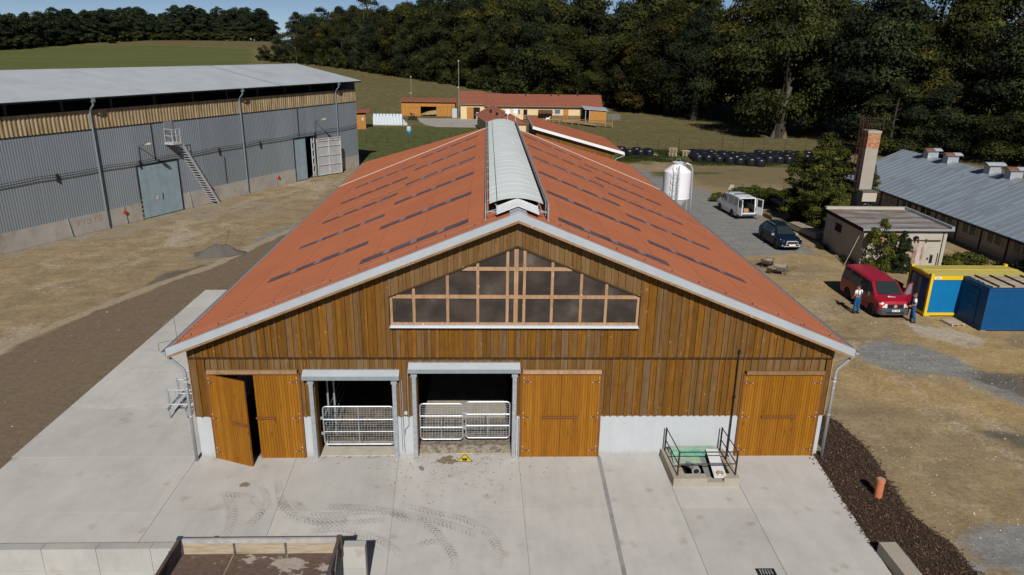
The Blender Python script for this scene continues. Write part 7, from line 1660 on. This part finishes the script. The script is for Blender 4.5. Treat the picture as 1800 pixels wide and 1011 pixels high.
xh, yh = at(*fx(1525, 420))[:2]
for k in range(2):
    for z in (0.3, 0.65, 1.0, 1.35): g.tube([(xh, yh + k * 2, z), (xh + 2.6, yh + k * 2, z)], 0.03, 4)
    for x in (0, 1.3, 2.6): g.tube([(xh + x, yh + k * 2, 0), (xh + x, yh + k * 2, 1.4)], 0.03, 4)
g.build('hurdle_bars', m_galv, hp)
gp = at(*fx(818, 425)); gt_ = thing('goat', 'white goat standing before the cream building', 'goat', (gp[0], gp[1], float(terr(gp[0], gp[1]))), math.radians(95))
V = [(0, 0.0, 0.62), (0, -0.28, 0.66), (0, 0.32, 0.64), (0, -0.45, 0.85), (0, -0.55, 0.95), (0, -0.72, 0.88), (0, 0.42, 0.72)]; E = [(0, 1), (0, 2), (1, 3), (3, 4), (4, 5), (2, 6)]; R_ = [0.17, 0.15, 0.16, 0.08, 0.085, 0.05, 0.03]
for s in (-1, 1):
    i = len(V); V += [(s * 0.1, -0.3, 0.42), (s * 0.1, -0.28, 0.22), (s * 0.1, -0.3, 0.02), (s * 0.1, 0.3, 0.44), (s * 0.1, 0.4, 0.25), (s * 0.1, 0.36, 0.02), (s * 0.05, -0.5, 1.0), (s * 0.06, -0.42, 1.16), (s * 0.16, -0.52, 0.97)]
    E += [(1, i), (i, i + 1), (i + 1, i + 2), (2, i + 3), (i + 3, i + 4), (i + 4, i + 5), (4, i + 6), (i + 6, i + 7), (4, i + 8)]; R_ += [0.07, 0.035, 0.03, 0.085, 0.04, 0.03, 0.025, 0.012, 0.025]
skin_mesh('body', V, E, R_, M('white goat hair', (0.7, 0.68, 0.64), 0.9), gt_)
# timber shed with hay, small shed, tanks, tedder, drinking barrel, masts
zs = float(terr(-14, 135.5))
ts_ = thing('timber_shed', 'ochre board shed with pent roof and hay in its open bay', 'shed', (0, 0, zs)); YT = 134.6
X = lambda px: aty(*gx2(px, 600), YT)[0]; Z = lambda py: aty(*gx2(800, py), YT)[2] - zs
xa, xb, xo0, xo1 = X(542), X(1138), X(755), X(930); zt = Z(500)
def boards(x0, x1, z0, z1, y, parent, w=0.3, mt=m_ochdoor, name='plank', flat=False):
    if flat:
        z = z0
        while z < z1 - 0.02: MB().box(x0, y - 0.04 - 0.01 * rnd.random(), z, x1, y, min(z + w, z1) - 0.012).build(name, mt, parent); z += w
    else:
        x = x0
        while x < x1 - 0.02: MB().box(x + .006, y - 0.04 - 0.012 * rnd.random(), z0, min(x + w, x1) - .006, y, z1).build(name, mt, parent); x += w
boards(xa, X(625), 0, Z(545), YT, ts_); boards(X(625), xo0, 0, Z(545), YT, ts_, 0.3, m_ochdoor, 'plank', True); boards(xo1, xb, 0, Z(553), YT, ts_); boards(xa, xb, Z(551), zt - 0.06, YT, ts_, 0.34, m_ochdoor, 'plank', True)
MB().box(xa, YT + 0.02, 0, xa + 0.1, YT + 5, zt).box(xb - 0.1, YT + 0.02, 0, xb, YT + 5, zt).box(xa, YT + 4.9, 0, xb, YT + 5, zt).build('side_wall', m_beam, ts_)
for xx in (xa, X(740), xo1, xb - 0.15): MB().box(xx, YT - 0.06, 0, xx + 0.15, YT + 0.05, zt).build('post', m_ochdoor, ts_)
MB().prism([(xa - 0.3, YT - 0.5, zt), (xb + 0.3, YT - 0.5, zt), (xb + 0.3, YT + 5.4, zt + 0.32), (xa - 0.3, YT + 5.4, zt + 0.32)], (0, 0, 0.14)).build('roof', m_tile, ts_)
for i in range(12): xx = lerp(xa, xb, i / 11); MB().box(xx - 0.06, YT - 0.45, zt - 0.12, xx + 0.06, YT, zt - 0.002).build('rafter_end', m_beam, ts_)
hp_ = MB(); P = [[(lerp(xo0, xo1, i / 10), YT + 0.2 + j * 0.5, max(0.02, (0.25 + 0.16 * i) * min(1, 0.2 + j * 0.25) + 0.15 * rnd.random())) for i in range(11)] for j in range(8)]
tag(hp_.grid(P).build('hay', M('loose hay', (0.30, 0.21, 0.10), 0.95, var=0.3, scale=5, bmp=0.5), None, (0, 0, zs), True), 'loose hay heaped in the open bay of the timber shed', 'hay', kind='stuff')
ss = thing('small_shed', 'small dark ochre shed with red pent roof beside the end of the warehouse', 'shed', (-25.4, 113.6, 0.0), math.radians(8))
boards(-3.0, 1.75, 0, 2.85, 0, ss, 0.28); MB().box(-3, 0.02, 0, 1.75, 3.0, 2.85).build('wall', m_beam, ss); MB().prism([(-3.3, -0.5, 2.9), (2.5, -0.6, 3.15), (2.5, 3.6, 3.3), (-3.3, 3.4, 3.0)], (0, 0, 0.14)).build('roof', m_tile, ss)
MB().box(1.0, -0.14, 1.6, 1.35, -0.06, 2.2).build('notice_board', m_white, ss)
tk = thing('white_hut', 'low white sheet metal hut with a row of small front boxes on its top', 'hut', (-23.3, 120.0, 0.0), math.radians(1))
MB().box(0, 0, 0.0, 5.7, 2.2, 0.25).build('base', m_oldconc, tk)
m_pb = M('pale blue white sheet', (0.56, 0.62, 0.68), 0.5, var=0.05, scale=1)
for i in range(10): MB().box(i * 0.57 + 0.012, -0.03, 0.25, (i + 1) * 0.57 - 0.012, 2.2, 1.75).build('front_panel', m_pb, tk)
for i in range(9): MB().box(0.08 + i * 0.63, 0.15, 1.76, 0.08 + i * 0.63 + 0.52, 0.85, 2.3).build('top_box', m_pb, tk)
for k in range(4): MB().box(5.8 + 0.22 * k, 0.3, 0, 5.95 + 0.22 * k, 0.4, 1.3 - 0.22 * k).build('side_panel', m_pb, tk)
td = thing('hay_tedder', 'folded black farm machine standing on the grass before the timber shed', 'farm machine', (-16.4, 128.2, float(terr(-16.4, 128.2)))); g = MB()
for k in range(6): a = k * 1.05; g.bar((0.2 * math.cos(a), 0.2 * math.sin(a), 0.5), (0.9 * math.cos(a), 0.5 * math.sin(a), 0.4 + 0.9 * (k % 3) / 2), 0.09, 0.09)
g.box(-0.9, -0.2, 0.35, 0.9, 0.2, 0.6).bar((0.4, 0, 0.6), (-0.5, 0, 1.5), 0.3, 0.12).bar((-0.5, 0, 1.5), (0.5, 0.1, 1.2), 0.25, 0.1); g.build('machine_frame', m_dark, td)
for s in (-1, 1): MB().lathe([(0.0, -0.1), (0.38, -0.1), (0.38, 0.1), (0, 0.1)], 14, (s * 0.75, 0, 0.38), axis='x').build('wheel', m_tyre, td)
dbr = thing('drinker', 'white and blue plastic poultry drinker standing on the lawn', 'drinker', (-15.1, 108.0, 0.0))
MB().lathe([(0, 0.5), (0.42, 0.5), (0.42, 1.0), (0.3, 1.25), (0, 1.3)], 14).build('tank', m_white, dbr); MB().lathe([(0.0, 0.0), (0.5, 0.0), (0.5, 0.25), (0.38, 0.5), (0, 0.5)], 14).build('base', m_cblue, dbr)
ps = MB().prism([(-15.6, 130.8, 0), (-13.5, 122.0, 0), (-11.0, 118.6, 0), (-1.2, 118.8, 0), (-1.0, 131.0, 0)], (0, 0, 0.0)); 
pg = MB(); pp_ = [(-15.6, 131.4), (-14.8, 126), (-13.2, 121.4), (-11.0, 118.7), (-6, 118.5), (-1.2, 118.8), (-0.8, 131.4)]
pg.prism([(x, y, float(terr(x, y)) - 0.1) for x, y in pp_], (0, 0, 0.15)); tag(pg.build('paved_area', m_oldconc), kind='structure')
for x, y, h, lab, r in ((-6.95, 131.2, 11.6, 'tall thin grey mast at the corner of the cream building', 0.055), (-17.7, 139.8, 7.6, 'thin pale pole behind the timber shed', 0.035)):
    m_ = thing('mast', lab, 'mast', (x, y, float(terr(x, y)))); MB().tube([(0, 0, 0), (0, 0, h)], r, 6).build('mast_tube', m_galv, m_); MB().box(-0.13, -0.13, h, 0.13, 0.13, h + 0.2).box(-0.3, -0.06, h * 0.55, 0.0, 0.06, h * 0.55 + 0.18).build('mast_head', m_white, m_)
tag(bevel(MB().box(-0.5, -0.3, 0, 0.5, 0.3, 2.0).build('white_cabinet', m_white, None, (-7.9, 132.4, float(terr(-7.9, 132.4)))), 0.04), 'white cabinet between the timber shed and the cream building', 'cabinet')

# ------------------------------------------------------------------ trees
def leaf_material(name, c0, c1, warm=(0.11, 0.09, 0.02)):
    m, nt, b = start(name); out = nt.nodes['Material Output']
    oi = nt.nodes.new('ShaderNodeObjectInfo'); ge = nt.nodes.new('ShaderNodeNewGeometry'); v = coords(nt)
    n = noise(nt, v, 0.35, 3)
    c = ramp(nt, ge.outputs['Random Per Island'], [(0.0, c0), (1.0, c1)])
    c = mixc(nt, ramp(nt, n, [(0.45, 0.0), (0.7, 0.5)]), c, warm)
    k = nd(nt, 'MapRange', i0=oi.outputs['Random'], i3=0.7, i4=1.3); c = mixc(nt, 1.0, c, k.outputs[0], 'MULTIPLY')
    at_ = nt.nodes.new('ShaderNodeAttribute'); at_.attribute_name = 'clump_tone'
    c = mixc(nt, 1.0, c, ramp(nt, at_.outputs['Fac'], [(0.0, (0.44, 0.48, 0.5)), (0.5, (0.85, 0.87, 0.82)), (1.0, (1.65, 1.55, 1.15))]), 'MULTIPLY')  # clump multiplier puts sunlit and shaded foliage into the leaf colour
    nt.links.new(c, b.inputs['Base Color']); b.inputs['Roughness'].default_value = 0.75; b.inputs['Specular IOR Level'].default_value = 0.15
    tr_ = nt.nodes.new('ShaderNodeBsdfTranslucent'); nt.links.new(mixc(nt, 1.0, c, (1.1, 1.25, 0.5), 'MULTIPLY'), tr_.inputs['Color'])
    mx = nt.nodes.new('ShaderNodeMixShader'); mx.inputs[0].default_value = 0.25; nt.links.new(b.outputs[0], mx.inputs[1]); nt.links.new(tr_.outputs[0], mx.inputs[2]); nt.links.new(mx.outputs[0], out.inputs['Surface'])
    return m
m_leaf = leaf_material('dark oak leaves', (0.014, 0.020, 0.007), (0.044, 0.052, 0.016), (0.064, 0.062, 0.018))
m_leaf2 = leaf_material('blue green leaves', (0.012, 0.021, 0.011), (0.034, 0.046, 0.022), (0.045, 0.052, 0.022))
m_leaf3 = leaf_material('olive yellow leaves', (0.022, 0.026, 0.007), (0.060, 0.062, 0.015), (0.088, 0.075, 0.018))
m_leaf_far = leaf_material('bluish far leaves', (0.014, 0.024, 0.015), (0.034, 0.048, 0.026), (0.045, 0.052, 0.024))
m_leaf_aut = leaf_material('autumn tinted leaves', (0.035, 0.030, 0.008), (0.085, 0.060, 0.014), (0.10, 0.055, 0.012))
m_leaf_fresh = leaf_material('fresh shrub leaves', (0.034, 0.046, 0.010), (0.10, 0.108, 0.022), (0.135, 0.12, 0.025))  # lighter yellow-green is the leaves' own colour
m_leaf_con = leaf_material('dark climbing leaves', (0.012, 0.022, 0.009), (0.030, 0.045, 0.016), (0.03, 0.04, 0.012))
m_bark_t = M('tree bark', (0.045, 0.036, 0.028), 0.95, var=0.3, scale=3, stretch=(3, 3, 0.6), bmp=0.4, bs=10)
m_deadw = M('dead grey branches', (0.17, 0.145, 0.12), 0.95, var=0.2)
rg = np.random.default_rng(11)
def crown_mesh(name, mt, rx, zlo, zhi, nclump, nleaf, size, jag=0.3, prof=0.62, cs_=(0.2, 0.36), low=0.0):
    """leaf-sized faces on many uneven clumps spread through the crown's volume; metres; zlo..zhi is the crown's span"""
    cs = []
    for i in range(nclump):
        t = rg.random() ** 0.9; a = rg.uniform(0, 2 * PI); s = rg.uniform(*cs_) * rx
        R_ = rx * max(low * (1 - t), math.sin(PI * min(1, max(0.03, t)) ** prof) ** 0.6)
        r = max(0, R_ - s * 0.55) * rg.uniform(0.25, 1.12) ** 0.5
        z = zlo + s * 0.5 + (zhi - zlo - s * 1.2) * t
        cs.append((np.array([r * math.cos(a), r * math.sin(a), z]), s * (1.15 - 0.45 * t)))
    tot = sum(s * s for _, s in cs); V = []; T = []
    for c, s in cs:
        k = max(6, int(nleaf * s * s / tot))
        d = rg.normal(size=(k, 3)); d[:, 2] = np.where(rg.random(k) < 0.3, d[:, 2], np.abs(d[:, 2])); d /= np.linalg.norm(d, axis=1)[:, None]
        rr = s * (1 - rg.random(k) ** 2.5 * 0.5) * (1 + jag * (rg.random(k) - 0.35))
        p = c + d * rr[:, None] * np.array([1, 1, 0.72]); T += [rg.uniform(0.0, 1.0)] * (4 * k)
        nrm = d + rg.normal(size=(k, 3)) * 0.5 + np.array([0, 0, 0.3]); nrm /= np.linalg.norm(nrm, axis=1)[:, None]
        t = np.cross(nrm, rg.normal(size=(k, 3))); t /= np.linalg.norm(t, axis=1)[:, None]; bt = np.cross(nrm, t)
        sz = size * rg.uniform(0.5, 1.35, k)[:, None]
        V.append(np.stack([p - t * sz, p - bt * sz * 0.6, p + t * sz, p + bt * sz * 0.6], 1))
    V = np.concatenate(V).reshape(-1, 3)
    me = bpy.data.meshes.new(name); nq = len(V) // 4
    me.vertices.add(len(V)); me.vertices.foreach_set('co', V.astype(np.float32).ravel()); me.loops.add(len(V)); me.loops.foreach_set('vertex_index', np.arange(len(V), dtype=np.int32))
    me.polygons.add(nq); me.polygons.foreach_set('loop_start', np.arange(0, len(V), 4, dtype=np.int32)); me.update(calc_edges=True); me.materials.append(mt)
    ta = me.attributes.new('clump_tone', 'FLOAT', 'POINT'); ta.data.foreach_set('value', np.array(T, np.float32)); return me
def trunk_mesh(name, mt, h, r, spread, nl=6, fork=0.4, twigs=0, lean=0.4):
    g = MB(); R2 = random.Random(int(h * 10 + nl * 100 + spread)); top = Vector((R2.uniform(-lean, lean), R2.uniform(-lean, lean), h))
    mid = Vector((R2.uniform(-.3, .3), R2.uniform(-.3, .3), h * 0.45))
    g.tube([(0, 0, -0.4), (0, 0, 0.4), mid, top], [r * 1.5, r, r * 0.62, r * 0.08], 9)
    for i in range(nl):
        f_ = fork + (0.95 - fork) * i / nl; b0 = Vector((0, 0, 0.4)).lerp(mid, f_ / 0.45) if f_ < 0.45 else mid.lerp(top, (f_ - 0.45) / 0.55)
        a = i * 2.4 + R2.uniform(-.4, .4); L = spread * (1.05 - 0.6 * f_) * R2.uniform(0.8, 1.15); e = b0 + Vector((math.cos(a) * L, math.sin(a) * L, L * R2.uniform(0.35, 0.8))); m1 = b0.lerp(e, 0.5) + Vector((0, 0, -0.06 * L + R2.uniform(-.3, .3)))
        rr = r * 0.42 * (1.1 - f_); g.tube([b0, m1, e], [rr, rr * 0.65, rr * 0.15], 6)
        for k in range(twigs):
            q_ = m1.lerp(e, R2.random()); d = Vector((R2.gauss(0, 1), R2.gauss(0, 1), R2.uniform(0.1, 1.2))).normalized() * L * R2.uniform(0.2, 0.5); g.tube([q_, q_ + d * 0.5 + Vector((R2.uniform(-.2, .2), 0, 0.1)), q_ + d], [rr * 0.32, rr * 0.2, rr * 0.06], 4)
    return g.mesh(name, mt)
# unit trees are 20 m high
CR = [crown_mesh('crown', (m_leaf, m_leaf2, m_leaf, m_leaf3, m_leaf2, m_leaf, m_leaf, m_leaf3)[i], 7.2 + 0.7 * (i % 3), 0.2, 20.2, 34 + 4 * (i % 5), 17000, 0.25, 0.42, 0.86 + 0.1 * (i % 3), (0.2, 0.42), low=0.8) for i in range(8)]
CF = [crown_mesh('crown', m_leaf_far, 7.2, 0.2, 20.0, 34 + 5 * i, 6500, 0.40, 0.35, 0.82 + 0.08 * (i % 2), (0.22, 0.4), low=0.9) for i in range(4)]
CA = crown_mesh('crown', m_leaf_aut, 5.2, 0.4, 20, 44, 10000, 0.27, 0.4, 0.7, low=0.8)
CO = [crown_mesh('crown', (m_leaf, m_leaf3, m_leaf, m_leaf2)[i], 10.2, 1.4, 26.0, 66 + 6 * i, 30000, 0.27, 0.45, 0.8, (0.17, 0.34), low=0.75) for i in range(4)]
TR = [trunk_mesh('trunk', m_bark_t, 18.5, 0.38, 6.0, 7 + i) for i in range(2)]
TO = [trunk_mesh('trunk', m_bark_t, 22, 1.0, 10.5, 9 + i, 0.24, 3) for i in range(2)]
TD = [trunk_mesh('trunk', m_deadw, 17, 0.32, 5.5, 13 + i, 0.2, 7) for i in range(2)]
def tree(x, y, h, crown, trunk, label, grp, name='tree', wide=1.0, base=20.0):
    z = float(terr(x, y)); s = h / base; t = thing(name, label, 'tree', (x, y, z - 0.15), rnd.random() * 6.28, grp); w = s * wide
    t.scale = (w, w, s)
    if crown: link('crown', crown, t)
    link('trunk', trunk, t); return t
WOOD = [at(*p) for p in ((452, 107), (520, 112), (620, 123), (700, 136), (800, 151), (930, 172), (1050, 189), (1150, 196))]
wl = [np.array(p[:2]) for p in WOOD]
seglen = [np.hypot(*(b_ - a)) for a, b_ in zip(wl[:-1], wl[1:])]; tot = sum(seglen)
def along(s):
    for a, b_, L in zip(wl[:-1], wl[1:], seglen):
        if s <= L: d = (b_ - a) / L; return a + d * s, np.array([-d[1], d[0]])
        s -= L
    d = (wl[-1] - wl[-2]) / seglen[-1]; return wl[-1] + d * s, np.array([-d[1], d[0]])
def back(n): return n if n[1] > 0 else -n
LABW = 'broad dark green tree in the long wood behind the farm'
hs = lambda s: 11.5 + 7.5 * min(1, s / 40) + 4.5 * min(1, max(0, s - 60) / 60)
for row, (off, stp, add) in enumerate(((3.5, 7.0, -2.5), (10, 8.0, 2.5), (18, 9.0, 4.5), (28, 11.0, 4.0))):
    s = 1.5 + row * 2
    while s < tot + 10:
        p, n = along(s); n = back(n); q_ = p + n * (off + rnd.uniform(-1.5, 1.5)); h = hs(s) + add + rnd.uniform(-3.2, 3.2)
        q3 = RM @ (np.array([q_[0], q_[1], 12.0]) - CAM); px_ = 900 + F * q3[0] / q3[2]
        if 1040 < px_ < 1105: h = min(h, 13.0)
        if not (row == 0 and rnd.random() < 0.08): tree(q_[0], q_[1], h, rnd.choice(CR), rnd.choice(TR), LABW, 'trees of the wood behind the farm', wide=rnd.uniform(0.78, 1.1))
        s += stp * rnd.uniform(0.75, 1.25)
# undergrowth along the edge of the wood
UG = crown_mesh('shrub', m_leaf, 1.6, -0.2, 2.0, 14, 1000, 0.19, low=1.0)
s = 0.0
while s < tot + 4:
    p, n = along(s); n = back(n); q_ = p + n * rnd.uniform(0.0, 2.2); o = link('bush', UG, None, (q_[0], q_[1], float(terr(*q_)) - 0.1), rnd.random() * 6); k = rnd.uniform(0.7, 1.7); o.scale = (k, k, k * rnd.uniform(0.8, 1.3)); tag(o, 'low dark bush at the foot of the wood', 'bush', 'bushes along the wood edge'); s += rnd.uniform(1.6, 3.2)
# autumn tree and dead trees
p, n = along(tot * 0.955); tree(at(1105, 196)[0], at(1105, 196)[1] - 2, 17.0, CA, TR[0], 'yellow brown autumn tree at the edge of the wood right of the cream building', None, wide=0.95)
for px, py, h, lab in ((522, 112, 12.5, 'bare grey dead tree before the left end of the wood'), (645, 126, 20, 'tall bare dead tree standing out of the wood'), (395, 71.5, 15, 'pale leafless tree in the gap of the far tree row')):
    p = at(px, py); tree(p[0], p[1], h, None, TD[len(lab) % 2], lab, None, 'bare_tree', 0.85, 17.0)
# big oaks on the right
OAK = [(34, 150, 22), (40, 143, 24), (47, 150, 27), (43.5, 133, 23), (52.2, 107, 27), (58, 127, 29), (61, 116, 27), (66, 101, 26), (72, 113, 29), (74, 92, 25), (83, 100, 28), (80, 80, 24), (91, 88, 27), (86, 67, 23), (97, 76, 27), (68, 128, 30), (84, 117, 30), (57, 142, 29), (99, 100, 30), (110, 88, 29), (93, 56, 23), (108, 66, 27)]
for i, (x, y, h) in enumerate(OAK):
    lab = 'huge spreading dark oak in the group behind the bales and the old stable'
    if i == 4: lab = 'oak with a thick pale forked trunk standing on the meadow behind the bales'
    t = tree(x, y, h, CO[i % 4], TO[i % 2], lab, None if i == 4 else 'big dark oaks', 'oak_tree', rnd.uniform(0.86, 1.02), 25.0)
    if i == 4:
        MB().tube([(0.0, -0.5, -0.3), (0.1, -0.3, 1.4), (0.9, 0.2, 5.0), (1.6, 0.5, 8.0)], [1.25, 0.85, 0.7, 0.5], 10).tube([(0.9, 0.3, -0.3), (0.6, 0.2, 1.4), (-0.2, 0.2, 5.0), (-1.2, 0, 8.5)], [1.1, 0.7, 0.6, 0.4], 10).build('trunk', M('pale oak bark', (0.12, 0.10, 0.08), 0.95, var=0.3, scale=2, stretch=(3, 3, 0.6), bmp=0.5, bs=8), t)
for i in range(10):
    x, y = 62 + i * 5.5 + rnd.uniform(-2, 2), 88 - i * 4 + rnd.uniform(-4, 2); tree(x, y, rnd.uniform(8, 12), CR[i % 8], TR[i % 2], 'lower dark tree between the oaks behind the old stable', 'lower trees between the oaks', wide=1.25)
# far row
far_px = [(-60, 92), (-30, 90), (0, 88), (25, 86), (52, 84), (78, 82), (104, 79), (128, 77), (152, 76), (165, 75), (178, 74), (191, 73), (204, 72), (215, 71), (226, 72), (237, 71.5), (248, 71), (258, 71), (268, 71), (280, 71), (292, 71), (305, 71), (318, 71), (330, 71), (345, 71), (360, 71), (374, 71), (388, 71.5), (402, 72), (416, 72), (430, 72), (444, 72.5), (462, 73)]
for row in range(3):
    for i, (px, py) in enumerate(far_px):
        p = at(px + rnd.uniform(-8, 8), py); d = (p[:2] - CAM[:2]) / np.hypot(*(p[:2] - CAM[:2])); q_ = p[:2] + d * (5 + row * 9 + rnd.uniform(-2.5, 2.5))
        D = np.hypot(*(q_ - CAM[:2])); top = (37 if px < 300 else 41) * rnd.uniform(0.85, 1.12) * (0.8 if 250 < px < 310 else 1.0)
        tree(q_[0], q_[1], top * D / F + (2 if row else 0) + 1.0, rnd.choice(CF), TR[i % 2], 'dark rounded tree in the far row beyond the green field', 'trees of the far row', wide=rnd.uniform(1.1, 1.6))
for px, py in ((60, 85), (98, 81), (112, 80), (195, 76), (220, 73), (255, 71), (275, 71), (300, 71), (325, 71), (350, 71), (368, 71), (410, 72), (435, 72), (10, 88), (35, 87)):
    p = at(px, py); o = link('bush', UG, None, (p[0], p[1], float(terr(p[0], p[1])) - 0.2), rnd.random() * 6); k = rnd.uniform(2, 3.2); o.scale = (k * 1.5, k, k); tag(o, 'low bush at the foot of the far tree row', 'bush', 'bushes of the far row')
for i in range(64):
    px = -40 + i * 8.0; py = np.interp(px, [-60, 0, 104, 204, 258, 345, 470], [92, 88, 79, 73, 71.5, 71.5, 73.5]) - 0.3
    p = at(px + rnd.uniform(-3, 3), py); o = link('bush', UG, None, (p[0], p[1] + rnd.uniform(2, 7), float(terr(p[0], p[1])) - 0.4), rnd.random() * 6); k = rnd.uniform(1.8, 3.2); o.scale = (k * 1.4, k * 1.4, k * 1.1); tag(o, 'low bush at the foot of the far tree row', 'bush', 'bushes of the far row')
# shrubs and small trees near the outbuildings
CS = [crown_mesh('crown', m_leaf_fresh, 1.9 - 0.25 * i, 0.2, 8.6, 64, 11000, 0.105, 0.7, 0.75, (0.22, 0.42), low=0.8) for i in range(3)]
CB = crown_mesh('crown', m_leaf_fresh, 1.15, 0.15, 3.4, 34, 4200, 0.075, 0.7, 0.7, low=0.6)
CC = crown_mesh('crown', m_leaf_con, 0.55, 0.0, 3.1, 36, 3600, 0.065, 0.4, 0.7, (0.3, 0.5), low=0.9)
CW_ = crown_mesh('crown', m_leaf_fresh, 1.3, -0.1, 1.25, 26, 2800, 0.08, 0.6, 0.6, low=1.0)
CD = crown_mesh('crown', m_leaf_con, 2.0, 0.0, 4.0, 34, 6000, 0.10, 0.5, 0.65, low=0.9)
TS = trunk_mesh('trunk', m_bark_t, 7.5, 0.12, 2.0, 8, 0.2); TB = trunk_mesh('trunk', m_bark_t, 2.8, 0.05, 1.0, 6, 0.15)
for x, y, h, ci, w, lab in ((28.9, 38.6, 8.8, 0, 0.95, 'tall yellow green young tree left of the chimney'), (30.6, 40.6, 7.6, 1, 1.1, 'second young tree standing behind the boiler house, nearest the chimney'), (27.6, 41.0, 6.6, 2, 1.15, 'lower young tree at the left edge of the thicket before the chimney'), (33.0, 38.2, 6.0, 2, 0.95, 'young tree between the chimney and the old metal roof'), (28.6, 34.6, 4.8, 1, 0.95, 'bushy young tree at the back corner of the boiler house'), (29.8, 37.2, 7.4, 2, 1.2, 'full dark young tree at the foot of the chimney'), (28.0, 36.6, 5.6, 0, 1.0, 'young tree leaning over the stacked planks beside the dark blue car')):
    tree(x, y, h, CS[ci], TS, lab, None, 'young_tree', w, 8.4)
tree(27.1, 24.5, 4.1, CB, TB, 'small yellow green tree growing before the corner of the boiler house', None, 'young_tree', 0.8, 3.3)
for x, y, h in ((28.2, 24.7, 3.0), (28.75, 24.6, 3.3), (29.25, 24.8, 2.7)): tree(x, y, h, CC, TB, 'dark upright climbing shrub before the rusty door of the boiler house', 'climbing shrubs before the boiler house', 'climbing_shrub', 0.9, 3.0)
for i, (x, y, s_) in enumerate(((24.3, 48.6, 1.1), (25.6, 49.2, 1.4), (27.0, 49.9, 1.3), (28.6, 49.6, 1.5), (30.2, 49.0, 1.3), (31.8, 48.0, 1.5), (33.2, 46.6, 1.6), (32.6, 43.5, 1.3), (31.0, 45.2, 0.9), (29.4, 44.2, 0.7), (34.5, 44.5, 1.7), (28.2, 40.2, 0.8), (23.4, 49.6, 0.9))):
    t = thing('bush', 'rank green bush in the weedy corner behind the white van', 'bush', (x, y, -0.05), rnd.random() * 6, 'bushes behind the white van'); t.scale = (s_, s_, s_ * rnd.uniform(0.8, 1.2)); link('foliage', CW_, t)
for i, (x, y, s_, lab) in enumerate(((34.4, 25.6, 1.35, 'low green bush growing between the boiler house and the yellow container'), (33.4, 20.4, 1.1, 'weeds behind the yellow container'))):
    t = thing('bush', lab, 'bush', (x, y, -0.05), rnd.random() * 6); t.scale = (s_, s_, s_ * 0.8); link('foliage', CW_, t)
for x, y, s_, lab in ((37.6, 21.8, 0.95, 'dark leafy bush standing against the old stable at the right edge'), (38.6, 19.0, 1.25, 'larger dark bush at the right edge before the old stable'), (36.8, 17.2, 1.0, 'dark bush behind the blue container')):
    t = thing('bush', lab, 'bush', (x, y, -0.05), rnd.random() * 6); t.scale = (s_, s_, s_); link('foliage', CD, t)
# weeds: blades on the rough spots
def blades(name, areas, n, hmin, hmax, mt, lab):
    V = []
    for _ in range(n):
        x0, y0, x1, y1 = rnd.choice(areas); x, y = rnd.uniform(x0, x1), rnd.uniform(y0, y1)
        if vnoise(np.array(x), np.array(y), 1.4, 5) < 0.42: continue
        h = rnd.uniform(hmin, hmax); a = rnd.random() * 6.28; w = 0.018 + 0.02 * rnd.random(); dx, dy = math.cos(a) * w, math.sin(a) * w; lx, ly = rnd.gauss(0, h * 0.35), rnd.gauss(0, h * 0.35); z = float(terr(x, y))
        V.append([(x - dx, y - dy, z), (x + dx, y + dy, z), (x + lx, y + ly, z + h)])
    g = MB(); 
    for t in V: g.add(t, [(0, 1, 2)])
    return tag(g.build(name, mt), lab, kind='stuff')
m_grass = leaf_material('rank grass blades', (0.035, 0.05, 0.012), (0.10, 0.11, 0.03), (0.15, 0.12, 0.045))
blades('rank_grass', [(23.5, 47.5, 34, 51.5), (27, 41, 34, 48), (25.5, 39.5, 29, 43), (33, 22, 38, 27), (31.5, 12.4, 38, 13.0), (25.6, 26, 26.3, 32), (27, 14.7, 33, 15.3), (33.2, 13, 37, 20)], 15000, 0.1, 0.42, m_grass, 'rank grass and weeds round the outbuildings')
blades('meadow_tufts', [(15.5, 76, 27, 82), (27, 73.5, 48, 76.5), (25, 82, 30, 88), (15.5, 78, 24, 81)], 14000, 0.15, 0.5, m_grass, 'taller grass round the bales')
